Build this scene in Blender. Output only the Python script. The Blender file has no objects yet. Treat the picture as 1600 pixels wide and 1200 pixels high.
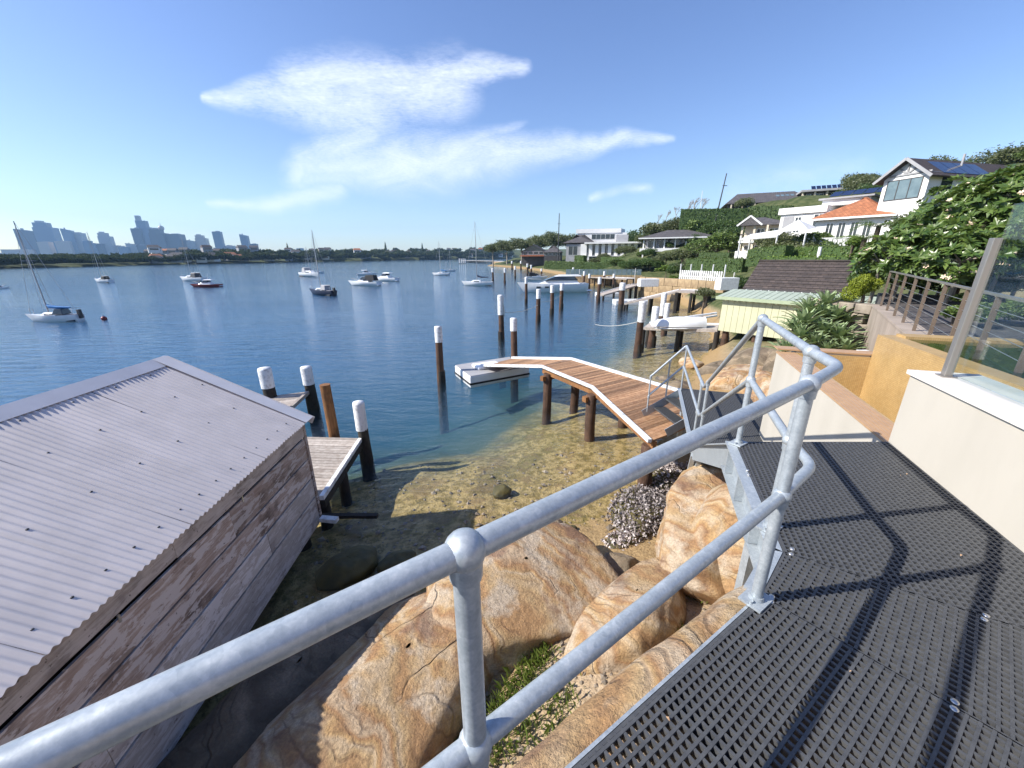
import bpy, math, random
import numpy as np
from mathutils import Vector, Matrix, noise as mnoise

# ------------------------------------------------------------------ camera, sky, sun, exposure
scene = bpy.context.scene
col = scene.collection
PITCH, ROLL, FOC = math.radians(18.4), math.radians(-0.45), 600.0
CAM = Vector((0, 0, 5.3))
Fv = Vector((0, math.cos(PITCH), -math.sin(PITCH)))
U0 = Vector((0, math.sin(PITCH), math.cos(PITCH)))
R0 = Vector((1, 0, 0))
Rv = R0 * math.cos(ROLL) + U0 * math.sin(ROLL)
Uv = U0 * math.cos(ROLL) - R0 * math.sin(ROLL)
cam_data = bpy.data.cameras.new('camera')
cam_data.sensor_width = 36.0
cam_data.lens = 36.0 * FOC / 1600.0
cam_data.clip_start = 0.02
cam_data.clip_end = 20000
cam = bpy.data.objects.new('camera', cam_data)
col.objects.link(cam)
M = Matrix.Identity(4)
for i in range(3):
    M[i][0], M[i][1], M[i][2], M[i][3] = Rv[i], Uv[i], -Fv[i], CAM[i]
cam.matrix_world = M
scene.camera = cam

SUN_EL, SUN_AZ = math.radians(38.5), math.radians(-98.0)      # azimuth measured from +Y towards +X
sun_dir = Vector((math.sin(SUN_AZ) * math.cos(SUN_EL), math.cos(SUN_AZ) * math.cos(SUN_EL), math.sin(SUN_EL)))
sl = bpy.data.lights.new('sun', 'SUN')
sl.energy = 4.2
sl.angle = math.radians(0.53)
sl.color = (1.0, 0.95, 0.87)
so = bpy.data.objects.new('sun', sl)
so.rotation_euler = (-sun_dir).to_track_quat('-Z', 'Y').to_euler()
so.location = sun_dir * 60
col.objects.link(so)

scene.view_settings.view_transform = 'Standard'
scene.view_settings.look = 'None'
scene.view_settings.gamma = 1.0
scene.view_settings.use_curve_mapping = False
scene.view_settings.exposure = 0.95
scene.cycles.max_bounces = 8
scene.cycles.transparent_max_bounces = 16
scene.cycles.volume_bounces = 0
scene.cycles.caustics_reflective = False
scene.cycles.caustics_refractive = False
scene.cycles.use_denoising = True

world = bpy.data.worlds.new('World')
scene.world = world
world.cycles.sampling_method = 'MANUAL'
world.cycles.sample_map_resolution = 256
world.use_nodes = True
wn = world.node_tree
wn.nodes.clear()

class NT:
    """small helper for wiring shader nodes"""
    def __init__(s, tree): s.t = tree
    def n(s, typ, **kw):
        nd = s.t.nodes.new(typ)
        for k, v in kw.items():
            setattr(nd, k, v)
        return nd
    def put(s, sock, v):
        if isinstance(v, bpy.types.NodeSocket): s.t.links.new(v, sock)
        elif v is not None: sock.default_value = v
    def math(s, op, a, b=None, c=None, clamp=False):
        nd = s.n('ShaderNodeMath', operation=op, use_clamp=clamp)
        s.put(nd.inputs[0], a); s.put(nd.inputs[1], b); s.put(nd.inputs[2], c)
        return nd.outputs[0]
    def vmath(s, op, a, b=None, out=0):
        nd = s.n('ShaderNodeVectorMath', operation=op)
        s.put(nd.inputs[0], a); s.put(nd.inputs[1], b)
        return nd.outputs[out]
    def noise(s, vec, scale, detail=4, rough=0.55, dist=0.0):
        nd = s.n('ShaderNodeTexNoise')
        s.put(nd.inputs['Vector'], vec)
        nd.inputs['Scale'].default_value = scale
        nd.inputs['Detail'].default_value = detail
        nd.inputs['Roughness'].default_value = rough
        nd.inputs['Distortion'].default_value = dist
        return nd.outputs['Fac']
    def ramp(s, fac, stops, interp='LINEAR'):
        nd = s.n('ShaderNodeValToRGB')
        cr = nd.color_ramp
        cr.interpolation = interp
        while len(cr.elements) < len(stops): cr.elements.new(0.5)
        for e, (p, c) in zip(cr.elements, stops):
            e.position = p
            e.color = (c, c, c, 1) if isinstance(c, (int, float)) else (c[0], c[1], c[2], 1)
        s.put(nd.inputs[0], fac)
        return nd.outputs[0]
    def mix(s, fac, a, b, mode='MIX'):
        nd = s.n('ShaderNodeMix', data_type='RGBA', blend_type=mode)
        s.put(nd.inputs[0], fac)
        for sock, v in ((nd.inputs[6], a), (nd.inputs[7], b)):
            s.put(sock, (*v, 1) if isinstance(v, tuple) and len(v) == 3 else v)
        return nd.outputs[2]
    def scale(s, vec, xyz):
        nd = s.n('ShaderNodeMapping')
        s.put(nd.inputs[0], vec)
        nd.inputs['Scale'].default_value = xyz
        return nd.outputs[0]
    def bump(s, h, strength, dist, normal=None):
        nd = s.n('ShaderNodeBump')
        nd.inputs['Strength'].default_value = strength
        nd.inputs['Distance'].default_value = dist
        s.put(nd.inputs['Height'], h)
        if normal is not None: s.put(nd.inputs['Normal'], normal)
        return nd.outputs[0]

def build_world():
    w = NT(wn)
    sky = w.n('ShaderNodeTexSky', sky_type='NISHITA')
    sky.sun_disc = False
    sky.sun_elevation = SUN_EL
    sky.sun_rotation = SUN_AZ % (2 * math.pi)
    sky.altitude = 10
    sky.air_density = 1.0
    sky.dust_density = 0.5
    sky.ozone_density = 3.0
    hs = w.n('ShaderNodeHueSaturation'); hs.inputs['Saturation'].default_value = 1.10; hs.inputs['Hue'].default_value = 0.513
    wn.links.new(sky.outputs[0], hs.inputs['Color'])
    bg = w.n('ShaderNodeBackground')
    wn.links.new(hs.outputs[0], bg.inputs[0])
    bg.inputs[1].default_value = 0.104
    # thin high cloud: a sheet pattern on the direction of view (direction from the origin, not the screen)
    geo = w.n('ShaderNodeTexCoord')
    d = geo.outputs['Generated']
    sep = w.n('ShaderNodeSeparateXYZ')
    wn.links.new(d, sep.inputs[0])
    yy = w.math('MAXIMUM', sep.outputs[1], 0.02)
    a = w.math('DIVIDE', sep.outputs[0], yy)
    e = w.math('DIVIDE', sep.outputs[2], yy)
    cmb = w.n('ShaderNodeCombineXYZ')
    wn.links.new(a, cmb.inputs[0]); wn.links.new(e, cmb.inputs[1])
    p = cmb.outputs[0]
    # altitude-sheet coordinates for the ripple texture
    zz = w.math('MAXIMUM', sep.outputs[2], 0.03)
    c2 = w.n('ShaderNodeCombineXYZ')
    wn.links.new(w.math('DIVIDE', sep.outputs[0], zz), c2.inputs[0])
    wn.links.new(w.math('DIVIDE', sep.outputs[1], zz), c2.inputs[1])
    q = c2.outputs[0]
    nd1 = w.n('ShaderNodeTexNoise'); wn.links.new(p, nd1.inputs['Vector'])
    nd1.inputs['Scale'].default_value = 5.0; nd1.inputs['Detail'].default_value = 3
    warp = w.vmath('SCALE', w.vmath('SUBTRACT', nd1.outputs['Color'], (0.5, 0.5, 0.5)))
    warp.node.inputs['Scale'].default_value = 0.075
    pw = w.vmath('ADD', p, warp)
    def dirxy(u, v):
        r = Fv + Rv * ((u - 800) / FOC) - Uv * ((v - 600) / FOC)
        return r.x / r.y, r.z / r.y
    caps = [((316, 146), (570, 165), 5, 50, 1.0), ((470, 124), (815, 107), 30, 9, .95), ((560, 150), (700, 138), 46, 36, .9), ((575, 212), (462, 275), 22, 22, .9),
            ((470, 262), (700, 257), 22, 36, 1.0), ((690, 255), (1050, 213), 36, 5, .95), ((720, 228), (830, 186), 16, 5, .7), ((525, 296), (330, 322), 17, 5, .8),
            ((925, 307), (1012, 296), 5, 7, .7), ((1150, 290), (1340, 265), 20, 22, .3)]
    acc = None
    for A, B, r0, r1, wt in caps:
        ax, ay = dirxy(*A); bx_, by_ = dirxy(*B)
        ba = Vector((bx_ - ax, by_ - ay, 0)); L2 = ba.length_squared
        pa = w.vmath('SUBTRACT', pw, (ax, ay, 0))
        h = w.math('DIVIDE', w.vmath('DOT_PRODUCT', pa, tuple(ba), out=1), L2, clamp=True)
        sc = w.n('ShaderNodeVectorMath', operation='SCALE'); sc.inputs[0].default_value = tuple(ba)
        wn.links.new(h, sc.inputs['Scale'])
        dist = w.vmath('LENGTH', w.vmath('SUBTRACT', pa, sc.outputs[0]), out=1)
        rr = w.math('MULTIPLY_ADD', h, (r1 - r0) / FOC * 1.45, r0 / FOC * 1.45)
        m = w.math('MULTIPLY', w.math('SUBTRACT', 1.0, w.math('DIVIDE', dist, rr), clamp=True), wt)
        acc = m if acc is None else w.math('MAXIMUM', acc, m)
    fine = w.noise(w.scale(p, (1.0, 2.4, 1.0)), 7.0, 6, 0.66, 0.9)
    cell = w.noise(w.scale(q, (1.0, 1.3, 1.0)), 22.0, 3, 0.65)
    tex = w.math('ADD', w.math('MULTIPLY', fine, 0.62), w.math('MULTIPLY', cell, 0.38))
    den = w.math('MULTIPLY', w.ramp(acc, [(0.0, 0.0), (0.25, 0.45), (0.6, 0.95), (1.0, 1.0)]),
                 w.ramp(w.math('ADD', tex, w.math('MULTIPLY', acc, 0.26)), [(0.40, 0.0), (0.62, 0.45), (0.92, 1.0)]))
    den = w.math('MULTIPLY', den, 0.78)
    front = w.math('GREATER_THAN', sep.outputs[1], 0.05)
    den = w.math('MULTIPLY', den, front)
    cb = w.n('ShaderNodeBackground')
    cb.inputs[0].default_value = (0.86, 0.90, 1.0, 1); cb.inputs[1].default_value = 0.82
    mx = w.n('ShaderNodeMixShader')
    wn.links.new(den, mx.inputs[0]); wn.links.new(bg.outputs[0], mx.inputs[1]); wn.links.new(cb.outputs[0], mx.inputs[2])
    out = w.n('ShaderNodeOutputWorld')
    wn.links.new(mx.outputs[0], out.inputs[0])
build_world()

# ------------------------------------------------------------------ helpers
rng = random.Random(7)
nrg = np.random.default_rng(11)

def ray(u, v): return Fv + Rv * ((u - 800) / FOC) - Uv * ((v - 600) / FOC)
def P(u, v, z=0.0):                      # point of the horizontal plane z seen at photo pixel (u, v)
    r = ray(u, v); t = (z - CAM.z) / r.z
    return CAM + r * t
def PY(u, v, Y):                         # point at distance Y ahead
    r = ray(u, v); return CAM + r * (Y / r.y)
def zat(u, v, Y): return PY(u, v, Y).z
def V(*a): return Vector(a)
def unit(x, y): l = math.hypot(x, y); return Vector((x / l, y / l, 0))

def tag(o, label=None, cat=None, group=None, kind=None):
    if label: o['label'] = label
    if cat: o['category'] = cat
    if group: o['group'] = group
    if kind: o['kind'] = kind
    return o

def thing(name, label, cat, loc=(0, 0, 0), rotz=0.0, group=None):
    o = bpy.data.objects.new(name, None)
    o.empty_display_size = 0.2
    o.location = loc; o.rotation_euler = (0, 0, rotz)
    col.objects.link(o)
    return tag(o, label, cat, group)

def link(name, me, parent=None, loc=None, rot=None, scale=None):
    o = bpy.data.objects.new(name, me)
    col.objects.link(o)
    if parent is not None: o.parent = parent
    if loc is not None: o.location = loc
    if rot is not None: o.rotation_euler = rot
    if scale is not None: o.scale = scale
    return o

def copy_tree(o, parent=None):
    c = o.copy(); col.objects.link(c); c.parent = parent
    for ch in list(o.children): copy_tree(ch, c)
    return c

class MB:
    """collects shapes; build() links them as one mesh object. World coordinates unless the parent was built locally."""
    def __init__(s): s.v = []; s.f = []; s.s = []
    def add(s, vs, fs, smooth=False):
        b = len(s.v)
        s.v.extend([tuple(x) for x in vs])
        for f in fs: s.f.append(tuple(b + i for i in f)); s.s.append(smooth)
        return s
    def box(s, c, size, ax=None, ay=None, az=None):
        ax = ax or Vector((1, 0, 0)); ay = ay or Vector((0, 1, 0)); az = az or Vector((0, 0, 1))
        c = Vector(c); hx, hy, hz = size[0] / 2, size[1] / 2, size[2] / 2
        vs = [c + ax * (i * hx) + ay * (j * hy) + az * (k * hz) for k in (-1, 1) for j in (-1, 1) for i in (-1, 1)]
        return s.add(vs, [(0, 2, 3, 1), (4, 5, 7, 6), (0, 1, 5, 4), (2, 6, 7, 3), (0, 4, 6, 2), (1, 3, 7, 5)])
    def bar(s, p0, p1, w, h, up=Vector((0, 0, 1))):
        p0 = Vector(p0); p1 = Vector(p1); d = (p1 - p0)
        L = d.length
        if L < 1e-6: return s
        d /= L
        side = d.cross(up)
        side = Vector((1, 0, 0)) if side.length < 1e-5 else side.normalized()
        return s.box((p0 + p1) / 2, (L, w, h), d, side, side.cross(d).normalized())
    def tube(s, pts, r, n=12, caps=True, smooth=True):
        pts = [Vector(p) for p in pts]
        rs = r if isinstance(r, (list, tuple)) else [r] * len(pts)
        rings = []
        prev = None
        for i, p in enumerate(pts):
            d = (pts[min(i + 1, len(pts) - 1)] - pts[max(i - 1, 0)]).normalized()
            if prev is None:
                a = Vector((0, 0, 1)) if abs(d.z) < 0.9 else Vector((1, 0, 0))
                x = d.cross(a).normalized()
            else:
                x = (prev - d * prev.dot(d)).normalized()
            prev = x
            y = d.cross(x)
            rings.append([p + (x * math.cos(2 * math.pi * k / n) + y * math.sin(2 * math.pi * k / n)) * rs[i] for k in range(n)])
        vs = [q for rg in rings for q in rg]
        fs = [(i * n + k, i * n + (k + 1) % n, (i + 1) * n + (k + 1) % n, (i + 1) * n + k) for i in range(len(pts) - 1) for k in range(n)]
        s.add(vs, fs, smooth)
        if caps:
            s.add(rings[0], [tuple(reversed(range(n)))]); s.add(rings[-1], [tuple(range(n))])
        return s
    def ball(s, c, r, n=12, m=8, sc=(1, 1, 1)):
        c = Vector(c); vs = [c + Vector((0, 0, r * sc[2]))]
        for i in range(1, m):
            t = math.pi * i / m
            for k in range(n):
                a = 2 * math.pi * k / n
                vs.append(c + Vector((r * sc[0] * math.sin(t) * math.cos(a), r * sc[1] * math.sin(t) * math.sin(a), r * sc[2] * math.cos(t))))
        vs.append(c - Vector((0, 0, r * sc[2])))
        fs = [(0, 1 + k, 1 + (k + 1) % n) for k in range(n)]
        for i in range(m - 2):
            for k in range(n):
                a = 1 + i * n + k; b = 1 + i * n + (k + 1) % n
                fs.append((a, a + n, b + n, b))
        last = len(vs) - 1; o = 1 + (m - 2) * n
        fs += [(last, o + (k + 1) % n, o + k) for k in range(n)]
        return s.add(vs, fs, True)
    def prism(s, pts, z0, z1):            # vertical prism over a polygon in plan (z0/z1 numbers or per-point lists)
        n = len(pts)
        area = sum(pts[i][0] * pts[(i + 1) % n][1] - pts[(i + 1) % n][0] * pts[i][1] for i in range(n))
        idx = list(range(n)) if area > 0 else list(reversed(range(n)))
        g = lambda z, i: z[i] if isinstance(z, (list, tuple)) else z
        vs = [(pts[i][0], pts[i][1], g(z0, i)) for i in idx] + [(pts[i][0], pts[i][1], g(z1, i)) for i in idx]
        fs = [tuple(reversed(range(n))), tuple(range(n, 2 * n))] + [(i, (i + 1) % n, n + (i + 1) % n, n + i) for i in range(n)]
        return s.add(vs, fs)
    def slab(s, quad, th):                # a plate: polygon of 3-D points, thickened along its normal (downwards)
        q = [Vector(p) for p in quad]
        nrm = (q[1] - q[0]).cross(q[2] - q[0]).normalized()
        if nrm.z < 0: q.reverse(); nrm = -nrm
        n = len(q)
        vs = q + [p - nrm * th for p in q]
        fs = [tuple(range(n)), tuple(reversed(range(n, 2 * n)))] + [(i, n + i, n + (i + 1) % n, (i + 1) % n) for i in range(n)]
        return s.add(vs, fs)
    def build(s, name, mat, parent=None, local=False, bevel=0.0, loc=None):
        me = bpy.data.meshes.new(name)
        off = Vector((0, 0, 0))
        if parent is not None and not local:
            q = parent
            while q is not None: off += q.location; q = q.parent
        if loc is not None: off = Vector(loc)
        me.from_pydata([(x - off.x, y - off.y, z - off.z) for x, y, z in s.v], [], s.f)
        me.polygons.foreach_set('use_smooth', s.s)
        me.materials.append(mat)
        me.update()
        o = link(name, me, parent, loc=loc)
        if bevel > 0:
            b = o.modifiers.new('bevel', 'BEVEL'); b.width = bevel; b.segments = 2; b.limit_method = 'ANGLE'
        return o

def np_mesh(name, verts, faces_flat, n_per, mat, smooth=False):
    """fast mesh from arrays: verts (N,3), faces_flat ints, n_per vertices per face"""
    me = bpy.data.meshes.new(name)
    nf = len(faces_flat) // n_per
    me.vertices.add(len(verts)); me.vertices.foreach_set('co', np.asarray(verts, dtype=np.float32).ravel())
    me.loops.add(len(faces_flat)); me.loops.foreach_set('vertex_index', np.asarray(faces_flat, dtype=np.int32))
    me.polygons.add(nf)
    me.polygons.foreach_set('loop_start', np.arange(0, nf * n_per, n_per, dtype=np.int32))
    me.polygons.foreach_set('use_smooth', np.full(nf, smooth))
    me.materials.append(mat)
    me.update(calc_edges=True)
    me.validate()
    return me

def clip_line(poly, p, d):               # part of the line p + t d inside a convex polygon in plan
    t0, t1 = -1e9, 1e9
    n = len(poly)
    area = sum(poly[i][0] * poly[(i + 1) % n][1] - poly[(i + 1) % n][0] * poly[i][1] for i in range(n))
    for i in range(n):
        a = poly[i]; b = poly[(i + 1) % n]
        ex, ey = b[0] - a[0], b[1] - a[1]
        nx, ny = (-ey, ex) if area > 0 else (ey, -ex)
        den = nx * d[0] + ny * d[1]; num = nx * (p[0] - a[0]) + ny * (p[1] - a[1])
        if abs(den) < 1e-9:
            if num < 0: return None
            continue
        t = -num / den
        if den > 0: t0 = max(t0, t)
        else: t1 = min(t1, t)
    return (t0, t1) if t1 > t0 else None

# ------------------------------------------------------------------ materials
MATS = {}
def new_mat(name):
    m = bpy.data.materials.new(name); m.use_nodes = True
    t = m.node_tree; t.nodes.clear()
    w = NT(t)
    out = w.n('ShaderNodeOutputMaterial')
    b = w.n('ShaderNodeBsdfPrincipled')
    t.links.new(b.outputs[0], out.inputs[0])
    MATS[name] = m
    return m, w, b, out

def simple(name, c1, c2=None, rough=0.6, scale=6.0, bump=0.0, bscale=None, metal=0.0, stretch=(1, 1, 1), spec=0.5, lo=0.35, hi=0.65, coords='Object', island=0.0, detail=5):
    m, w, b, out = new_mat(name)
    tc = w.n('ShaderNodeTexCoord')
    if coords == 'World':
        g = w.n('ShaderNodeNewGeometry'); vec = g.outputs['Position']
    else: vec = tc.outputs[coords]
    v = w.scale(vec, stretch)
    c2 = c2 or tuple(x * 0.8 for x in c1)
    nz = w.noise(v, scale, detail)
    colr = w.mix(w.ramp(nz, [(lo, 0.0), (hi, 1.0)]), c1, c2)
    if island > 0:
        gi = w.n('ShaderNodeNewGeometry')
        colr = w.mix(1.0, colr, w.ramp(gi.outputs['Random Per Island'], [(0, 1 - island), (1, 1 + island)]), 'MULTIPLY')
        oi = w.n('ShaderNodeObjectInfo')
        colr = w.mix(1.0, colr, w.ramp(oi.outputs['Random'], [(0, 1 - island), (1, 1 + island * .6)]), 'MULTIPLY')
    w.put(b.inputs['Base Color'], colr)
    b.inputs['Roughness'].default_value = rough
    b.inputs['Metallic'].default_value = metal
    b.inputs['Specular IOR Level'].default_value = spec
    if bump > 0:
        w.put(b.inputs['Normal'], w.bump(w.noise(v, bscale or scale * 3, 5), 0.6, bump))
    return m

def leaf_mat(name, c1, c2, trans=0.25, rough=0.45, spec=0.4):
    m, w, b, out = new_mat(name)
    g = w.n('ShaderNodeNewGeometry')
    oi = w.n('ShaderNodeObjectInfo')
    nz = w.noise(g.outputs['Position'], 0.9, 3)
    f = w.math('ADD', w.math('MULTIPLY', g.outputs['Random Per Island'], 0.75), w.math('MULTIPLY', nz, 0.35), clamp=True)
    c = w.mix(f, c1, c2)
    c = w.mix(1.0, c, w.ramp(oi.outputs['Random'], [(0, 0.8), (1, 1.15)]), 'MULTIPLY')
    w.put(b.inputs['Base Color'], c)
    b.inputs['Roughness'].default_value = rough
    b.inputs['Specular IOR Level'].default_value = spec
    tr = w.n('ShaderNodeBsdfTranslucent')
    w.put(tr.inputs[0], w.mix(0.5, c, (0.25, 0.35, 0.05)))
    mx = w.n('ShaderNodeMixShader'); mx.inputs[0].default_value = trans
    m.node_tree.links.new(b.outputs[0], mx.inputs[1]); m.node_tree.links.new(tr.outputs[0], mx.inputs[2])
    m.node_tree.links.new(mx.outputs[0], out.inputs[0])
    return m

def wood(name, c1, c2, dark, grain=(1, 14, 14), scale=3.0, rough=0.75, bump=0.004, stain=0.5, island=0.18, peel=None):
    m, w, b, out = new_mat(name)
    tc = w.n('ShaderNodeTexCoord')
    oi = w.n('ShaderNodeObjectInfo')
    off = w.n('ShaderNodeVectorMath', operation='ADD')
    w.put(off.inputs[0], tc.outputs['Object'])
    sc = w.n('ShaderNodeVectorMath', operation='SCALE'); sc.inputs[0].default_value = (37.0, 11.0, 23.0)
    w.put(sc.inputs['Scale'], oi.outputs['Random']); w.put(off.inputs[1], sc.outputs[0])
    v = w.scale(off.outputs[0], grain)
    nz = w.noise(v, scale, 6, 0.6, 0.3)
    big = w.noise(off.outputs[0], 1.7, 4, 0.6)
    c = w.mix(w.ramp(nz, [(0.35, 0.0), (0.62, 1.0)]), c1, c2)
    c = w.mix(w.math('MULTIPLY', w.ramp(big, [(0.5, 0.0), (0.68, 1.0)]), stain), c, dark)
    if peel is not None:
        pm = w.noise(w.scale(off.outputs[0], tuple(max(1.0, g * .28) for g in grain)), 2.6, 6, .68, .4)
        c = w.mix(w.ramp(pm, [(0.50, 0.0), (0.535, peel[3])]), c, peel[:3])
        sp_ = w.noise(off.outputs[0], 17, 3, .6)
        c = w.mix(w.ramp(sp_, [(0.66, 0.0), (0.70, .7)]), c, dark)
    c = w.mix(1.0, c, w.ramp(oi.outputs['Random'], [(0, 1 - island), (1, 1 + island)]), 'MULTIPLY')
    w.put(b.inputs['Base Color'], c)
    b.inputs['Roughness'].default_value = rough
    b.inputs['Specular IOR Level'].default_value = 0.25
    w.put(b.inputs['Normal'], w.bump(nz, 0.8, bump))
    return m

def schlick(w, f0, nb=None):
    lw = w.n('ShaderNodeLayerWeight'); lw.inputs[0].default_value = 0.5
    if nb is not None: w.put(lw.inputs['Normal'], nb)
    return w.math('ADD', w.math('MULTIPLY', w.math('POWER', lw.outputs['Facing'], 5.0), 1 - f0), f0, clamp=True)

def make_materials():
    simple('white_paint', (0.80, 0.80, 0.79), (0.66, 0.66, 0.64), 0.45, 5, 0.001)
    simple('weathered_white', (0.74, 0.75, 0.76), (0.40, 0.40, 0.39), 0.65, 7, 0.004, 30, lo=.48, hi=.72)
    simple('gelcoat', (0.82, 0.83, 0.84), (0.74, 0.75, 0.76), 0.2, 2)
    simple('navy', (0.012, 0.018, 0.045), (0.02, 0.03, 0.06), 0.35)
    simple('boat_red', (0.22, 0.02, 0.02), (0.15, 0.02, 0.02), 0.4)
    simple('antifoul', (0.02, 0.03, 0.05), (0.03, 0.04, 0.04), 0.8)
    simple('canvas_black', (0.015, 0.015, 0.018), (0.03, 0.03, 0.03), 0.8)
    simple('canvas_blue', (0.02, 0.20, 0.50), (0.015, 0.15, 0.40), 0.7)
    simple('dark_metal', (0.03, 0.03, 0.035), (0.05, 0.05, 0.05), 0.45)
    simple('mast_alloy', (0.45, 0.46, 0.48), (0.36, 0.37, 0.39), 0.4, metal=.4)
    simple('rope', (0.60, 0.58, 0.52), (0.45, 0.43, 0.38), 0.9)
    # galvanised steel: blotchy zinc spangle
    m, w, b, out = new_mat('galvanised')
    tc = w.n('ShaderNodeTexCoord')
    vo = w.n('ShaderNodeTexVoronoi'); vo.inputs['Scale'].default_value = 70
    w.put(vo.inputs['Vector'], tc.outputs['Object'])
    n1 = w.noise(tc.outputs['Object'], 14, 6, .6)
    n2 = w.noise(tc.outputs['Object'], 120, 3, .6)
    f = w.math('ADD', w.math('MULTIPLY', w.math('ADD', n1, n2), 0.42), w.math('MULTIPLY', vo.outputs['Color'], 0.16))
    c = w.ramp(f, [(0.34, (0.31, 0.35, 0.38)), (0.56, (0.43, 0.47, 0.495)), (0.72, (0.55, 0.575, 0.59))])
    w.put(b.inputs['Base Color'], c)
    b.inputs['Metallic'].default_value = 0.38
    w.put(b.inputs['Roughness'], w.ramp(n1, [(0.3, 0.34), (0.7, 0.52)]))
    w.put(b.inputs['Normal'], w.bump(w.noise(tc.outputs['Object'], 60, 4), 0.25, 0.0012))
    # moulded grating
    simple('grating', (0.054, 0.056, 0.06), (0.078, 0.08, 0.083), 0.55, 30, 0.0006, 300)
    simple('clip_steel', (0.6, 0.6, 0.6), (0.5, 0.5, 0.5), 0.3, metal=0.8)
    # corrugated roof
    simple('roof_sheet', (0.66, 0.605, 0.58), (0.575, 0.53, 0.51), 0.55, 2.2, 0.0, stretch=(1, 1, 1), island=0.03)
    simple('roof_flashing', (0.66, 0.645, 0.65), (0.60, 0.585, 0.59), 0.5, 3)
    wood('board_grey', (0.46, 0.42, 0.395), (0.33, 0.285, 0.26), (0.055, 0.045, 0.04), (14, 1.0, 14), stain=0.75, peel=(.48, .44, .42, .6))
    wood('board_brown', (0.46, 0.385, 0.345), (0.32, 0.245, 0.205), (0.045, 0.03, 0.025), (14, 1.0, 14), stain=0.8, peel=(.56, .52, .51, .85))
    wood('board_pale', (0.58, 0.54, 0.51), (0.45, 0.395, 0.365), (0.17, 0.13, 0.12), (14, 1.0, 14), stain=0.5, peel=(.70, .67, .67, .7))
    wood('plank_grey', (0.48, 0.43, 0.38), (0.34, 0.29, 0.25), (0.2, 0.15, 0.12), (3, 3, 3), stain=0.3)
    wood('plank_red', (0.39, 0.235, 0.13), (0.28, 0.15, 0.075), (0.16, 0.075, 0.04), (4, 4, 8), stain=0.35, island=0.42, rough=.6)
    wood('timber_dark', (0.12, 0.07, 0.045), (0.07, 0.04, 0.028), (0.02, 0.016, 0.013), (12, 12, 1), stain=0.6)
    wood('timber_orange', (0.30, 0.15, 0.06), (0.19, 0.09, 0.04), (0.06, 0.035, 0.02), (12, 12, 1), stain=0.7)
    wood('timber_black', (0.035, 0.03, 0.026), (0.022, 0.02, 0.018), (0.07, 0.065, 0.05), (5, 5, 2), stain=0.5)
    simple('render_cream', (0.49, 0.455, 0.39), (0.42, 0.39, 0.33), 0.8, 1.3, 0.0012, 160, stretch=(1.5, 1.5, .5), lo=.4, hi=.8)
    simple('stone_cap', (0.70, 0.66, 0.61), (0.62, 0.58, 0.53), 0.6, 7, 0.0005, 80)
    simple('tile_strip', (0.46, 0.29, 0.16), (0.40, 0.25, 0.14), 0.5, 8)
    simple('concrete', (0.40, 0.33, 0.27), (0.28, 0.23, 0.185), 0.85, 2.2, 0.006, 14, stretch=(1, 1, .5), lo=.3, hi=.7)
    simple('old_stone', (0.33, 0.28, 0.22), (0.20, 0.165, 0.13), 0.9, 3, 0.03, 6)
    simple('seawall_stone', (0.42, 0.31, 0.18), (0.27, 0.19, 0.11), 0.9, 1.4, 0.03, 4, island=.15)
    # gold mosaic
    m, w, b, out = new_mat('gold_mosaic')
    tc = w.n('ShaderNodeTexCoord')
    br = w.n('ShaderNodeTexBrick'); br.offset = 0.0
    w.put(br.inputs['Vector'], tc.outputs['UV'])
    br.inputs['Scale'].default_value = 1.0
    br.inputs['Brick Width'].default_value = 0.025; br.inputs['Row Height'].default_value = 0.025
    br.inputs['Mortar Size'].default_value = 0.0016; br.inputs['Bias'].default_value = 0.0
    br.inputs['Color1'].default_value = (0.44, 0.29, 0.115, 1); br.inputs['Color2'].default_value = (0.51, 0.35, 0.155, 1)
    br.inputs['Mortar'].default_value = (0.30, 0.19, 0.09, 1)
    big = w.noise(tc.outputs['Object'], 3, 4)
    w.put(b.inputs['Base Color'], w.mix(1.0, br.outputs['Color'], w.ramp(big, [(.3, .88), (.7, 1.08)]), 'MULTIPLY'))
    b.inputs['Roughness'].default_value = 0.35
    w.put(b.inputs['Normal'], w.bump(br.outputs['Fac'], -0.4, 0.002))
    # glass
    m, w, b, out = new_mat('fence_glass')
    t = m.node_tree
    fr = schlick(w, .09)
    tr = w.n('ShaderNodeBsdfTransparent'); tr.inputs[0].default_value = (0.92, 0.965, 0.95, 1)
    gl = w.n('ShaderNodeBsdfGlossy'); gl.inputs['Roughness'].default_value = 0.02
    mx = w.n('ShaderNodeMixShader')
    t.links.new(fr, mx.inputs[0]); t.links.new(tr.outputs[0], mx.inputs[1]); t.links.new(gl.outputs[0], mx.inputs[2])
    t.links.new(mx.outputs[0], out.inputs[0])
    simple('brushed_steel', (0.40, 0.37, 0.33), (0.33, 0.30, 0.27), 0.38, 20, stretch=(1, 1, .05), metal=.7)
    simple('bronze_post', (0.20, 0.15, 0.11), (0.15, 0.11, 0.08), 0.5, metal=.3)
    simple('window_glass', (0.020, 0.028, 0.036), (0.035, 0.045, 0.055), 0.06, 1.2, spec=.8)
    simple('window_glass_pale', (0.16, 0.22, 0.24), (0.11, 0.16, 0.18), 0.06, 1.2, spec=.8)
    simple('house_white', (0.80, 0.79, 0.77), (0.74, 0.73, 0.71), 0.7, 1.0)
    simple('house_cream', (0.68, 0.60, 0.47), (0.62, 0.54, 0.42), 0.8, 1.0)
    simple('house_grey', (0.36, 0.36, 0.37), (0.30, 0.30, 0.31), 0.8, 1.0)
    simple('house_dark', (0.07, 0.065, 0.065), (0.05, 0.045, 0.045), 0.7, 1.0)
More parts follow.
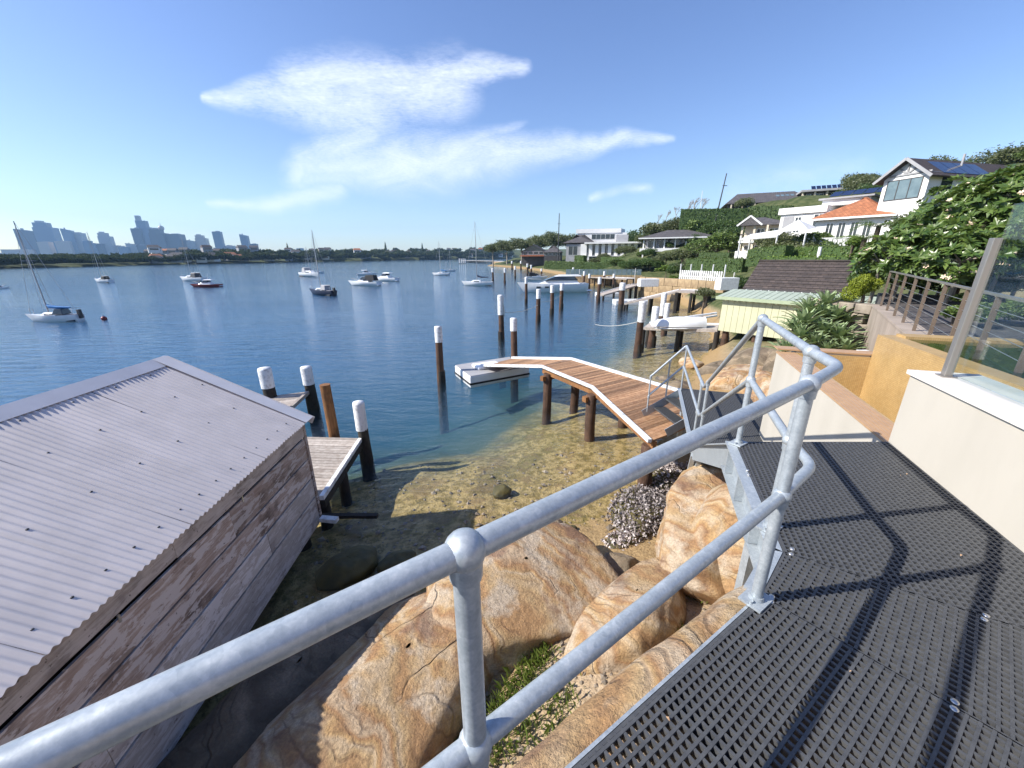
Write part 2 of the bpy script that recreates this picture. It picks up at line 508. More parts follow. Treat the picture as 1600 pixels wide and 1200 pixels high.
    simple('roof_slate', (0.115, 0.105, 0.105), (0.08, 0.075, 0.078), 0.75, 2.0, 0.02, 8)
    simple('roof_brown', (0.085, 0.066, 0.058), (0.055, 0.043, 0.04), 0.75, 3.0, 0.005, 20)
    simple('roof_orange', (0.46, 0.185, 0.085), (0.36, 0.135, 0.06), 0.75, 2.0, 0.01, 12)
    simple('roof_green', (0.40, 0.45, 0.36), (0.33, 0.38, 0.30), 0.55, 2.0)
    simple('clad_green', (0.54, 0.54, 0.36), (0.48, 0.48, 0.32), 0.6, 1.5)
    simple('trim_green', (0.36, 0.42, 0.28), (0.31, 0.37, 0.24), 0.6)
    simple('solar', (0.008, 0.014, 0.045), (0.012, 0.02, 0.06), 0.12, 3, spec=.8)
    simple('curtain', (0.62, 0.63, 0.62), (0.45, 0.46, 0.47), 0.9, 9, stretch=(6, 6, .1))
    simple('terracotta', (0.42, 0.15, 0.07), (0.36, 0.12, 0.06), 0.8)
    simple('bark', (0.16, 0.12, 0.085), (0.08, 0.06, 0.045), 0.9, 6, 0.02, 20, stretch=(1, 1, .3))
    simple('bark_pale', (0.36, 0.32, 0.27), (0.22, 0.19, 0.16), 0.9, 4, 0.01, 14, stretch=(1, 1, .3))
    leaf_mat('leaf_mid', (0.058, 0.105, 0.024), (0.150, 0.205, 0.052))
    leaf_mat('leaf_dark', (0.034, 0.070, 0.018), (0.092, 0.145, 0.040))
    leaf_mat('leaf_olive', (0.070, 0.085, 0.036), (0.155, 0.170, 0.080))
    leaf_mat('leaf_bright', (0.070, 0.130, 0.018), (0.170, 0.240, 0.040))
    leaf_mat('leaf_lime', (0.200, 0.260, 0.020), (0.340, 0.380, 0.045))
    leaf_mat('leaf_shrub', (0.032, 0.085, 0.018), (0.170, 0.240, 0.055), 0.22, 0.33, 0.5)
    leaf_mat('leaf_agave', (0.18, 0.25, 0.13), (0.32, 0.40, 0.20), 0.12, 0.45)
    leaf_mat('hedge_leaf', (0.058, 0.100, 0.024), (0.145, 0.195, 0.050))
    leaf_mat('grass_blade', (0.070, 0.120, 0.020), (0.200, 0.240, 0.055), 0.3)
    leaf_mat('far_leaf', (0.030, 0.046, 0.022), (0.062, 0.080, 0.036), 0.1, .8, .1)
    simple('petal', (0.80, 0.70, 0.50), (0.75, 0.50, 0.36), 0.6, 8)
    simple('oyster_shell', (0.62, 0.56, 0.54), (0.20, 0.16, 0.15), 0.6, 9, island=.35)
    simple('pebble', (0.42, 0.34, 0.25), (0.26, 0.21, 0.16), 0.85, 2, island=.4)
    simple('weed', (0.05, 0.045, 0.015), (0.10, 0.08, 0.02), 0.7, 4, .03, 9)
    for nm, c in (('tower_blue', (0.06, 0.11, 0.19)), ('tower_grey', (0.22, 0.24, 0.27)), ('tower_dark', (0.02, 0.035, 0.065)), ('tower_tan', (0.30, 0.27, 0.25))):
        m, w, b, out = new_mat(nm)
        tc = w.n('ShaderNodeTexCoord')
        br = w.n('ShaderNodeTexBrick'); br.offset = 0.0
        sp = w.n('ShaderNodeSeparateXYZ'); w.put(sp.inputs[0], tc.outputs['Object'])
        cb = w.n('ShaderNodeCombineXYZ'); w.put(cb.inputs[0], w.math('ADD', sp.outputs[0], sp.outputs[1])); w.put(cb.inputs[1], sp.outputs[2])
        w.put(br.inputs['Vector'], cb.outputs[0])
        br.inputs['Scale'].default_value = 1.0; br.inputs['Brick Width'].default_value = 7.0; br.inputs['Row Height'].default_value = 4.0
        br.inputs['Mortar Size'].default_value = 0.9
        br.inputs['Color1'].default_value = (c[0] * .7, c[1] * .7, c[2] * .75, 1); br.inputs['Color2'].default_value = (c[0], c[1], c[2], 1)
        br.inputs['Mortar'].default_value = (c[0] * 1.9, c[1] * 1.8, c[2] * 1.7, 1)
        w.put(b.inputs['Base Color'], br.outputs['Color']); b.inputs['Roughness'].default_value = 0.4
    # sandstone: swirled iron banding
    for nm, base in (('sandstone', 0), ('sandstone_grey', 1)):
        m, w, b, out = new_mat(nm)
        g = w.n('ShaderNodeNewGeometry')
        pos = g.outputs['Position']
        n0 = w.n('ShaderNodeTexNoise'); w.put(n0.inputs['Vector'], pos); n0.inputs['Scale'].default_value = 0.9; n0.inputs['Detail'].default_value = 3
        wr = w.vmath('SCALE', w.vmath('SUBTRACT', n0.outputs['Color'], (.5, .5, .5))); wr.node.inputs['Scale'].default_value = 1.3
        pw = w.vmath('ADD', pos, wr)
        wv = w.n('ShaderNodeTexWave', wave_type='BANDS', bands_direction='DIAGONAL')
        w.put(wv.inputs['Vector'], pw)
        wv.inputs['Scale'].default_value = 0.42; wv.inputs['Distortion'].default_value = 5.0; wv.inputs['Detail'].default_value = 4
        wv.inputs['Detail Scale'].default_value = 1.2; wv.inputs['Detail Roughness'].default_value = 0.6
        patch = w.noise(pos, 1.5, 5, .6)
        if base == 0:
            c = w.ramp(wv.outputs['Fac'], [(0.0, (0.44, 0.26, 0.125)), (0.25, (0.52, 0.36, 0.19)), (0.5, (0.58, 0.44, 0.285)), (0.72, (0.52, 0.335, 0.16)), (0.88, (0.40, 0.23, 0.115)), (1.0, (0.55, 0.41, 0.27))])
            c = w.mix(w.ramp(patch, [(0.52, 0.0), (0.62, 0.7)]), c, (0.23, 0.13, 0.09))
            c = w.mix(w.ramp(w.noise(pos, 1.9, 4), [(0.52, 0.0), (0.62, 0.85)]), c, (0.60, 0.50, 0.38))
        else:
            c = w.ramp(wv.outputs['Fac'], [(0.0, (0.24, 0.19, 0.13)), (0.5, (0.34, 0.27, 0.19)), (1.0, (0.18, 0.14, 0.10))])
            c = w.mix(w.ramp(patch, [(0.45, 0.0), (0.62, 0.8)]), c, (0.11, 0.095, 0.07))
        c = w.mix(w.ramp(w.noise(pos, 38, 4, .65), [(0.38, 0.0), (0.6, 0.35)]), c, (0.13, 0.09, 0.06))
        lam = w.n('ShaderNodeTexWave', wave_type='BANDS', bands_direction='DIAGONAL')
        w.put(lam.inputs['Vector'], pw); lam.inputs['Scale'].default_value = 2.6; lam.inputs['Distortion'].default_value = 6.0; lam.inputs['Detail'].default_value = 3; lam.inputs['Detail Scale'].default_value = 0.8
        lmask = w.math('MULTIPLY', w.ramp(lam.outputs['Fac'], [(0.0, 1.0), (0.16, 0.0)]), w.ramp(w.noise(pos, 1.1, 2), [(0.48, 0.0), (0.62, 0.42)]))
        c = w.mix(lmask, c, (0.13, 0.075, 0.05) if base == 0 else (0.08, 0.07, 0.05))
        vc = w.n('ShaderNodeTexVoronoi', feature='DISTANCE_TO_EDGE'); w.put(vc.inputs['Vector'], w.vmath('ADD', pos, wr)); vc.inputs['Scale'].default_value = 0.7
        crack = w.math('MULTIPLY', w.ramp(vc.outputs['Distance'], [(0.0, 1.0), (0.012, 0.0)]), w.ramp(w.noise(pos, .7, 2), [(0.5, 0.0), (0.62, 1.0)]))
        c = w.mix(w.math('MULTIPLY', crack, .3), c, (0.10, 0.07, 0.05))
        w.put(b.inputs['Base Color'], c)
        b.inputs['Roughness'].default_value = 0.88; b.inputs['Specular IOR Level'].default_value = 0.2
        hb = w.math('SUBTRACT', w.math('ADD', w.math('MULTIPLY', wv.outputs['Fac'], 0.5), w.noise(pos, 9, 7, .72)), w.math('ADD', w.math('MULTIPLY', crack, .5), w.math('MULTIPLY', lmask, .3)))
        w.put(b.inputs['Normal'], w.bump(hb, 1.0, 0.06))
    # wet rock under the house side, tidal
    # terrain
    m, w, b, out = new_mat('terrain')
    g = w.n('ShaderNodeNewGeometry'); pos = g.outputs['Position']
    sp = w.n('ShaderNodeSeparateXYZ'); w.put(sp.inputs[0], pos)
    nA = w.noise(pos, 0.8, 3, .6); nB = w.noise(pos, 5.0, 4, .65); nC = w.noise(pos, 24, 2, .6)
    zj = w.math('ADD', sp.outputs[2], w.math('MULTIPLY', w.math('SUBTRACT', nB, 0.5), 0.35))
    bed = w.mix(w.ramp(nB, [(0.40, 0.0), (0.58, 1.0)]), (0.20, 0.145, 0.05), (0.40, 0.29, 0.125))
    bed = w.mix(w.ramp(nA, [(0.50, 0.0), (0.62, 0.55)]), bed, (0.13, 0.115, 0.035))
    bed = w.mix(w.ramp(w.noise(pos, 9, 4, .7), [(0.52, 0.0), (0.62, 0.6)]), bed, (0.085, 0.07, 0.028))
    bed = w.mix(w.ramp(w.noise(pos, 1.6, 3, .6), [(0.53, 0.0), (0.62, 0.5)]), bed, (0.22, 0.14, 0.07))
    deepm = w.ramp(w.math('MULTIPLY', sp.outputs[2], -1.0), [(0.5, 0.0), (1.0, 1.0)])
    bed = w.mix(deepm, bed, (0.085, 0.10, 0.07))
    wet = w.mix(w.ramp(nC, [(.4, 0), (.6, 1)]), (0.26, 0.175, 0.085), (0.36, 0.25, 0.125))
    dry = w.mix(w.ramp(nB, [(.4, 0), (.6, 1)]), (0.46, 0.35, 0.23), (0.36, 0.26, 0.16))
    dry = w.mix(w.ramp(nC, [(.5, 0), (.62, .5)]), dry, (0.22, 0.16, 0.10))
    c = w.mix(w.ramp(zj, [(0.0, 0.0), (0.06, 1.0)]), bed, wet)
    c = w.mix(w.ramp(zj, [(0.45, 0.0), (0.75, 1.0)]), c, dry)
    veg = w.mix(w.ramp(nA, [(.4, 0), (.6, 1)]), (0.045, 0.065, 0.02), (0.10, 0.11, 0.045))
    far = w.math('MULTIPLY', w.ramp(w.math('MULTIPLY', sp.outputs[1], 0.02), [(0.30, 0.0), (0.42, 1.0)]), w.ramp(zj, [(0.5, 0.0), (0.95, 1.0)]))
    far = w.math('MAXIMUM', far, w.math('MULTIPLY', w.math('GREATER_THAN', w.vmath('LENGTH', pos, out=1), 300.0), w.math('GREATER_THAN', sp.outputs[2], 0.0)))
    c = w.mix(far, c, veg)
    w.put(b.inputs['Base Color'], c); b.inputs['Roughness'].default_value = 0.9; b.inputs['Specular IOR Level'].default_value = .2
    w.put(b.inputs['Normal'], w.bump(w.math('ADD', nB, w.math('MULTIPLY', nC, .5)), 0.9, 0.05))
    # water
    m, w, b, out = new_mat('water')
    t = m.node_tree
    g = w.n('ShaderNodeNewGeometry'); pos = g.outputs['Position']
    w1 = w.noise(w.scale(pos, (0.45, 1.35, 1)), 1.5, 5, .6, .6)
    w2 = w.noise(w.scale(pos, (0.30, 0.9, 1)), 0.28, 3, .5, .3)
    w3 = w.noise(w.scale(pos, (0.8, 1.2, 1)), 5.0, 3, .5)
    hgt = w.math('ADD', w.math('ADD', w.math('MULTIPLY', w1, 1.05), w.math('MULTIPLY', w2, 1.2)), w.math('MULTIPLY', w3, 0.34))
    patch = w.ramp(w.noise(w.scale(pos, (.4, 1, 1)), 0.03, 3), [(.35, .55), (.65, 1.0)])
    nb = w.bump(w.math('MULTIPLY', hgt, patch), 1.0, 0.08)
    fr = schlick(w, .022, nb)
    tr = w.n('ShaderNodeBsdfTransparent'); tr.inputs[0].default_value = (0.97, 0.98, 0.98, 1)
    gl = w.n('ShaderNodeBsdfGlossy'); gl.inputs['Roughness'].default_value = 0.05; w.put(gl.inputs['Normal'], nb)
    mx = w.n('ShaderNodeMixShader')
    t.links.new(fr, mx.inputs[0]); t.links.new(tr.outputs[0], mx.inputs[1]); t.links.new(gl.outputs[0], mx.inputs[2])
    t.links.new(mx.outputs[0], out.inputs[0])
    va = w.n('ShaderNodeVolumeAbsorption'); va.inputs[0].default_value = (0.55, 0.80, 0.92, 1); va.inputs[1].default_value = 0.30
    vs_ = w.n('ShaderNodeVolumeScatter'); vs_.inputs[0].default_value = (0.28, 0.60, 1.0, 1); vs_.inputs[1].default_value = 0.042
    ad = w.n('ShaderNodeAddShader'); t.links.new(va.outputs[0], ad.inputs[0]); t.links.new(vs_.outputs[0], ad.inputs[1])
    t.links.new(ad.outputs[0], out.inputs[1])
    # pool water
    m, w, b, out = new_mat('pool_water')
    t = m.node_tree
    g = w.n('ShaderNodeNewGeometry')
    nb = w.bump(w.noise(g.outputs['Position'], 4, 3), .4, .02)
    fr = schlick(w, .022, nb)
    tr = w.n('ShaderNodeBsdfTransparent'); tr.inputs[0].default_value = (0.35, 0.55, 0.38, 1)
    gl = w.n('ShaderNodeBsdfGlossy'); gl.inputs['Roughness'].default_value = 0.02; w.put(gl.inputs['Normal'], nb)
    mx = w.n('ShaderNodeMixShader')
    t.links.new(fr, mx.inputs[0]); t.links.new(tr.outputs[0], mx.inputs[1]); t.links.new(gl.outputs[0], mx.inputs[2])
    t.links.new(mx.outputs[0], out.inputs[0])
make_materials()
for nm, st in (('roof_orange', .22), ('roof_slate', .3), ('roof_brown', .2)):          # tile courses: varied tile tone and darker joint lines in the colour
    nt_ = MATS[nm].node_tree; w = NT(nt_); bs = [n for n in nt_.nodes if n.type == 'BSDF_PRINCIPLED'][0]
    g = w.n('ShaderNodeNewGeometry'); sp = w.n('ShaderNodeSeparateXYZ'); w.put(sp.inputs[0], g.outputs['Position'])
    br = w.n('ShaderNodeTexBrick'); cb = w.n('ShaderNodeCombineXYZ')
    w.put(cb.inputs[0], w.math('SUBTRACT', w.math('MULTIPLY', sp.outputs[0], .7), sp.outputs[1])); w.put(cb.inputs[1], w.math('MULTIPLY', sp.outputs[2], 1.6)); w.put(br.inputs['Vector'], cb.outputs[0])
    br.inputs['Scale'].default_value = 1.0; br.inputs['Brick Width'].default_value = .45; br.inputs['Row Height'].default_value = st; br.inputs['Mortar Size'].default_value = .03
    br.inputs['Color1'].default_value = (.8, .8, .8, 1); br.inputs['Color2'].default_value = (1.15, 1.12, 1.1, 1); br.inputs['Mortar'].default_value = (.5, .5, .5, 1)
    old = bs.inputs['Base Color'].links[0].from_socket
    w.put(bs.inputs['Base Color'], w.mix(1.0, old, br.outputs['Color'], 'MULTIPLY'))
G = MATS
# ------------------------------------------------------------------ terrain, water, air
SHORE = [(-30, -200), (-9, -30), (-3.6, -6), (-2.9, 2.0), (-2.2, 4.4), (-1.1, 5.8), (0.8, 6.5), (2.3, 7.2), (3.3, 8.7), (5, 11.2), (8, 16.5), (12, 22.5), (17, 33), (20, 47),
         (22.5, 64), (24, 73), (10.5, 77), (14, 95), (15, 118), (10, 155), (0, 200), (-14, 245), (-5, 275), (60, 330), (300, 420)]
LAND = SHORE + [(500, 420), (500, -200)]
def polar(deg, r): return (r * math.sin(math.radians(deg)), r * math.cos(math.radians(deg)))
FAR = [polar(-100, 420), polar(-75, 400), polar(-53, 430), polar(-42, 520), (polar(-33, 560)), polar(-24, 640), polar(-14, 780), polar(-6, 900), polar(2, 980), polar(12, 1000), polar(30, 1000), polar(60, 1000)]
FARLAND = FAR + [polar(60, 4300), polar(20, 4300), polar(-20, 4300), polar(-60, 4300), polar(-100, 4300)]

def inside(poly, x, y):
    r = np.zeros(x.shape, bool); n = len(poly)
    for i in range(n):
        x0, y0 = poly[i]; x1, y1 = poly[(i + 1) % n]
        if y0 == y1: continue
        c = ((y0 > y) != (y1 > y)) & (x < (x1 - x0) * (y - y0) / (y1 - y0) + x0)
        r ^= c
    return r
def dist_line(line, x, y):
    d = np.full(x.shape, 1e9)
    for (x0, y0), (x1, y1) in zip(line[:-1], line[1:]):
        dx, dy = x1 - x0, y1 - y0
        t = np.clip(((x - x0) * dx + (y - y0) * dy) / (dx * dx + dy * dy), 0, 1)
        d = np.minimum(d, np.hypot(x - x0 - t * dx, y - y0 - t * dy))
    return d
def vnoise(x, y, s, seed=0):
    def h(i, j):
        v = np.sin(i * 127.1 + j * 311.7 + seed * 74.7) * 43758.5453
        return v - np.floor(v)
    x = x / s; y = y / s
    i = np.floor(x); j = np.floor(y); fx = x - i; fy = y - j
    fx = fx * fx * (3 - 2 * fx); fy = fy * fy * (3 - 2 * fy)
    return (h(i, j) * (1 - fx) + h(i + 1, j) * fx) * (1 - fy) + (h(i, j + 1) * (1 - fx) + h(i + 1, j + 1) * fx) * fy - 0.5

def height(x, y):
    x = np.asarray(x, float); y = np.asarray(y, float)
    d = dist_line(SHORE, x, y)
    land = inside(LAND, x, y)
    near = np.interp(d, [0, 1, 2.2, 3.4, 4.4, 5.4, 7, 9, 14, 25, 60, 100], [0, .22, .55, 1.05, 1.75, 2.5, 2.95, 3.1, 3.4, 7, 22, 26])
    farp = np.interp(d, [0, .6, 1.2, 6, 12, 25, 45, 70, 120], [0, .7, 1.2, 1.8, 3.6, 8.5, 17, 20, 22])
    t = np.clip((y - 14) / 10, 0, 1)
    h = near * (1 - t) + farp * t
    tip = np.clip((y - 115) / 50, 0, 1)
    h = h * (1 - tip) + np.minimum(h, 4 + 0.03 * d) * tip
    sea = -np.interp(d, [0, 1, 3, 5, 8, 13, 40], [0, .06, .26, .75, 2.0, 3.8, 6.0])
    h = np.where(land, h, sea)
    h = h + vnoise(x, y, .9, 1) * .10 * np.clip(d + .2, 0, 1) + vnoise(x, y, .33, 2) * .06 * np.clip(d + .3, 0, 1) + np.where(land, vnoise(x, y, 7, 3) * np.clip(d * .1, 0, 1.5), 0)
    fl = inside(FARLAND, x, y); fd = dist_line(FAR, x, y)
    fh = np.interp(fd, [0, 8, 60, 200, 500, 1200], [0, 1.5, 8, 18, 20, 24]) * np.clip(.3 + (x + 520) / 560, .3, 1.25) + vnoise(x, y, 120, 5) * 6 * np.clip(fd / 100, 0, 1)
    return np.where(fl, fh, h)
def hz(x, y): return float(height(np.array([x]), np.array([y]))[0])

NA, NR = 520, 240
ang = np.linspace(0, 2 * np.pi, NA, endpoint=False)
rad = 0.35 * (4500 / 0.35) ** (np.arange(NR) / (NR - 1))
AA, RR = np.meshgrid(ang, rad)
X = (RR * np.sin(AA)).ravel(); Y = (RR * np.cos(AA)).ravel()
Z = height(X, Y)
vs = np.stack([X, Y, Z], 1)
i, k = np.meshgrid(np.arange(NR - 1), np.arange(NA), indexing='ij')
a = i * NA + k; b = i * NA + (k + 1) % NA
fq = np.stack([a, a + NA, b + NA, b], -1).reshape(-1, 4)[:, ::-1]
vs = np.vstack([vs, [[0, 0, hz(0.01, 0.01)]]])
me = np_mesh('ground', vs, fq.ravel(), 4, G['terrain'], True)
tag(link('ground', me), kind='structure')

wb = MB()
wb.box((0, 0, -8), (6000, 6000, 16))
tag(wb.build('water', G['water']), kind='structure')

m, w, b, out = new_mat('haze_air')
m.node_tree.nodes.remove(b)
pv = w.n('ShaderNodeVolumePrincipled')
pv.inputs['Color'].default_value = (0.42, 0.68, 1.0, 1)
pv.inputs['Density'].default_value = 0.00012
pv.inputs['Anisotropy'].default_value = 0.0
m.node_tree.links.new(pv.outputs[0], out.inputs[1])
hb = MB(); hb.box((0, 1000, 183), (7600, 9200, 393))
tag(hb.build('haze', m), kind='stuff')

# ------------------------------------------------------------------ foliage makers
def leaf_quads(pts, nrm, size, aspect=0.55, jitter=0.7, r=nrg):
    """pointed 4-corner leaves at pts: returns verts, faces"""
    n = len(pts)
    d = r.normal(size=(n, 3)); d = nrm * (1 - jitter) + d * jitter
    d /= np.linalg.norm(d, axis=1)[:, None] + 1e-9
    t = np.cross(d, r.normal(size=(n, 3))); t /= np.linalg.norm(t, axis=1)[:, None] + 1e-9
    bt = np.cross(d, t)
    s = size * r.uniform(.65, 1.35, size=(n, 1))
    v = np.empty((n, 4, 3))
    v[:, 0] = pts - t * s; v[:, 1] = pts + bt * s * aspect + d * s * .15; v[:, 2] = pts + t * s; v[:, 3] = pts - bt * s * aspect + d * s * .15
    return v.reshape(-1, 3), np.arange(n * 4)

def crown_mesh(name, mat, n, lobes, leaf, seed, flat=1.0, hollow=.55, spread=1.0):
    """crown inside unit-ish ball: clumps of leaves round several lobes, gaps between"""
    r = np.random.default_rng(seed)
    pts = []; nr = []
    cs = []
    for l in range(lobes):
        d = r.normal(size=3); d /= np.linalg.norm(d); d[2] = abs(d[2]) * .9 - .25
        q = d * r.uniform(.35, .78) * spread
        cs.append((q, r.uniform(.26, .46)))
    per = n // lobes
    for q, rad_ in cs:
        u = r.normal(size=(per, 3)); u /= np.linalg.norm(u, axis=1)[:, None]
        rr = rad_ * (hollow + (1 - hollow) * r.random((per, 1)) ** .5) * (1 + .28 * np.sin(u[:, :1] * 7 + q[0] * 9) * np.cos(u[:, 1:2] * 6 + q[1] * 5))
        pts.append(q + u * rr * np.array([1, 1, .78])); nr.append(u)
    pts = np.vstack(pts) * np.array([1, 1, flat]); nr = np.vstack(nr)
    v, f = leaf_quads(pts, nr, leaf, r=r)
    return np_mesh(name, v, f, 4, G[mat]), cs

CROWN = {}
def crown(kind):
    if kind not in CROWN:
        mat, n, lobes, leaf, seed, flat, hol = {
            'gum': ('leaf_olive', 5200, 22, .045, 3, .95, .35), 'round': ('leaf_mid', 7200, 16, .042, 4, .9, .75), 'dark': ('leaf_dark', 6000, 18, .045, 5, .95, .6),
            'bush': ('leaf_mid', 2400, 10, .07, 6, .8, .6), 'bushbright': ('leaf_bright', 2400, 9, .07, 8, .8, .6), 'bushlime': ('leaf_lime', 5200, 9, .05, 9, .9, .7),
            'busholive': ('leaf_olive', 2600, 12, .06, 10, .8, .5), 'far': ('far_leaf', 420, 9, .13, 12, .85, .6), 'wispy': ('leaf_olive', 1300, 20, .035, 13, .8, .2)}[kind]
        CROWN[kind] = crown_mesh('crown', mat, n, lobes, leaf, seed, flat, hol)
    return CROWN[kind]

def tree(name, label, kind, x, y, z0, ztop, w, group=None, bark='bark', trunk_frac=.35, cat='tree', sq=1.0, rot=None, limbs=True):
    """w crown half width; crown fills the upper part, trunk with limbs into lobes"""
    me, cs = crown(kind)
    H = ztop - z0
    t = thing(name, label, cat, (x, y, z0), 0, group)
    chh = H * (1 - trunk_frac) / 1.55
    zc = H - chh * .95
    rz = rng.uniform(0, 6.28) if rot is None else rot
    link('crown', me, t, (0, 0, zc), (0, 0, rz), (w, w * sq, chh))
    mb = MB()
    tr = max(.05, H * .022)
    mb.tube([(0, 0, -.4), (tr * .3, 0, H * .2), (-tr * .4, tr * .3, zc)], [tr * 1.4, tr, tr * .6], 7)
    if limbs:
        c_, s_ = math.cos(rz), math.sin(rz)
        for q, rr in cs[:7]:
            qx, qy = (q[0] * c_ - q[1] * s_) * w, (q[0] * s_ + q[1] * c_) * w * sq
            mb.tube([(0, 0, zc * rng.uniform(.55, .85)), (qx * .5, qy * .5, zc + (q[2] * chh) * .35), (qx, qy, zc + q[2] * chh)], [tr * .55, tr * .35, tr * .12], 5, False)
    mb.build('trunk', G[bark], t, local=True)
    return t

def hedge(label, a, bpt, width, z0, z1, mat='hedge_leaf', leaf=.07, dens=70, group=None, name='hedge'):
    """clipped hedge from a to b (plan points), leaves all over a solid core; z may differ at the ends"""
    a = Vector((*a, 0)); bpt = Vector((*bpt, 0)); d = bpt - a; L = d.length; d.normalize(); s = Vector((-d.y, d.x, 0))
    z0a, z0b = z0 if isinstance(z0, tuple) else (z0, z0)
    z1a, z1b = z1 if isinstance(z1, tuple) else (z1, z1)
    t = thing(name, label, 'hedge', (a.x, a.y, min(z0a, z0b)), 0, group)
    H = max(z1a - z0a, z1b - z0b)
    n = int(dens * (L * H * 2 + L * width + width * H * 2)); n = min(max(n, 300), 9000)
    r = nrg
    face = r.choice(4, n, p=np.array([L * H, L * H, L * width, width * H]) / (2 * L * H + L * width + width * H))
    u = r.random(n) * L; q = r.random(n); sgn = r.choice([-1, 1], n)
    o = np.zeros((n, 3)); nm = np.zeros((n, 3))
    dd = np.array(d); ss = np.array(s); up = np.array([0, 0, 1.])
    uu = np.where(face == 3, np.where(sgn > 0, L, 0), u)
    off = np.where(face == 0, -width / 2, np.where(face == 1, width / 2, (r.random(n) - .5) * width))
    hh = np.where(face == 2, 1.0, q)
    zz = (z0a + (z0b - z0a) * uu / L) * (1 - hh) + (z1a + (z1b - z1a) * uu / L) * hh
    o = np.array(a)[None] + dd[None] * uu[:, None] + ss[None] * off[:, None] + up[None] * zz[:, None]
    o[:, 2] += r.normal(size=n) * .03
    o += r.normal(size=(n, 3)) * .035
    nm = np.where((face == 0)[:, None], -ss, np.where((face == 1)[:, None], ss, np.where((face == 2)[:, None], up, dd * sgn[:, None])))
    v, f = leaf_quads(o, nm, leaf, .6, .55)
    v = v - np.array(t.location)
    link('foliage', np_mesh('foliage', v, f, 4, G[mat]), t)
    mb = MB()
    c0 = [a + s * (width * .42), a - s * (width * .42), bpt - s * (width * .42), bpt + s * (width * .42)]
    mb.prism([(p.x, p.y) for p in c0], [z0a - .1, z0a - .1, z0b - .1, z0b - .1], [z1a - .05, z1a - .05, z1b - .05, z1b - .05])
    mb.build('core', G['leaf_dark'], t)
    return t

# ------------------------------------------------------------------ far shore and skyline
FPC = {}
def far_point(u, extra=0.0):
    """point on the far shoreline along photo column u"""
    r = ray(u, 402); k = math.atan2(r.x, r.y)
    key = round(u / 8)
    if key in FPC: d = FPC[key] + extra; return d * math.sin(k), d * math.cos(k)
    d = 300.0
    while d < 1200 and not inside(FARLAND, np.array([d * math.sin(k)]), np.array([d * math.cos(k)]))[0]: d += 4
    FPC[key] = d
    d += extra
    return d * math.sin(k), d * math.cos(k)

crown('far')
fv, ff, nb_ = [], [], 0
base = np.empty(len(CROWN['far'][0].vertices) * 3); CROWN['far'][0].vertices.foreach_get('co', base); base = base.reshape(-1, 3)
big_far = []
for j in range(1150):
    u = rng.uniform(-260, 800)
    ex = abs(rng.gauss(0, 1)) * 90 + 1 if j % 3 else rng.uniform(0, 6)
    x, y = far_point(u, ex)
    h = rng.uniform(5, 9) if u < 280 else rng.uniform(7, 13) * (1.0 + (u - 280) / 1500)
    w_ = h * rng.uniform(.55, .95)
    z = hz(x, y)
    a_ = rng.uniform(0, 6.28); c_, s_ = math.cos(a_), math.sin(a_)
    bb = base @ np.array([[c_, s_, 0], [-s_, c_, 0], [0, 0, 1]])
    fv.append(bb * np.array([w_, w_, h * .62]) + np.array([x, y, z + h * .5]))
fvv = np.vstack(fv)
o = link('far_wood', np_mesh('far_wood', fvv, np.arange(len(fvv)), 4, G['far_leaf']))
tag(o, 'hazy band of dark green trees covering the far shore', 'wood', kind='stuff')
# a few pointed pines that stand over the wood
pm = MB()
for kx in range(7):
    zz = kx / 7
    pm.tube([(0, 0, .18 + zz * .8), (0, 0, .18 + zz * .8 + .17)], [.26 * (1 - zz) + .02, .01], 7)
pine_me = None
for u, hh in ((604, 26), (661, 24), (452, 20)):
    x, y = far_point(u, 120)
    t = thing('pine_tree', 'pointed dark pine rising above the far shore wood', 'tree', (x, y, hz(x, y)), 0, 'pines above the far wood')
    if pine_me is None: pine_me = pm.build('crown', G['far_leaf'], t, local=True).data; cobj = t.children[0]
    else: cobj = link('crown', pine_me, t)
    cobj.scale = (hh * .8, hh * .8, hh)
    tb = MB(); tb.tube([(0, 0, -1), (0, 0, hh * .3)], [.5, .4], 6); tb.build('trunk', G['bark'], t, local=True)

# houses scattered on the far shore
hw = MB(); hw.box((0, 0, 2.6), (9, 7, 5.2)); hr = MB()
hr.add([(-5, -4, 5.2), (5, -4, 5.2), (5, 4, 5.2), (-5, 4, 5.2), (-4, 0, 7.6), (4, 0, 7.6)], [(0, 1, 5, 4), (2, 3, 4, 5), (1, 2, 5), (3, 0, 4), (3, 2, 1, 0)])
wn_ = MB(); wn_.box((0, -3.52, 3.4), (6.5, .06, 1.6))
meshes = {}
for j in range(64):
    u = rng.uniform(235, 800); ex = rng.uniform(0, 16) if j % 2 else rng.uniform(40, 120)
    x, y = far_point(u, ex)
    rk = rng.choice(['roof_orange', 'roof_slate', 'roof_brown', 'roof_slate']); wk = rng.choice(['house_white', 'house_cream', 'house_white', 'house_grey'])
    cname = {'roof_orange': 'orange', 'roof_slate': 'slate grey', 'roof_brown': 'brown'}[rk]; wname = {'house_white': 'white', 'house_cream': 'cream', 'house_grey': 'grey'}[wk]
    t = thing('far_house', f'tiny {wname} house with {cname} roof among trees on far shore', 'house', (x, y, hz(x, y) + (rng.uniform(.5, 2) if j % 2 else rng.uniform(3, 9))), math.atan2(-x, y) + rng.uniform(-.5, .5), f'{wname} far shore houses with {cname} roofs')
    for nm, mb, mk in (('wall', hw, wk), ('roof', hr, rk), ('window', wn_, 'window_glass')):
        if (nm, mk) not in meshes: meshes[(nm, mk)] = mb.build(nm, G[mk], t, local=True).data
        else: link(nm, meshes[(nm, mk)], t)
    s_ = rng.uniform(.8, 1.25); t.scale = (s_, s_, s_)

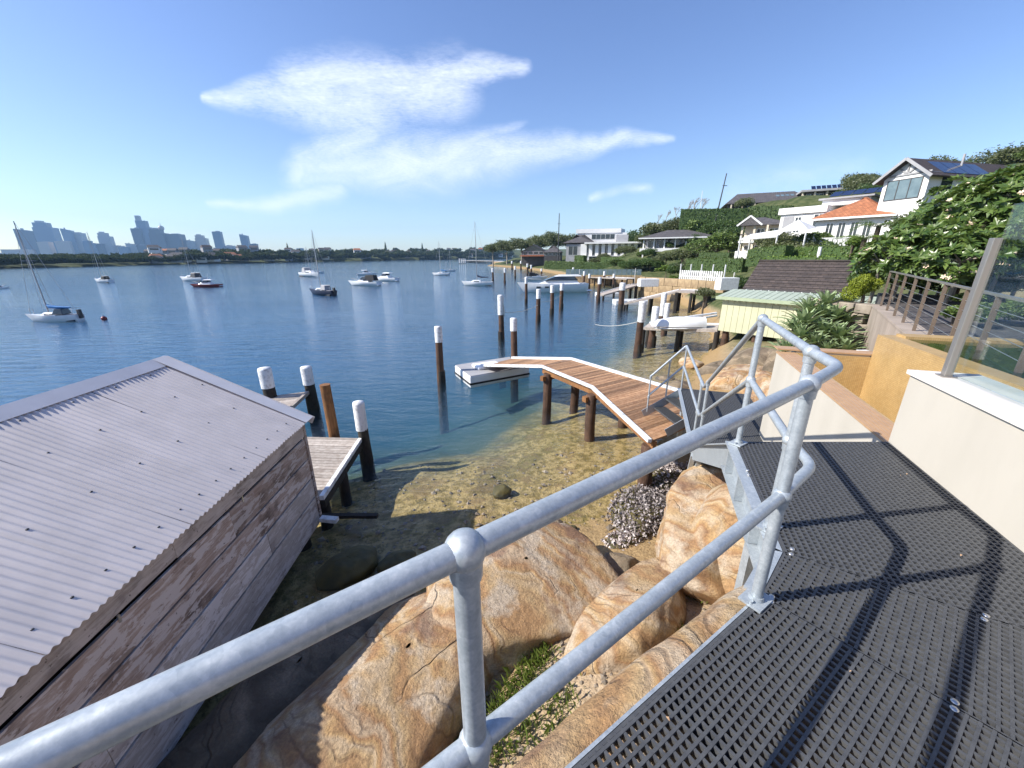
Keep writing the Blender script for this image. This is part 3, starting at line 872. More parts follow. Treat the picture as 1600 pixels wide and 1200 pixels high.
# skyline towers: photo column range, top row, style
def tower(u0, u1, vtop, Y, matk, label, style='flat', group='towers of the hazy skyline', cat='tower', name='office_tower'):
    a = PY(u0, 395, Y); c = PY(u1, 395, Y)
    uc = (u0 + u1) / 2
    ztop = zat(uc, vtop, Y)
    wd = (c.x - a.x) * .84; x = (a.x + c.x) / 2; dp = wd * .8
    t = thing(name, label, cat, (x, Y, 18), math.atan2(-x, Y) * .5 + rng.uniform(-.2, .2), group)
    h = ztop - 18
    mb = MB(); cap = MB()
    if style == 'flat': mb.box((0, 0, h / 2), (wd, dp, h)); cap.box((wd * .1, 0, h + h * .015), (wd * .45, dp * .4, h * .03))
    elif style == 'slant': mb.prism([(-wd / 2, -dp / 2), (wd / 2, -dp / 2), (wd / 2, dp / 2), (-wd / 2, dp / 2)], 0, [h, h * .93, h * .93, h]); cap.box((-wd * .2, 0, h), (wd * .1, dp * .2, h * .06))
    elif style == 'step':
        mb.box((0, 0, h * .41), (wd, dp, h * .82)); mb.box((-wd * .12, 0, h * .88), (wd * .72, dp * .7, h * .14)); cap.box((-wd * .2, 0, h * .97), (wd * .35, dp * .4, h * .06))
    elif style == 'taper':
        mb.add([(-wd * .5, -dp / 2, 0), (wd * .5, -dp / 2, 0), (wd * .5, dp / 2, 0), (-wd * .5, dp / 2, 0), (-wd * .42, -dp * .35, h * .72), (wd * .42, -dp * .35, h * .72), (wd * .42, dp * .35, h * .72), (-wd * .42, dp * .35, h * .72)],
               [(3, 2, 1, 0), (4, 5, 6, 7), (0, 1, 5, 4), (1, 2, 6, 5), (2, 3, 7, 6), (3, 0, 4, 7)])
        mb.box((-wd * .12, 0, h * .80), (wd * .55, dp * .5, h * .16)); cap.box((-wd * .26, 0, h * .94), (wd * .24, dp * .3, h * .12))
    mb.build('shaft', G[matk], t, local=True); cap.build('plant_room', G['tower_grey'], t, local=True)
    return t
TW = [(-30, -12, 384, 'tower_grey', 'flat', 'low grey block where the hazy skyline begins'), (-8, 8, 389, 'tower_blue', 'step', 'low stepped blue block at the end of the hazy skyline'),
      (15, 55, 384, 'tower_tan', 'flat', 'wide low tan block under the slanted skyline tower'), (42, 66, 358, 'tower_dark', 'slant', 'dark slanted-top tower beside the wide tan skyline block'),
      (72, 98, 345, 'tower_blue', 'step', 'broad stepped blue tower, second tallest of the hazy skyline'), (68, 84, 372, 'tower_tan', 'flat', 'tan slab in front of the broad stepped skyline tower'),
      (96, 115, 371, 'tower_tan', 'flat', 'tan slab beside the broad stepped skyline tower'), (110, 124, 357, 'tower_blue', 'slant', 'slim blue tower with slanted crown in hazy skyline'),
      (121, 139, 364, 'tower_grey', 'flat', 'grey tower beside the slim slanted blue tower'), (137, 153, 369, 'tower_blue', 'step', 'stepped blue tower amid the mid-height skyline blocks'),
      (152, 166, 375, 'tower_dark', 'flat', 'dark mid-height block beside the stepped grey tower'), (164, 181, 362, 'tower_grey', 'step', 'stepped grey tower standing above its low neighbours'),
      (172, 194, 378, 'tower_tan', 'flat', 'wide tan block in front of the stepped grey tower'), (190, 204, 380, 'tower_blue', 'flat', 'low blue block left of the leaning roof block'),
      (202, 216, 374, 'tower_grey', 'slant', 'grey block with leaning roof before the tallest tower'), (214, 234, 377, 'tower_dark', 'flat', 'dark low block at the foot of the tallest tower'),
      (217, 231, 357, 'tower_dark', 'flat', 'dark flat tower just behind the tallest skyline tower'), (225, 252, 337, 'tower_blue', 'taper', 'tallest tapering blue tower of the hazy skyline'),
      (245, 268, 356, 'tower_dark', 'step', 'dark stepped tower right beside the tallest tower'), (268, 292, 366, 'tower_dark', 'flat', 'wide dark slab beside the needle with round pod'),
      (297, 310, 369, 'tower_grey', 'slant', 'grey slant-topped tower past the wide dark slab'), (312, 329, 366, 'tower_tan', 'step', 'tan stepped tower with narrow crown past the dark slab'),
      (340, 353, 362, 'tower_blue', 'flat', 'lone slim blue tower rising over low blocks'), (336, 350, 381, 'tower_grey', 'flat', 'low grey block at the foot of lone slim tower'),
      (355, 374, 377, 'tower_grey', 'step', 'low stepped grey block between two slim towers'), (381, 393, 366, 'tower_blue', 'slant', 'slim blue tower with sharply slanted top'),
      (394, 405, 375, 'tower_dark', 'flat', 'short dark tower at the thin end of the skyline'), (448, 460, 381, 'tower_blue', 'step', 'small stepped blue block standing apart from skyline'),
      (464, 476, 382, 'tower_blue', 'flat', 'small flat blue block standing apart from skyline')]
for i_, (u0, u1, vt, mk, st, lb) in enumerate(TW):
    tower(u0, u1, vt + (6 if vt >= 369 else 0), 2500 + (i_ * 37) % 160, mk, lb, st)
Yt = 2560; x0 = PY(261, 390, Yt)
t = thing('observation_tower', 'thin needle tower with round pod in the hazy skyline', 'tower', (x0.x, Yt, 18))
mb = MB(); zt = zat(261, 352, Yt) - 18; mb.tube([(0, 0, 0), (0, 0, zt * .93)], [5, 4], 10); mb.build('shaft', G['tower_grey'], t, local=True)
mb = MB(); mb.tube([(0, 0, zt * .83), (0, 0, zt * .87), (0, 0, zt * .95), (0, 0, zt * .99)], [5, 14, 15, 5], 14); mb.build('pod', G['tower_tan'], t, local=True)
mb = MB(); mb.tube([(0, 0, zt * .98), (0, 0, zt * 1.08)], [2, .6], 6); mb.build('spire', G['tower_grey'], t, local=True)
# ------------------------------------------------------------------ walkway: grating deck, railing, staircase, landing
DZ = 3.75                                   # walkway level (water is 0)
LZ = 2.20                                   # lower landing
JZ = 1.55                                   # jetty deck
A1 = P(895, 1200, DZ); A2 = P(1192, 930, DZ)
dA = (A2 - A1).normalized(); nA_ = Vector((-dA.y, dA.x, 0))      # nA_ points to the water
dS = unit(0.345, 0.939); nS = Vector((dS.y, -dS.x, 0))           # along the stair line, and to its right
CB = P(1150, 690, DZ)                       # deck corner under the post at the stair head
WB = P(1388, 690, DZ)                       # foot of the cream wall corner
E2 = P(1226, 862, DZ)
A0 = A1 - dA * 2.6
wall_near = WB - dS * 4.6
S1a = A2.copy(); S1b = P(1600, 1165, DZ); s1d = (S1b - S1a).normalized()
S2a = E2.copy(); S2b = P(1600, 982, DZ); s2d = (S2b - S2a).normalized()
def meet(p, d, q, e):                       # meeting of two plan lines
    den = d.x * e.y - d.y * e.x
    t = ((q.x - p.x) * e.y - (q.y - p.y) * e.x) / den
    return p + d * t
W1 = meet(S1a, s1d, WB, dS); W2 = meet(S2a, s2d, WB, dS)
panelA = [A0, A2, W1, wall_near - dS * 0.5, A0 - nA_ * 2.2]
panelB = [A2, E2, W2, W1]
panelC = [E2, CB, WB, W2]
deck = thing('walkway', 'dark grey grating walkway deck beside the cream rendered wall', 'walkway', (A2.x, A2.y, DZ))
def grating(poly, da, parent, z, name='grating_panel', pitch=.0315, bw=.0105, dep=.036, pitch2=None):
    poly = [(p.x, p.y) for p in poly]
    mb = MB(); da = da.normalized(); db = Vector((-da.y, da.x, 0))
    for d, e, pt, zz in ((da, db, pitch, 0.0), (db, da, pitch2 or pitch, -.0015)):
        pr = [p[0] * e.x + p[1] * e.y for p in poly]
        k0, k1 = math.ceil(min(pr) / pt), math.floor(max(pr) / pt)
        for k in range(k0, k1 + 1):
            o = e * (k * pt)
            r = clip_line(poly, (o.x, o.y), (d.x, d.y))
            if r is None or r[1] - r[0] < .02: continue
            a, b = o + d * r[0], o + d * r[1]
            c = (a + b) / 2; c.z = z - dep / 2 + zz
            mb.box(c, ((b - a).length, bw, dep), d, e)
    for a, b in zip(poly, poly[1:] + poly[:1]):
        mb.bar((a[0], a[1], z - dep / 2 - .003), (b[0], b[1], z - dep / 2 - .003), .012, dep)
    return mb.build(name, G['grating'], parent)
inset = lambda poly: [sum((Vector(q) for q in poly), Vector()) / len(poly) + (Vector(p) - sum((Vector(q) for q in poly), Vector()) / len(poly)) * .997 for p in poly]
grating(inset(panelA), dA, deck, DZ)
grating(inset(panelB), (s1d + s2d * .0), deck, DZ)
grating(inset(panelC), dS, deck, DZ)
mb = MB()
mb.bar(A0 + nA_ * .012 - V(0, 0, .045), A2 + nA_ * .012 - V(0, 0, .045), .012, .075); mb.build('edge_plate', G['galvanised'], deck)
mb = MB()
for p, q in ((A2, E2), (E2, CB)):
    sd = (q - p).normalized(); nn = Vector((-sd.y, sd.x, 0))
    mb.bar(p + nn * .012 - V(0, 0, .13), q + nn * .012 - V(0, 0, .13), .01, .25)
    mb.bar(p + nn * .045 - V(0, 0, .01), q + nn * .045 - V(0, 0, .01), .075, .012)
    mb.bar(p + nn * .045 - V(0, 0, .25), q + nn * .045 - V(0, 0, .25), .075, .012)
for f in (.25, .6, .9):
    q = E2 + (CB - E2) * f; sd = (CB - E2).normalized(); nn = Vector((-sd.y, sd.x, 0))
    mb.box(q + nn * .04 - V(0, 0, .13), (.01, .07, .22), sd, nn)
mb.build('edge_channel', G['galvanised'], deck)
mb = MB()
for f in (.2, .5, .8):
    q = A0 + (A2 - A0) * f; mb.bar(q - V(0, 0, .10), q - nA_ * 2.0 - V(0, 0, .10), .06, .12)
mb.build('joist', G['galvanised'], deck)
for (u, v) in ((1238, 858), (1236, 866), (1206, 932), (1205, 940), (1541, 962), (1538, 968), (1492, 1097), (1491, 1108), (1168, 735), (1170, 742)):
    c = P(u, v, DZ); mb = MB(); mb.tube([(c.x, c.y, DZ), (c.x, c.y, DZ + .004), (c.x, c.y, DZ + .0045)], [.012, .012, .004], 14); mb.build('clip_disc', G['clip_steel'], deck)
# supports of the deck: steel legs down to rock
for q in (A0 + dA * 1.2 - nA_ * .3, A2 - nA_ * .45 - dA * .25, CB + nS * .25 - dS * .15):
    mb = MB(); zb = hz(q.x, q.y) - .15; mb.bar((q.x, q.y, zb), (q.x, q.y, DZ - .1), .09, .09); mb.build('leg', G['galvanised'], deck)

RZ, MZ, TR = DZ + 1.075, DZ + 0.575, .0243
rail = thing('railing', 'galvanised tube railing with ball joints along walkway, stair and landing', 'railing', (A2.x, A2.y, DZ))
pA = P(1265, 600, RZ); p1 = P(726, 860, RZ); dR = (pA - p1); dR.z = 0; dR.normalize()
p0 = pA - dR * 2.35
pE = P(1311, 573, RZ); pB = P(1268, 550, RZ); pC = P(1192, 498, RZ)
LR = LZ + 1.075
pV = P(1100, 605, LR)                      # foot of the first flight's rail
pK = P(1073, 540, LR)                      # far corner of the landing
JR = JZ + 0.95
pJ = P(1017, 588, JR + .06)
def arc_path(pts, r=.06, n=5):
    out = [pts[0]]
    for a, b, c in zip(pts[:-2], pts[1:-1], pts[2:]):
        d0 = (a - b).normalized(); d1 = (c - b).normalized()
        rr = min(r, (a - b).length * .4, (c - b).length * .4)
        s, e = b + d0 * rr, b + d1 * rr
        for k in range(n + 1):
            t = k / n; out.append(s * (1 - t) ** 2 + b * 2 * t * (1 - t) + e * t ** 2)
    out.append(pts[-1]); return out
def low(p, dz=.5): return Vector((p.x, p.y, p.z - dz))
mb = MB(); mb.tube(arc_path([p0, pA, pE, pB, pC, pV, pK, pJ], .07), TR, 18); mb.build('top_rail', G['galvanised'], rail)
mb = MB(); mb.tube(arc_path([low(p) for p in (p0, pA, pE, pB, pC, pV, pK)] + [low(pJ, .48)], .07), TR, 18); mb.build('mid_rail', G['galvanised'], rail)
def post(top, zfoot, plate=True, r=TR, ballr=.037):
    mb = MB(); mb.tube([(top.x, top.y, zfoot), (top.x, top.y, top.z)], r, 16)
    po = mb.build('post', G['galvanised'], rail)
    for zz in (top.z, top.z - .5):
        b = MB(); b.ball((top.x, top.y, zz), ballr, 18, 12, (1, 1, 1.0)); b.tube([(top.x, top.y, zz - .055), (top.x, top.y, zz - .02)], [.029, .031], 16); b.build('ball_joint', G['galvanised'], po)
    if plate:
        b = MB(); b.box((top.x, top.y, zfoot + .005), (.13, .10, .012), dA, nA_); b.tube([(top.x, top.y, zfoot + .01), (top.x, top.y, zfoot + .03)], [.034, .03], 14)
        for sx in (-1, 1): b.tube([V(top.x, top.y, zfoot + .01) + dA * (.048 * sx), V(top.x, top.y, zfoot + .024) + dA * (.048 * sx)], .009, 8)
        b.build('base_plate', G['galvanised'], po)
    return po
post(p1, DZ + .0); post(p0 + dR * .02, DZ + .0)
post(pA, DZ + .0); post(pB, DZ + .0); post(pC, DZ + .0)
flight_d = (pV - pC); run1 = math.hypot(flight_d.x, flight_d.y)
for f in (.86,):
    q = pC + flight_d * f; post(q, q.z - 1.1, False, .02, .03)
ld = (pK - pV)
post(pV + ld * .08, LZ, False, .02, .03); post(pK - ld * .03, LZ, False, .02, .03)
fl2 = pJ - pK
post(pK + fl2 * .45, (pK + fl2 * .45).z - 1.0, False, .018, .026); post(pJ, JZ + .1, False, .018, .026)

# first flight, landing, second flight
stair = thing('staircase', 'galvanised steel staircase with dark grating treads down to the jetty', 'staircase', (pC.x, pC.y, LZ))
sw = 1.25
c0 = Vector((CB.x, CB.y, DZ)); f1 = Vector((pV.x - pC.x, pV.y - pC.y, 0)); fd = f1.normalized(); fn = Vector((fd.y, -fd.x, 0))
NT_ = 8
for k in range(1, NT_):
    z = DZ - (DZ - LZ) * k / NT_; s = run1 * (k - .5) / NT_
    base_ = Vector((pC.x, pC.y, 0)) + fd * s
    poly = [base_ + fn * .03 - fd * .13, base_ + fn * .03 + fd * .15, base_ + fn * sw + fd * .15, base_ + fn * sw - fd * .13]
    grating(poly, fd, stair, z, 'tread')
for off in (-.01, sw + .03):
    mb = MB(); a = Vector((pC.x, pC.y, DZ - .14)) + fn * off; bq = Vector((pV.x, pV.y, LZ - .10)) + fn * off
    mb.bar(a, bq, .012, .25); mb.bar(a + V(0, 0, .125) - fn * .03, bq + V(0, 0, .125) - fn * .03, .07, .012)
    if off < 0:
        mb.bar(bq, bq + V(ld.x, ld.y, 0), .012, .22); mb.bar(bq + V(0, 0, .11) - fn * .03, bq + V(ld.x, ld.y, .11) - fn * .03, .07, .012)
    mb.build('stringer', G['galvanised'], stair)
ldd = unit(ld.x, ld.y); ldn = Vector((ldd.y, -ldd.x, 0)); Ls = math.hypot(ld.x, ld.y)
v0 = Vector((pV.x, pV.y, 0))
lpoly = [v0 - ldd * .05, v0 + ldd * (Ls + .05), v0 + ldd * (Ls + .05) + ldn * 1.45, v0 - ldd * .05 + ldn * 1.45]
grating(lpoly, ldd, stair, LZ, 'landing_panel')
mb = MB()
for i_ in range(4):
    a, bq = lpoly[i_], lpoly[(i_ + 1) % 4]
    if i_ == 0: continue
    mb.bar(a - V(0, 0, -LZ + .13), bq - V(0, 0, -LZ + .13), .012, .22)
mb.build('landing_frame', G['galvanised'], stair)
k0 = Vector((pK.x, pK.y, 0)); j0 = Vector((pJ.x, pJ.y, 0)); d2 = (j0 - k0); run2 = d2.length; d2.normalize(); n2 = Vector((d2.y, -d2.x, 0))
n2 = n2 if n2.dot(-ldd) > 0 else -n2
mb = MB(); mb.bar(k0 + V(0, 0, LZ - .10), j0 + V(0, 0, JZ + .05) + d2 * .1, .012, .2); mb.build('stringer', G['galvanised'], stair)
mb = MB(); mb.bar(k0 + V(0, 0, LZ - .10) + n2 * 1.1, j0 + V(0, 0, JZ + .05) + d2 * .1 + n2 * 1.1, .012, .2); mb.build('stringer', G['galvanised'], stair)
for k in (1, 2):
    q = k0 + d2 * (run2 * k / 3 - .05); z = LZ - (LZ - JZ) * k / 3
    grating([q - d2 * .13 + n2 * .02, q + d2 * .15 + n2 * .02, q + d2 * .15 + n2 * 1.08, q - d2 * .13 + n2 * 1.08], d2, stair, z, 'tread')
for q in (v0 + ldn * .1 + ldd * .1, v0 + ldd * (Ls - .1) + ldn * .1, v0 + ldd * .1 + ldn * 1.3, v0 + ldd * (Ls - .1) + ldn * 1.3):
    mb = MB(); mb.bar((q.x, q.y, hz(q.x, q.y) - .3), (q.x, q.y, LZ - .05), .09, .09); mb.build('leg', G['galvanised'], stair)
mb = MB(); bq = Vector((pV.x, pV.y, LZ - .15)); mb.bar(bq, bq + fd * .5 - V(0, 0, 1.0), .07, .07); mb.build('brace', G['galvanised'], stair)

# ------------------------------------------------------------------ timber jetty, gangway, pontoon
L0, L1, L2 = P(1015, 692, JZ), P(925, 607, JZ), P(846, 574, JZ)
R2, R1 = P(892, 562, JZ), P(1062, 613, JZ)
jd = unit(*( (L2 - L1 + (R2 - R1).normalized() * (L2 - L1).length).to_2d() )); jp = Vector((jd.y, -jd.x, 0))
R1b = meet(L1, jp, R1, (R2 - R1).normalized())
Rn = R1 + (R1 - R2).normalized() * 1.4
jetty = thing('timber_jetty', 'red-brown timber jetty with white edging leading to the pontoon', 'jetty', (L1.x, L1.y, 0))
def planks(poly, d, pitch, w_, th, z, mat, parent, name='plank', gap_end=.0):
    e = Vector((-d.y, d.x, 0)); pl = [(p.x, p.y) for p in poly]
    pr = [p[0] * e.x + p[1] * e.y for p in pl]
    for k in range(math.ceil(min(pr) / pitch), math.floor(max(pr) / pitch) + 1):
        o = e * (k * pitch); r = clip_line(pl, (o.x, o.y), (d.x, d.y))
        if r is None or r[1] - r[0] < .06: continue
        a, bq = o + d * (r[0] + gap_end), o + d * (r[1] - gap_end); c = (a + bq) / 2
        mb = MB(); mb.box((0, 0, 0), ((bq - a).length, w_, th), d, e)
        ob = mb.build(name, mat, parent, local=True)
        ob.location = Vector((c.x, c.y, z - th / 2 + rng.uniform(-.003, .003))) - parent.location
planks([L0, L1, R1b, Rn], jp, .105, .098, .035, JZ, G['plank_red'], jetty)
planks([L1, L2, R2, R1b], jp, .105, .098, .035, JZ, G['plank_red'], jetty)
for a, bq in ((L0, L1), (L1, L2), (R2, R1)):
    mb = MB(); mb.bar(a + V(0, 0, .045), bq + V(0, 0, .045), .09, .085); mb.build('white_kerb', G['weathered_white'], jetty, bevel=.006)
for off in (.06, .5, .94):
    mb = MB()
    a, bq = L0 + (Rn - L0) * off, L1 + (R1b - L1) * off; c = L2 + (R2 - L2) * off
    mb.bar(a - V(0, 0, .13), bq - V(0, 0, .13), .09, .18); mb.bar(bq - V(0, 0, .13), c - V(0, 0, .13), .09, .18); mb.build('bearer', G['timber_orange'], jetty)
def jpile(x, y, ztop, r=.15, mat='timber_dark', parent=jetty, name='pile'):
    mb = MB(); zb = min(hz(x, y), 0) - .5
    mb.tube([(x + rng.uniform(-.05, .05), y, zb), (x, y, zb + (ztop - zb) * .5), (x, y, ztop - .02), (x, y, ztop)], [r * 1.08, r * 1.02, r, r * .9], 14)
    return mb.build(name, G[mat], parent)
for q, zt in ((L2 + jp * .02 - jd * .35, JZ - .14), (L1 + jp * -.05 - jd * .05, JZ - .16), (R2 - jp * .25 - jd * .6, JZ - .14), (R1b - jp * .3, JZ - .16), (L0 + jp * .25 + jd * .2, JZ - .2), (Rn - jp * .5 + jd * .3, JZ - .2)):
    jpile(q.x, q.y, zt)
for a, bq in ((L2 - jd * .35 - jp * .25, R2 - jd * .5 + jp * .1), (L1 - jp * .3, R1b)):
    mb = MB(); mb.bar(a - V(0, 0, .29), bq - V(0, 0, .29), .16, .16); mb.build('headstock', G['timber_orange'], jetty)

gw = thing('gangway', 'short timber gangway with white rails sloping onto the white pontoon', 'gangway', (L2.x, L2.y, JZ))
PZ = .42
g0, g1 = P(752, 572, PZ + .12), P(800, 560, PZ + .12)
mb = MB(); nn_ = 12
for k in range(nn_):
    f0, f1_ = k / nn_ + .004, (k + 1) / nn_ - .004
    m_ = MB(); q = [L2 + (g0 - L2) * f0, L2 + (g0 - L2) * f1_, R2 + (g1 - R2) * f1_, R2 + (g1 - R2) * f0]
    m_.slab([p + V(0, 0, -.004) for p in q], .03); m_.build('plank', G['plank_red'], gw)
for a, bq in ((L2, g0), (R2, g1)):
    mb = MB(); mb.bar(a + V(0, 0, .04), bq + V(0, 0, .04), .08, .1); mb.build('side_rail', G['weathered_white'], gw)
pq = [P(735, 603, 0), P(711, 584, 0), P(782, 563, 0), P(827, 586, 0)]
pq[2] = pq[1] + (pq[3] - pq[0])
pont = thing('pontoon', 'white floating pontoon with sloped ramp block beside the gangway end', 'pontoon', (pq[0].x, pq[0].y, 0))
mb = MB(); mb.prism([(p.x, p.y) for p in pq], -.12, PZ); mb.build('float', G['gelcoat'], pont, bevel=.05)
mb = MB(); cc = sum(pq, Vector()) / 4; mb.prism([((p.x - cc.x) * 1.012 + cc.x, (p.y - cc.y) * 1.012 + cc.y) for p in pq], .02, .11); mb.build('fender_strip', G['canvas_black'], pont)
mb = MB(); mb.prism([((p.x - cc.x) * .42 + cc.x - .2, (p.y - cc.y) * .36 + cc.y - .2) for p in pq], PZ, PZ + .16); mb.build('ramp_block', G['gelcoat'], pont, bevel=.06)
mb = MB(); mb.prism([((p.x - cc.x) * .985 + cc.x, (p.y - cc.y) * .985 + cc.y) for p in pq], PZ, PZ + .012); mb.build('deck_mat', G['house_grey'], pont)

# ------------------------------------------------------------------ mooring piles
def mooring_pile(u, vtop, vwl, wpx, label, group=None, cap=.35, mat='timber_dark', dark=.45, capm='weathered_white', base=None, rope_ring=True, spl=None):
    b = base if base is not None else P(u, vwl, 0)
    dep = (b - CAM).dot(Fv)
    r = max(.09, wpx * .86 / FOC * dep / 2)
    pt = PY(u, vtop, b.y); ztop = pt.z
    t = thing('mooring_pile', label, 'pile', (b.x, b.y, 0), 0, group)
    zb = min(hz(b.x, b.y), 0) - .4
    H = ztop; zc = ztop - H * cap
    lean = rng.uniform(-.03, .03)
    m_ = MB(); zs = [zb, 0, zc * .35, zc * .7, zc + .02]
    m_.tube([(lean * (z - ztop), 0, z) for z in zs], [r * 1.1, r * 1.06, r * 1.0, r * .97, r * .95], 14); m_.build('shaft', G[mat], t, local=True)
    m_ = MB(); m_.tube([(0, 0, zb + .1), (0, 0, dark * .5), (lean * .3, 0, dark)], [r * 1.14, r * 1.13, r * 1.07], 14); m_.build('tide_band', G['timber_black'], t, local=True)
    if cap > 0:
        m_ = MB(); m_.tube([(0, 0, zc), (0, 0, ztop - .05), (0, 0, ztop), (0, 0, ztop + r * .12)], [r * 1.04, r * 1.04, r * .96, r * .1], 16); m_.build('white_cap', G[capm], t, local=True)
    return t
MP = [(690, 510, 594, 13, 'white-capped mooring pile standing in open water before the pontoon', .28), (803, 497, 571, 12, 'white-capped brown pile just behind the pontoon', .26),
      (783, 461, 528, 10, 'white-capped pile with hanging rope, beyond the pontoon', .45), (841, 452, 500, 8, 'white-capped pile tied to the hanging-rope pile by a slack line', .30),
      (862, 446, 489, 7, 'white-capped pile by the bow of the motor yacht', .26), (877, 443, 481, 7, 'white-capped pile by the middle of the motor yacht', .28),
      (822, 433, 473, 5, 'dark slim pile in front of the motor yacht bow', .25), (935, 433, 471, 6, 'white-capped pile by the stern of the motor yacht', .28),
      (970, 442, 482, 10, 'thick white-capped pile beside the sloping grey gangway', .28), (997, 471, 549, 12, 'white-capped pile with wound rope near the dinghy platform', .40),
      (1019, 479, 536, 12, 'half-white pile at the corner of the dinghy platform', .55), (1033, 458, 505, 9, 'tall white pile behind the dinghy platform', .75), (1038, 474, 520, 9, 'shorter white pile behind the dinghy platform', .6)]
MPOBJ = {}
for u, vt, vw, wp, lb, cp in MP: MPOBJ[u] = mooring_pile(u, vt, vw, wp, lb, 'mooring piles with white caps', cp)
for u, vt, vw, wp in ((770, 419, 440, 3.4), (789, 419, 442, 3.4), (824, 412, 430, 3), (805, 416, 434, 3), (800, 408, 421, 3), (814, 408, 421, 3), (846, 420, 433, 3.2), (895, 418, 440, 3.5), (912, 424, 447, 4), (830, 414, 433, 3), (905, 421, 444, 3.6), (920, 428, 450, 4), (958, 428, 448, 4), (943, 424, 446, 3.6)):
    mooring_pile(u, vt, vw, wp, 'slim distant mooring pile with pale top along the far jetties', 'slim distant mooring piles', .3)
for u in range(718, 729, 3):
    mooring_pile(u, 404, 412, 1.3, 'pale pile in the tight cluster at the end of the far wharf', 'pale pile cluster at the far wharf', .95)
def mooring_rope(a, bq, sag, label):
    m_ = MB(); pts = [a + (bq - a) * (k / 14) - V(0, 0, sag * 4 * (k / 14) * (1 - k / 14)) for k in range(15)]
    m_.tube(pts, .018, 6); o = m_.build('mooring_rope', G['rope']); tag(o, label, 'rope')
pt = lambda u, f: Vector((MPOBJ[u].location.x, MPOBJ[u].location.y, zat(u, dict((m[0], m[1]) for m in MP)[u], MPOBJ[u].location.y) * f))
mooring_rope(pt(783, .62), pt(841, .5), .25, 'pale slack rope from the hanging-rope pile to its neighbour')
mooring_rope(pt(841, .6), pt(877, .55), .25, 'pale rope running on to the piles by the motor yacht')
mooring_rope(pt(997, .62), P(930, 507, .15), .2, 'pale line from the rope-wound pile down to the water')
m_ = MB(); a = pt(783, .8); m_.tube([a + V(.17, -.1, 0), a + V(.2, -.12, -.6), a + V(.24, -.12, -.85), a + V(.27, -.1, -.6), a + V(.2, -.1, -.1)], .022, 6); tag(m_.build('hanging_rope', G['rope']), 'rope loop hanging down the side of a white-capped pile', 'rope')

# ------------------------------------------------------------------ old boat shed with corrugated roof
e1 = PY(488, 653, 6.75)
sa = P(0, 1092, e1.z) - e1; sa.z = 0; sa.normalize(); sb = Vector((sa.y, -sa.x, 0))          # along the eave to the camera; across to the ridge
PIT = .52; RW = 2.2; SL = 8.4
SE = e1 + sa * .16 + sb * .15; SE.z = 0; ZE = e1.z + .15 * PIT
shed = thing('boat_shed', 'old timber boat shed with pale corrugated iron roof over the water', 'shed', (SE.x, SE.y, .2))
pitch = .076
def sheet(s0, n, w0, w1, side=1):
    m_ = MB(); rows = 7; cols = n * 8; vs = []
    for r_ in range(rows + 1):
        w_ = w0 + (w1 - w0) * r_ / rows
        for c in range(cols + 1):
            s = s0 + c * pitch / 8
            h = .0115 * math.sin(2 * math.pi * (c / 8)) + .004 * math.sin(c * .11 + w_ * 2.3)
            ww = w_ if side > 0 else 2 * RW - w_
            q = SE + sa * s + sb * ww
            vs.append((q.x, q.y, ZE + PIT * w_ + h))
    fs = [(r_ * (cols + 1) + c, r_ * (cols + 1) + c + 1, (r_ + 1) * (cols + 1) + c + 1, (r_ + 1) * (cols + 1) + c) for r_ in range(rows) for c in range(cols)]
    if side > 0: fs = [tuple(reversed(f)) for f in fs]
    m_.add(vs, fs, True); return m_
for k in range(11):
    sheet(-.12 + k * .76, 10, -.14, RW - .05).build('roof_sheet', G['roof_sheet'], shed).location.z = .004 * (k % 2)
for k in range(11):
    sheet(-.12 + k * .76, 10, -.14, RW - .05, -1).build('roof_sheet', G['roof_sheet'], shed).location.z = .004 * (k % 2)
def rp(s, w_, dz=0): q = SE + sa * s + sb * w_; zz = ZE + PIT * (w_ if w_ <= RW else 2 * RW - w_); return Vector((q.x, q.y, zz + dz))
m_ = MB()
m_.slab([rp(-.16, RW - .19, .022), rp(SL, RW - .19, .022), rp(SL, RW, .045), rp(-.16, RW, .045)], .004)
m_.slab([rp(-.16, RW + .19, .022), rp(SL, RW + .19, .022), rp(SL, RW, .045), rp(-.16, RW, .045)], .004)
m_.build('ridge_cap', G['roof_flashing'], shed)
m_ = MB()
for wa, wb_ in ((-.16, RW), (2 * RW + .16, RW)):
    m_.slab([rp(-.17, wa, .026), rp(.10, wa, .026), rp(.10, wb_, .048), rp(-.17, wb_, .048)], .004)
    a, bq = rp(-.17, wa, .026), rp(-.17, wb_, .048); m_.bar(a - V(0, 0, .07), bq - V(0, 0, .07), .008, .15)
m_.build('barge_flashing', G['roof_flashing'], shed)
m_ = MB()
for w_ in (.06, .78, 1.42, 1.95):
    for k in range(26):
        if (k + int(w_ * 10)) % 2 and w_ > .1: continue
        q = rp(-.12 + .076 * (int(2 + k * 4 + (w_ > .5) * 2) + .25), w_, .008); m_.tube([q, q + V(0, 0, .009), q + V(0, 0, .013)], [.014, .013, .005], 7)
o = m_.build('roof_screw', G['dark_metal'], shed); o['kind'] = 'stuff'
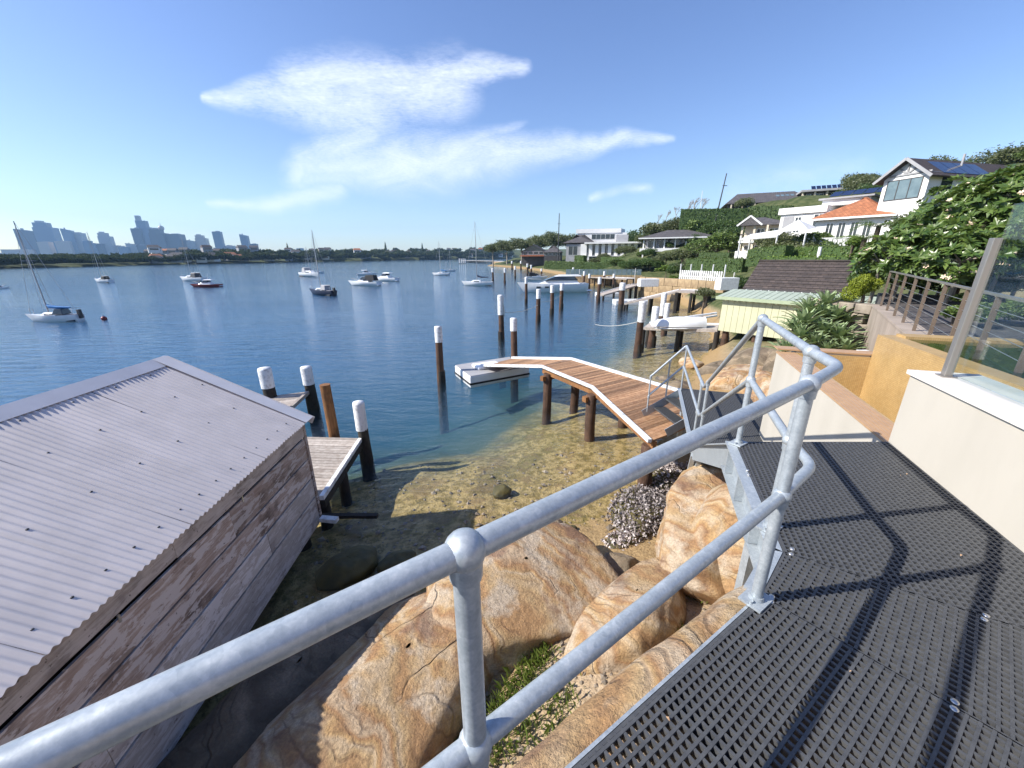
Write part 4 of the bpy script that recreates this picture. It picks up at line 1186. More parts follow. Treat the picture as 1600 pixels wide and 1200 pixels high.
# walls of single boards, near wall first: levels from the eave down
zb0 = .18
lev = [(ZE - .02, .36, 'board_grey'), (ZE - .42, .42, 'board_brown'), (ZE - .86, .40, 'board_brown'), (ZE - 1.28, .40, 'board_pale'), (ZE - 1.70, max(.25, ZE - 1.70 - zb0), 'board_pale')]
for i_, (zt, hh, mk) in enumerate(lev):
    cuts = [-.0, [3.1, 2.2, 4.4, 1.6, 5.2][i_], [5.6, 4.9, 6.6, 4.3, 7.4][i_], SL]
    for c0_, c1_ in zip(cuts[:-1], cuts[1:]):
        m_ = MB(); q = SE + sa * ((c0_ + c1_) / 2)
        out_ = .012 * (i_ == 0) + rng.uniform(0, .006)
        mk2 = 'board_grey' if (i_ == 1 and c0_ > 4) else mk
        hh2 = hh - .012 - (.03 if (i_ == 0 and c0_ > 2) else 0)
        m_.box((0, 0, 0), (.028, c1_ - c0_ - .006, hh2), -sb, sa)
        ob = m_.build('wall_board', G[mk2], shed, local=True)
        ob.location = Vector((q.x, q.y, zt - hh / 2)) - sb * out_ - shed.location
m_ = MB()                                                   # the other three walls, boards joined by wall
fr0 = SE; fr1 = SE + sb * 2 * RW
for k in range(6):
    zt = ZE - k * .36
    for p_, q_ in ((fr0 + sa * .02 + sb * .03, fr1 + sa * .02 - sb * .03),):
        ob = MB().bar(V(p_.x, p_.y, zt - .17), V(q_.x, q_.y, zt - .17), .03, .35).build('wall_board', G['board_pale'], shed)
    ob = MB().bar(V(fr1.x, fr1.y, zt - .17), V(*(fr1 + sa * SL).to_2d(), zt - .17), .03, .35).build('wall_board', G['board_grey'], shed)
    ob = MB().bar(V(*(fr0 + sa * SL).to_2d(), zt - .17), V(*(fr1 + sa * SL).to_2d(), zt - .17), .03, .35).build('wall_board', G['board_grey'], shed)
for s in (.035, SL - .02):
    gm = MB()
    a, bq, c = rp(s, 0, -.03), rp(s, 2 * RW, -.03), rp(s, RW, -.03)
    gm.add([a, bq, c, a + sa * .02, bq + sa * .02, c + sa * .02], [(0, 1, 2), (5, 4, 3), (0, 3, 4, 1), (1, 4, 5, 2), (2, 5, 3, 0)])
    gm.build('gable', G['board_grey'], shed)
m_ = MB(); m_.prism([tuple((SE + sb * .05).to_2d()), tuple((SE + sb * (2 * RW - .05)).to_2d()), tuple((SE + sb * (2 * RW - .05) + sa * SL).to_2d()), tuple((SE + sb * .05 + sa * SL).to_2d())], .45, .52); m_.build('floor', G['timber_black'], shed)
m_ = MB(); q = SE - sb * .02 - sa * .012; m_.bar(V(q.x, q.y, zb0), V(q.x, q.y, ZE - .02), .05, .06); m_.build('corner_board', G['board_brown'], shed)
for k in range(4):
    for w_ in (.25, RW, 2 * RW - .25):
        q = SE + sa * (.3 + k * 2.4) + sb * w_; jpile(q.x, q.y, .5, .14, 'timber_black', shed)
for k in range(3):
    q = SE + sa * (.02 + k * 1.9) - sb * .024; m_ = MB(); m_.box((q.x, q.y, ZE - .42), (.012, .02, .09), sb, sa); m_.build('nail_strap', G['clip_steel'], shed)

# plank landing behind the shed
DKZ = .62
la, lb_, lc, ld_ = P(484, 682, DKZ), P(566, 684, DKZ), P(503, 780, DKZ), P(470, 772, DKZ)
land1 = thing('shed_landing', 'small grey plank landing against the end of the boat shed', 'landing', (lc.x, lc.y, 0))
pd = (lb_ - la).normalized()
far_l = la - pd * 1.6
poly = [far_l, lb_, lc, lc - pd * 1.2]
planks(poly, pd, .125, .112, .04, DKZ, G['plank_grey'], land1)
m_ = MB(); m_.bar(lc + V(0, 0, .03), lb_ + V(0, 0, .03), .09, .10); m_.build('edge_beam', G['weathered_white'], land1)
m_ = MB(); m_.bar(lc - V(0, 0, .12), lb_ - V(0, 0, .12), .1, .16); m_.bar(lb_ - V(0, 0, .12), far_l - V(0, 0, .12), .1, .16); m_.build('bearer', G['timber_black'], land1)
for q in (lc + (lb_ - lc) * .45 - pd * .05, lc + (lb_ - lc) * .08 - pd * .1): jpile(q.x, q.y, DKZ - .05, .12, 'timber_black', land1)
m_ = MB(); a = lc + V(.05, -.25, -.28); m_.bar(a, a + V(.35, -.05, 0), .12, .08); m_.build('step_board', G['weathered_white'], land1)
m_ = MB(); a = P(500, 806, .25); m_.bar(a, P(590, 806, .25), .1, .07); m_.build('cross_beam', G['timber_black'], land1)
mooring_pile(568, 628, 745, 19, 'white-sleeved pile at the outer corner of the shed landing', 'landing piles behind the shed', .47, 'timber_black', .5, base=Vector((lb_.x + .05, lb_.y - .05, 0)))
mooring_pile(513, 602, 735, 18, 'bare orange-brown post standing on the shed landing', 'landing piles behind the shed', 0, 'timber_orange', .4, base=Vector((*(la + (lb_ - la) * .38 + V(0, .22, 0)).to_2d(), 0)))
ma, mb2, mc = P(418, 620, DKZ), P(484, 612, DKZ), P(456, 638, DKZ)
land2 = thing('shed_landing', 'lower plank landing between two white piles beyond the boat shed', 'landing', (mb2.x, mb2.y, 0))
md = (mb2 - ma).normalized()
planks([ma, mb2, mc, mc - md * 1.6], md, .14, .125, .04, DKZ, G['plank_grey'], land2)
m_ = MB(); m_.bar(mc + V(0, 0, .03), mb2 + V(0, 0, .03), .1, .12); m_.bar(mb2 - V(0, 0, .1), ma - V(0, 0, .1), .1, .2); m_.build('edge_beam', G['plank_grey'], land2)
mooring_pile(424, 575, 690, 21, 'stout white pile with a dark crack beyond the shed roof', 'landing piles behind the shed', .42, 'timber_black', .5, base=Vector((ma.x + .1, ma.y, 0)))
mooring_pile(485, 573, 690, 18, 'white pile at the outer corner of the lower landing', 'landing piles behind the shed', .42, 'timber_black', .5, base=Vector((mb2.x + .02, mb2.y, 0)))
# ------------------------------------------------------------------ rocks, sand details
def GP(u, v, dz=0.0):                       # point of the ground seen at photo pixel
    z = 1.0
    for _ in range(30):
        p = P(u, v, z); z = .6 * z + .4 * (max(hz(p.x, p.y), -.2) + dz)
    return P(u, v, z)
def boulder(label, c, radii, ang_, mat='sandstone', seed=1, p=2.6, amp=.16, tilt=(0, 0), res=(84, 52), name='boulder', group=None, cuts=11):
    nu, nv = res
    th = np.linspace(0, 2 * np.pi, nu, endpoint=False); ph = np.linspace(.02, np.pi - .02, nv)
    T, Fh = np.meshgrid(th, ph)
    d = np.stack([np.cos(T) * np.sin(Fh), np.sin(T) * np.sin(Fh), np.cos(Fh)], -1).reshape(-1, 3)
    k = (np.abs(d) ** p).sum(1) ** (-1 / p)
    v = d * k[:, None]
    s = seed * 7.31
    mx_ = max(radii)
    out_ = np.empty(len(v))
    for i_, q in enumerate(v):
        w_ = Vector((q[0] * radii[0], q[1] * radii[1], q[2] * radii[2])) / mx_
        n1 = mnoise.noise(w_ * 1.4 + Vector((s, s, s))); n2 = mnoise.noise(w_ * 3.6 + Vector((s, 0, s))); n3 = mnoise.noise(w_ * 11 + Vector((0, s, s)))
        n4 = mnoise.noise(w_ * 27 + Vector((0, s, 0)))
        ledge = abs(math.sin(w_.z * 8 + n1 * 3 + w_.x * 2.2)) ** .5 * .35
        out_[i_] = 1 + amp * (1.15 * n1 + .6 * n2 + .26 * n3 + .12 * n4 + ledge * .55 - .15)
    if cuts:
        rc = np.random.default_rng(seed * 13 + 1); nd_ = v / (np.linalg.norm(v, axis=1)[:, None]); rl = np.linalg.norm(v, axis=1) * out_
        for _ in range(cuts):
            n_ = rc.normal(size=3); n_[2] = n_[2] * .8 + .15; n_ /= np.linalg.norm(n_); dd_ = rc.uniform(.74, .98)
            cs_ = nd_ @ n_; lim = np.where(cs_ > .2, dd_ / np.maximum(cs_, .2), 9.0)
            rl = np.where(rl > lim, lim * .82 + np.minimum(rl, lim * 1.35) * .18, rl)
        v = nd_ * rl[:, None] * np.array(radii)
    else: v = v * out_[:, None] * np.array(radii)
    R = Matrix.Rotation(ang_, 3, 'Z') @ Matrix.Rotation(tilt[1], 3, 'Y') @ Matrix.Rotation(tilt[0], 3, 'X')
    v = v @ np.array(R).T
    i_, k_ = np.meshgrid(np.arange(nv - 1), np.arange(nu), indexing='ij')
    a = i_ * nu + k_; bq = i_ * nu + (k_ + 1) % nu
    f = np.stack([a, a + nu, bq + nu, bq], -1).reshape(-1, 4)
    me = np_mesh(name, v, f.ravel(), 4, G[mat], True)
    o = link(name, me, None, c); tag(o, label, 'rock', group)
    return o
def adir(a, bq): return math.atan2(bq.y - a.y, bq.x - a.x)
b1 = P(822, 925, .45)
boulder('large rounded orange sandstone boulder below the railing post', b1, (1.5, 1.1, .70), .35, seed=1, p=3.2, amp=.10)
q0, q1 = P(455, 1185, .8), P(690, 935, .45)
boulder('long swirl-banded sandstone rock with a sunlit crest', (q0 + q1) / 2 + V(.34, -.16, -.26), (2.0, .98, .68), adir(q0, q1), seed=2, p=3.2, amp=.09, tilt=(0, .10))
q0, q1 = P(1040, 895, .75), P(925, 1030, 1.15)
boulder('narrow tan sandstone rock with a dark red patch', (q0 + q1) / 2 + V(0, 0, -.22), (1.2, .56, .58), adir(q0, q1), seed=3, p=2.4, amp=.11)
q0, q1 = P(1075, 905, 1.7), P(1110, 765, 1.1)
boulder('steep pinkish sandstone slab under the stair landing', (q0 + q1) / 2 + V(.28, .2, -.35), (1.45, .72, .85), adir(q0, q1), seed=4, p=3.0, tilt=(0, .15))
boulder('blocky orange sandstone slab under the walkway edge channel', P(1160, 800, 1.9) + V(.1, 0, -.5), (.9, .75, .85), 1.0, seed=14, p=3.2)
am = (A1 + A2) / 2
boulder('long weathered grey sandstone ledge along the walkway edge', V(am.x, am.y, 2.95) + nA_ * .06 + dA * .12, (1.75, .26, .62), math.atan2(dA.y, dA.x), 'sandstone', seed=5, p=2.6, amp=.10)
boulder('small mossy grey rock behind the largest boulder', P(968, 892, .35), (.36, .30, .3), .4, 'sandstone_grey', seed=6, res=(48, 30))
q0, q1 = P(300, 1190, .1), P(560, 960, 0.0)
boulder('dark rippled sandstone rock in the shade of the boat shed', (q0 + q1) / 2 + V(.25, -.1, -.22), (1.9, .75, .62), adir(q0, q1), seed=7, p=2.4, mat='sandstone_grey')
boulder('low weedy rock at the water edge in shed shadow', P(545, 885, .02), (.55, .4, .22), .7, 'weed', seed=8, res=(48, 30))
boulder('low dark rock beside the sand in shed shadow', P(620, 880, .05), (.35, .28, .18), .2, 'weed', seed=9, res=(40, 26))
boulder('olive weedy rock lying in the shallows', P(785, 768, -.05), (.24, .2, .16), .5, 'weed', seed=10, res=(40, 26))
boulder('small dark rock on the wet sand beach', P(870, 820, .1), (.16, .11, .1), .5, 'sandstone_grey', seed=11, res=(36, 24))
boulder('small brown rock on sand near the oyster bed', P(893, 828, .1), (.13, .09, .07), .9, 'weed', seed=12, res=(36, 24))
RK = [((1165, 585), .75, (1.5, 1.0, .8), 'tawny sandstone shore rock below the pool trough'), ((1120, 575), .4, (1.0, .7, .5), 'brown shore rock beside the landing rail'), ((1080, 565), .2, (.8, .5, .35), 'low wet shore rock beyond the stair landing'),
      ((1185, 560), 1.0, (1.3, .9, .9), 'orange shore rock below the agaves'), ((1140, 552), .35, (.9, .6, .45), 'grey brown rock under the green shed corner'), ((1060, 600), .1, (.6, .5, .3), 'small brown rock between jetty and landing'),
      ((1205, 600), 1.3, (1.1, .8, .8), 'tan rock wedged against the trough wall'), ((1040, 590), 0.0, (.45, .35, .2), 'tiny wet rock beside the jetty')]
for k, ((u, v), z, rd, lb) in enumerate(RK): boulder(lb, P(u, v, z) + V(0, 0, -rd[2] * .5), rd, k * .8, 'sandstone' if k % 2 == 0 else 'sandstone_grey', seed=20 + k, res=(48, 30))

# oyster bed: two low rocks crusted with shells
def oysters(label, c, radii, ang_, n, seed):
    t = thing('oyster_rock', label, 'rock', c)
    o = boulder('x', Vector((0, 0, 0)), radii, ang_, 'weed', seed, res=(48, 28), name='rock_core')
    for kx in ('label', 'category'): del o[kx]
    o.parent = t
    me = o.data; r = np.random.default_rng(seed)
    co = np.empty(len(me.vertices) * 3); me.vertices.foreach_get('co', co); co = co.reshape(-1, 3)
    nn = co / (np.linalg.norm(co, axis=1)[:, None] + 1e-6)
    up = np.where(co[:, 2] > -.05)[0]; pick = r.choice(up, n); pts = co[pick] + r.normal(size=(n, 3)) * .04
    v, f = leaf_quads(pts * 1.01, nn[pick], .030, .7, .75, r)
    s_ = link('shell', np_mesh('shell', v, f, 4, G['oyster_shell']), t); s_['kind'] = 'stuff'
oysters('pale oyster-crusted rock bed above the sand', P(1005, 800, .28), (.85, .60, .28), .9, 4200, 31)
oysters('oyster-crusted rock under the foot of the jetty', P(1040, 745, .25), (.75, .5, .26), .4, 2600, 32)
oysters('small oyster clump reaching towards the sandy pool', P(975, 848, .2), (.40, .25, .16), .6, 900, 33)

# grass, pebbles, twigs: uncountable
bl = []
TUFT = [(1035, 985, .16, 260), (1025, 1000, .12, 160), (1085, 930, .12, 140), (840, 1030, .16, 240), (815, 1070, .2, 240), (780, 1110, .22, 260), (700, 1140, .28, 240), (760, 1170, .3, 320), (830, 1140, .3, 240), (640, 1170, .2, 110), (880, 1100, .2, 100), (560, 1190, .15, 40), (720, 1090, .12, 80)]
gv = []
for u, v, sp, n in TUFT:
    c = GP(u, v)
    for k in range(n):
        x, y = c.x + rng.gauss(0, sp * .6), c.y + rng.gauss(0, sp * .6); z = hz(x, y)
        h = rng.uniform(.05, .16); a_ = rng.uniform(0, 6.28); l = rng.uniform(.2, .8) * h; w_ = rng.uniform(.002, .0045)
        dx, dy = math.cos(a_), math.sin(a_)
        gv += [(x - dy * w_, y + dx * w_, z - .02), (x + dy * w_, y - dx * w_, z - .02), (x + dx * l * .4 + dy * w_ * .7, y + dy * l * .4 - dx * w_ * .7, z + h * .7), (x + dx * l, y + dy * l, z + h * .95)]
tag(link('grass', np_mesh('grass', np.array(gv), np.arange(len(gv)), 4, G['grass_blade'])), 'green grass tufts growing on the sandy bank below the railing', 'grass', kind='stuff')
pv_, pf_ = [], []
octa = np.array([(1, 0, 0), (0, 1, 0), (-1, 0, 0), (0, -1, 0), (0, 0, 1), (0, 0, -1)], float)
of = np.array([(0, 1, 4), (1, 2, 4), (2, 3, 4), (3, 0, 4), (1, 0, 5), (2, 1, 5), (3, 2, 5), (0, 3, 5)])
ptsx = []
for k in range(2600):
    u = rng.uniform(430, 1160); v = rng.uniform(700, 1200)
    if k < 350: u = rng.uniform(860, 1150); v = rng.uniform(900, 1200)
    ptsx.append((u, v))
cnt = 0
for u, v in ptsx:
    p = P(u, v, .7 if v > 870 else .0)
    z = hz(p.x, p.y)
    if z < -1.2: continue
    s = abs(rng.gauss(0, 1)) * .018 + .006
    if z < .25: s *= 1.6
    m3 = np.array(Matrix.Rotation(rng.uniform(0, 6.3), 3, 'Z') @ Matrix.Rotation(rng.uniform(0, .6), 3, 'X'))
    pv_.append((octa * np.array([s * rng.uniform(.8, 1.5), s, s * .7])) @ m3.T + np.array([p.x, p.y, z + s * .2])); pf_.append(of + cnt * 6); cnt += 1
o = link('pebble', np_mesh('pebble', np.vstack(pv_), np.vstack(pf_).ravel(), 3, G['pebble'])); tag(o, 'loose pebbles and rubble scattered over the sand and shallows', 'pebbles', kind='stuff')

# ------------------------------------------------------------------ pool edge, walls, glass
gm_ = G['gold_mosaic'].node_tree
for nd in list(gm_.nodes):
    if nd.type == 'TEX_BRICK':
        w = NT(gm_); g = w.n('ShaderNodeNewGeometry')
        uu = w.vmath('DOT_PRODUCT', g.outputs['Position'], tuple(dS + nS), out=1)
        sp = w.n('ShaderNodeSeparateXYZ'); w.put(sp.inputs[0], g.outputs['Position'])
        cb = w.n('ShaderNodeCombineXYZ'); w.put(cb.inputs[0], uu); w.put(cb.inputs[1], sp.outputs[2])
        gm_.links.new(cb.outputs[0], nd.inputs['Vector'])
TL = 3.55; TWD = 1.27; GZ = 4.11
def wall_run(mb, p, q, th, z0, z1, side):    # wall from p to q, thickness towards side
    mb.prism([tuple(p.to_2d()), tuple(q.to_2d()), tuple((q + side * th).to_2d()), tuple((p + side * th).to_2d())], z0, z1)
tr0 = WB + dS * .004; tr1 = WB + dS * TL
trough = thing('overflow_trough', 'cream walled overflow trough lined with gold mosaic beside the stair', 'trough', (tr0.x, tr0.y, 1))
mb = MB(); wall_run(mb, tr0, tr1, .26, .6, DZ - .03, nS); mb.build('outer_wall', G['render_cream'], trough)
for k in range(6):
    mb = MB(); o0 = nS * (-.012 + k * .046); wall_run(mb, tr0 + o0, tr1 + o0, .038, DZ - .028, DZ - .008, nS); mb.build('cap_strip', G['tile_strip'], trough)
mb = MB(); wall_run(mb, tr0 + nS * .262, tr1 + nS * .262, .02, 2.8, DZ - .012, nS); mb.build('inner_lining', G['gold_mosaic'], trough)
mb = MB(); wall_run(mb, tr1 + nS * .28, tr1 + nS * (TWD + .2), .25, 1.0, DZ + .02, dS); mb.build('end_wall', G['render_cream'], trough)
mb = MB(); wall_run(mb, tr1 + nS * .28 - dS * .022, tr1 + nS * TWD - dS * .022, .02, 2.8, DZ - .01, dS); mb.build('end_lining', G['gold_mosaic'], trough)
mb = MB(); wall_run(mb, tr1 - dS * .02, tr1 + nS * (TWD + .1) - dS * .02, .24, DZ + .022, DZ + .045, dS); mb.build('end_cap', G['tile_strip'], trough)
mb = MB(); wall_run(mb, tr0 + nS * .26, tr1 + nS * .26, TWD, 2.7, 2.86, nS); mb.build('floor', G['gold_mosaic'], trough)

pool = thing('swimming_pool', 'gold mosaic swimming pool with green water behind the glass fence', 'pool', (WB.x + 3, WB.y + 1, 2.8))
gf = tr1 + nS * TWD - dS * .024
PW, PL = 4.2, 6.5
mb = MB(); wall_run(mb, gf, gf - dS * PL, .22, 2.6, GZ, nS); mb.build('weir_wall', G['gold_mosaic'], pool)
fe = gf + nS * (PW + .22)
mb = MB(); wall_run(mb, gf + nS * .222, fe, .25, 2.6, GZ + .03, -dS); mb.build('end_wall', G['gold_mosaic'], pool)
mb = MB(); wall_run(mb, fe - dS * .26, fe - dS * PL, .25, 2.6, GZ + .03, nS); mb.build('side_wall', G['gold_mosaic'], pool)
mb = MB(); wall_run(mb, gf + nS * .222 - dS * .252, gf + nS * .222 - dS * PL, PW - .004, 2.6, 2.75, nS); mb.build('floor', G['gold_mosaic'], pool)
mb = MB(); wall_run(mb, gf + nS * .5 - dS * 2.6, gf + nS * 1.9 - dS * 2.6, .9, 2.752, GZ - .10, -dS); mb.build('step', G['gold_mosaic'], pool)
mb = MB(); q = [gf + nS * .224 - dS * .254, gf + nS * (PW + .216) - dS * .254, gf + nS * (PW + .216) - dS * PL, gf + nS * .224 - dS * PL]
mb.add([(p.x, p.y, GZ - .012) for p in q], [(3, 2, 1, 0)]); mb.build('water_surface', G['pool_water'], pool)

WZ = DZ + .645
cw = thing('boundary_wall', 'cream rendered boundary wall with pale stone cap beside the walkway', 'wall', (WB.x, WB.y, DZ - 1))
mb = MB(); wall_run(mb, WB, WB - dS * 5.2, .40, 2.2, WZ - .035, nS); wall_run(mb, WB - dS * .002 + nS * .401, WB - dS * .25 + nS * TWD, .001, 2.2, 2.21, nS); mb.build('rendered_wall', G['render_cream'], cw)
for k in range(5):
    mb = MB(); wall_run(mb, WB + dS * .02 - dS * (k * 1.05) - nS * .022, WB + dS * .02 - dS * (k * 1.05 + 1.046) - nS * .022, .44, WZ - .034, WZ, nS); mb.build('cap_stone', G['stone_cap'], cw)
mb = MB(); wall_run(mb, WB - dS * .004 + nS * .402, WB - dS * .004 + nS * (TWD + .2), .25, 2.2, GZ - .02, -dS); mb.build('return_wall', G['render_cream'], cw)
mb = MB(); wall_run(mb, WB - dS * .26 + nS * .402, WB - dS * 5 + nS * .402, TWD - .16, WZ - .10, WZ - .04, nS); mb.build('paving', G['stone_cap'], cw)

gp = P(1478, 588, WZ)
gf_t = thing('glass_fence', 'clear glass fence pane clamped to a brushed steel post on the wall', 'fence', (gp.x, gp.y, WZ))
for s in (0, 1.75):
    q = gp - dS * s; mb = MB(); mb.box((q.x, q.y, WZ + .50), (.05, .05, 1.0), dS, nS); po = mb.build('post', G['brushed_steel'], gf_t, bevel=.004)
    for zz in (.13, .86):
        b_ = MB(); c = q - dS * .05 + V(0, 0, WZ + zz); b_.bar(c + dS * .03, c - dS * .06, .03, .03); b_.tube([c - dS * .06 - nS * .02, c - dS * .06 + nS * .03], .02, 14); b_.build('clamp', G['brushed_steel'], po)
    b_ = MB(); b_.box((q.x, q.y, WZ + .004), (.09, .09, .008), dS, nS); b_.build('foot_plate', G['brushed_steel'], po)
mb = MB(); a = gp - dS * .055; bq = gp - dS * 1.70; mb.bar(V(a.x, a.y, WZ + .62) , V(bq.x, bq.y, WZ + .62), .012, 1.18); mb.build('pane', G['fence_glass'], gf_t)

# retaining wall, wire fence and garden behind the pool
FZ = 3.78
fb0, fb1 = P(1374, 478, FZ), P(1430, 521, FZ)
fdv = (fb1 - fb0); fl_ = fdv.length; fdv.normalize(); fnv = Vector((-fdv.y, fdv.x, 0))
if fnv.x < 0: fnv = -fnv                                       # towards the garden
rw = thing('retaining_wall', 'stained concrete retaining wall under the wire fence', 'wall', (fb0.x, fb0.y, 1.5))
mb = MB(); a, bq = fb0 - fdv * .35, fb1 + fdv * 4.0
wall_run(mb, a - fnv * .12, bq - fnv * .12, .34, 1.2, FZ - .05, fnv); mb.build('concrete_face', G['concrete'], rw)
mb = MB(); wall_run(mb, a - fnv * .15, bq - fnv * .15, .42, FZ - .048, FZ, fnv); mb.build('coping', G['concrete'], rw)
st = thing('stone_wall', 'rough old stone wall end beside the agaves', 'wall', (a.x, a.y, 1.0))
so_ = a - fdv * .02 - fnv * .1; lw = unit(-.25, .97)
kk = 0
for r_ in range(9):
    for c_ in range(4):
        mb = MB(); z = .9 + r_ * .32; w_ = .52
        q = so_ + lw * (c_ * w_ + .26 + (r_ % 2) * .18)
        mb.box((0, 0, 0), (w_ - .03, .45 + rng.uniform(-.04, .04), .30), lw, Vector((lw.y, -lw.x, 0)))
        ob = mb.build('stone', G['old_stone'], st, local=True, bevel=.03); ob.location = V(q.x, q.y, z + .15) + Vector((lw.y, -lw.x, 0)) * (.22 + rng.uniform(-.03, .03)) - st.location
wf = thing('wire_fence', 'bronze post fence with steel wires along the retaining wall', 'fence', (fb0.x, fb0.y, FZ))
nps = 9; sp_ = fl_ / 4.3
tops = []
for k in range(nps):
    q = fb0 + fdv * (sp_ * k) + fnv * .03; mb = MB(); mb.box((q.x, q.y, FZ + .5), (.05, .05, 1.0), fdv, fnv); mb.build('post', G['bronze_post'], wf); tops.append(q)
mb = MB(); mb.bar(tops[0] + V(0, 0, 1.015), tops[-1] + V(0, 0, 1.015), .055, .03); mb.build('top_rail', G['brushed_steel'], wf)
for k in range(6):
    mb = MB(); z = .14 + k * .14; mb.tube([tops[0] + V(0, 0, z), tops[-1] + V(0, 0, z)], .004, 6); mb.build('wire', G['clip_steel'], wf)
gb = MB(); q = [a + fnv * .2, bq + fnv * .2, bq + fnv * 14, a + fnv * 14 - fdv * 6, a + fnv * .6 - fdv * 6]
gb.prism([tuple(p.to_2d()) for p in q], .8, FZ - .06)
simple('garden_soil', (0.045, 0.042, 0.042), (0.11, 0.10, 0.10), .9, 16, .03, 30)
tag(gb.build('garden_bed', G['garden_soil']), kind='structure')
mb = MB(); q = P(1348, 547, 3.2); mb.box((q.x, q.y, 3.15), (.22, .1, .1)); tag(mb.build('skimmer_box', G['white_paint'], bevel=.01), 'small white box at the corner of the gold trough', 'box')
mb = MB(); q = P(1334, 494, 3.0); mb.tube([q, q + V(.45, -.35, .02)], .08, 12); tag(mb.build('clay_pipe', G['terracotta']), 'short terracotta pipe sticking out of the old stone wall', 'pipe')

# ------------------------------------------------------------------ broad-leaf flowering shrub
def big_leaf(name, L, w_, mat):
    m_ = MB(); m_.add([(0, 0, 0), (L * .45, -w_, .03 * L), (L, 0, -.12 * L), (L * .5, 0, -.02 * L), (L * .45, w_, .03 * L)], [(0, 1, 2, 3), (0, 3, 2, 4)]); return m_
def rosettes(lobes, n, L, w_, per, seed, center, front):
    r = np.random.default_rng(seed)
    out_ = []
    tot = sum(l[1] ** 2 for l in lobes)
    for c, rad_, sq in lobes:
        k = int(n * rad_ ** 2 / tot)
        for _ in range(k):
            u = r.normal(size=3); u /= np.linalg.norm(u)
            if u[2] < -.6: continue
            f = rad_ * (r.uniform(.80, 1.03) + .10 * math.sin(u[0] * 5 + c[0]) * math.cos(u[2] * 6 + u[1] * 4))
            p = np.array(c) + u * f * np.array([1, 1, sq])
            ax = u * .8 + np.array([0, 0, .45]) + r.normal(size=3) * .25; ax /= np.linalg.norm(ax)
            out_.append((p, ax))
    vs = []; fs = []; tr_ = []
    base_ = np.array([(0, 0, 0), (.45, -1, .03), (1, 0, -.12), (.5, 0, -.02), (.45, 1, .03)])
    for p, ax in out_:
        t1 = np.cross(ax, r.normal(size=3)); t1 /= np.linalg.norm(t1); t2 = np.cross(ax, t1)
        for k in range(per):
            a_ = 2 * math.pi * (k + r.uniform(-.25, .25)) / per; el = r.uniform(.15, .75)
            rd = (t1 * math.cos(a_) + t2 * math.sin(a_)) * math.cos(el) + ax * math.sin(el); sd = np.cross(rd, ax); sd /= np.linalg.norm(sd) + 1e-9; nn = np.cross(sd, rd)
            l = L * r.uniform(.65, 1.2)
            m3 = np.stack([rd * l, sd * w_ * l / L, nn * l], 1)
            tr_.append((p, m3))
    return out_, tr_, base_
def pxp(u, v, t): r = ray(u, v); return CAM + r * t
lob = []
for u, v, t, rd, sq in ((1412, 405, 12.5, 1.05, .9), (1470, 382, 12.6, 1.4, .9), (1525, 356, 12.2, 1.5, .9), (1590, 345, 11.5, 1.6, .9), (1510, 328, 14.0, 1.3, .8), (1565, 322, 13.5, 1.45, .7), (1450, 368, 13.6, .95, .8), (1375, 410, 12.6, .7, 1.0), (1500, 410, 11.5, 1.1, .8), (1640, 322, 12.0, 1.7, .8), (1640, 370, 11.0, 1.4, .8)):
    c = pxp(u, v, t); lob.append((tuple(c), rd, sq))
shrub = thing('flowering_shrub', 'tall glossy broad-leaved shrub with cream flower clusters above the wire fence', 'shrub', (lob[2][0][0], lob[2][0][1], FZ))
ros, trs, lbase = rosettes(lob, 3000, .25, .048, 9, 5, None, None)
camv = np.array(CAM)
trs_i = sorted(range(len(trs)), key=lambda i_: np.linalg.norm(trs[i_][0] - camv))
sl_ = np.array(shrub.location)
lm = bpy.data.meshes.new('leaf'); lm.from_pydata([tuple(v) for v in lbase], [], [(0, 1, 2, 3), (0, 3, 2, 4)]); lm.materials.append(G['leaf_shrub'])
singles = set(trs_i[:len(trs) // 2][::max(1, len(trs) // 2 // 240)][:240])
allv = []
for i_, (p, m3) in enumerate(trs):
    if i_ in singles:
        mt = Matrix([[*m3[0], p[0] - sl_[0]], [*m3[1], p[1] - sl_[1]], [*m3[2], p[2] - sl_[2]], [0, 0, 0, 1]])
        # shear-free: leaf axes are orthogonal, so this is rotation and scale
        ob = link('leaf', lm, shrub); ob.matrix_local = mt
    else: allv.append(lbase @ m3.T + p - sl_)
vv = np.vstack(allv); n5 = len(allv); idx = np.array([0, 1, 2, 3, 0, 3, 2, 4])
ob = link('foliage', np_mesh('foliage', vv, (idx[None] + np.arange(n5)[:, None] * 5).ravel(), 4, G['leaf_shrub']), shrub); ob['kind'] = 'stuff'
mb = MB(); kf = 0
fm_ = MB()
for k in range(5):
    a_ = k * 1.2566; fm_.add([(0, 0, 0), (.05 * math.cos(a_ - .45), .05 * math.sin(a_ - .45), .02), (.075 * math.cos(a_), .075 * math.sin(a_), .03), (.05 * math.cos(a_ + .45), .05 * math.sin(a_ + .45), .02)], [(0, 1, 2, 3)])
fme = fm_.build('flower', G['petal'], shrub, local=True); fmesh = fme.data; bpy.data.objects.remove(fme)
rr_ = random.Random(3)
for p, ax in ros:
    if rr_.random() < .10 and p[1] < 16:
        q = Vector(ax).to_track_quat('Z', 'Y')
        for _ in range(2):
            ob = link('flower', fmesh, shrub); ob.location = Vector(p) - shrub.location + Vector(ax) * .1 + V(rr_.uniform(-.06, .06), rr_.uniform(-.06, .06), rr_.uniform(-.04, .04)); ob.rotation_mode = 'QUATERNION'; ob.rotation_quaternion = q
mb = MB()
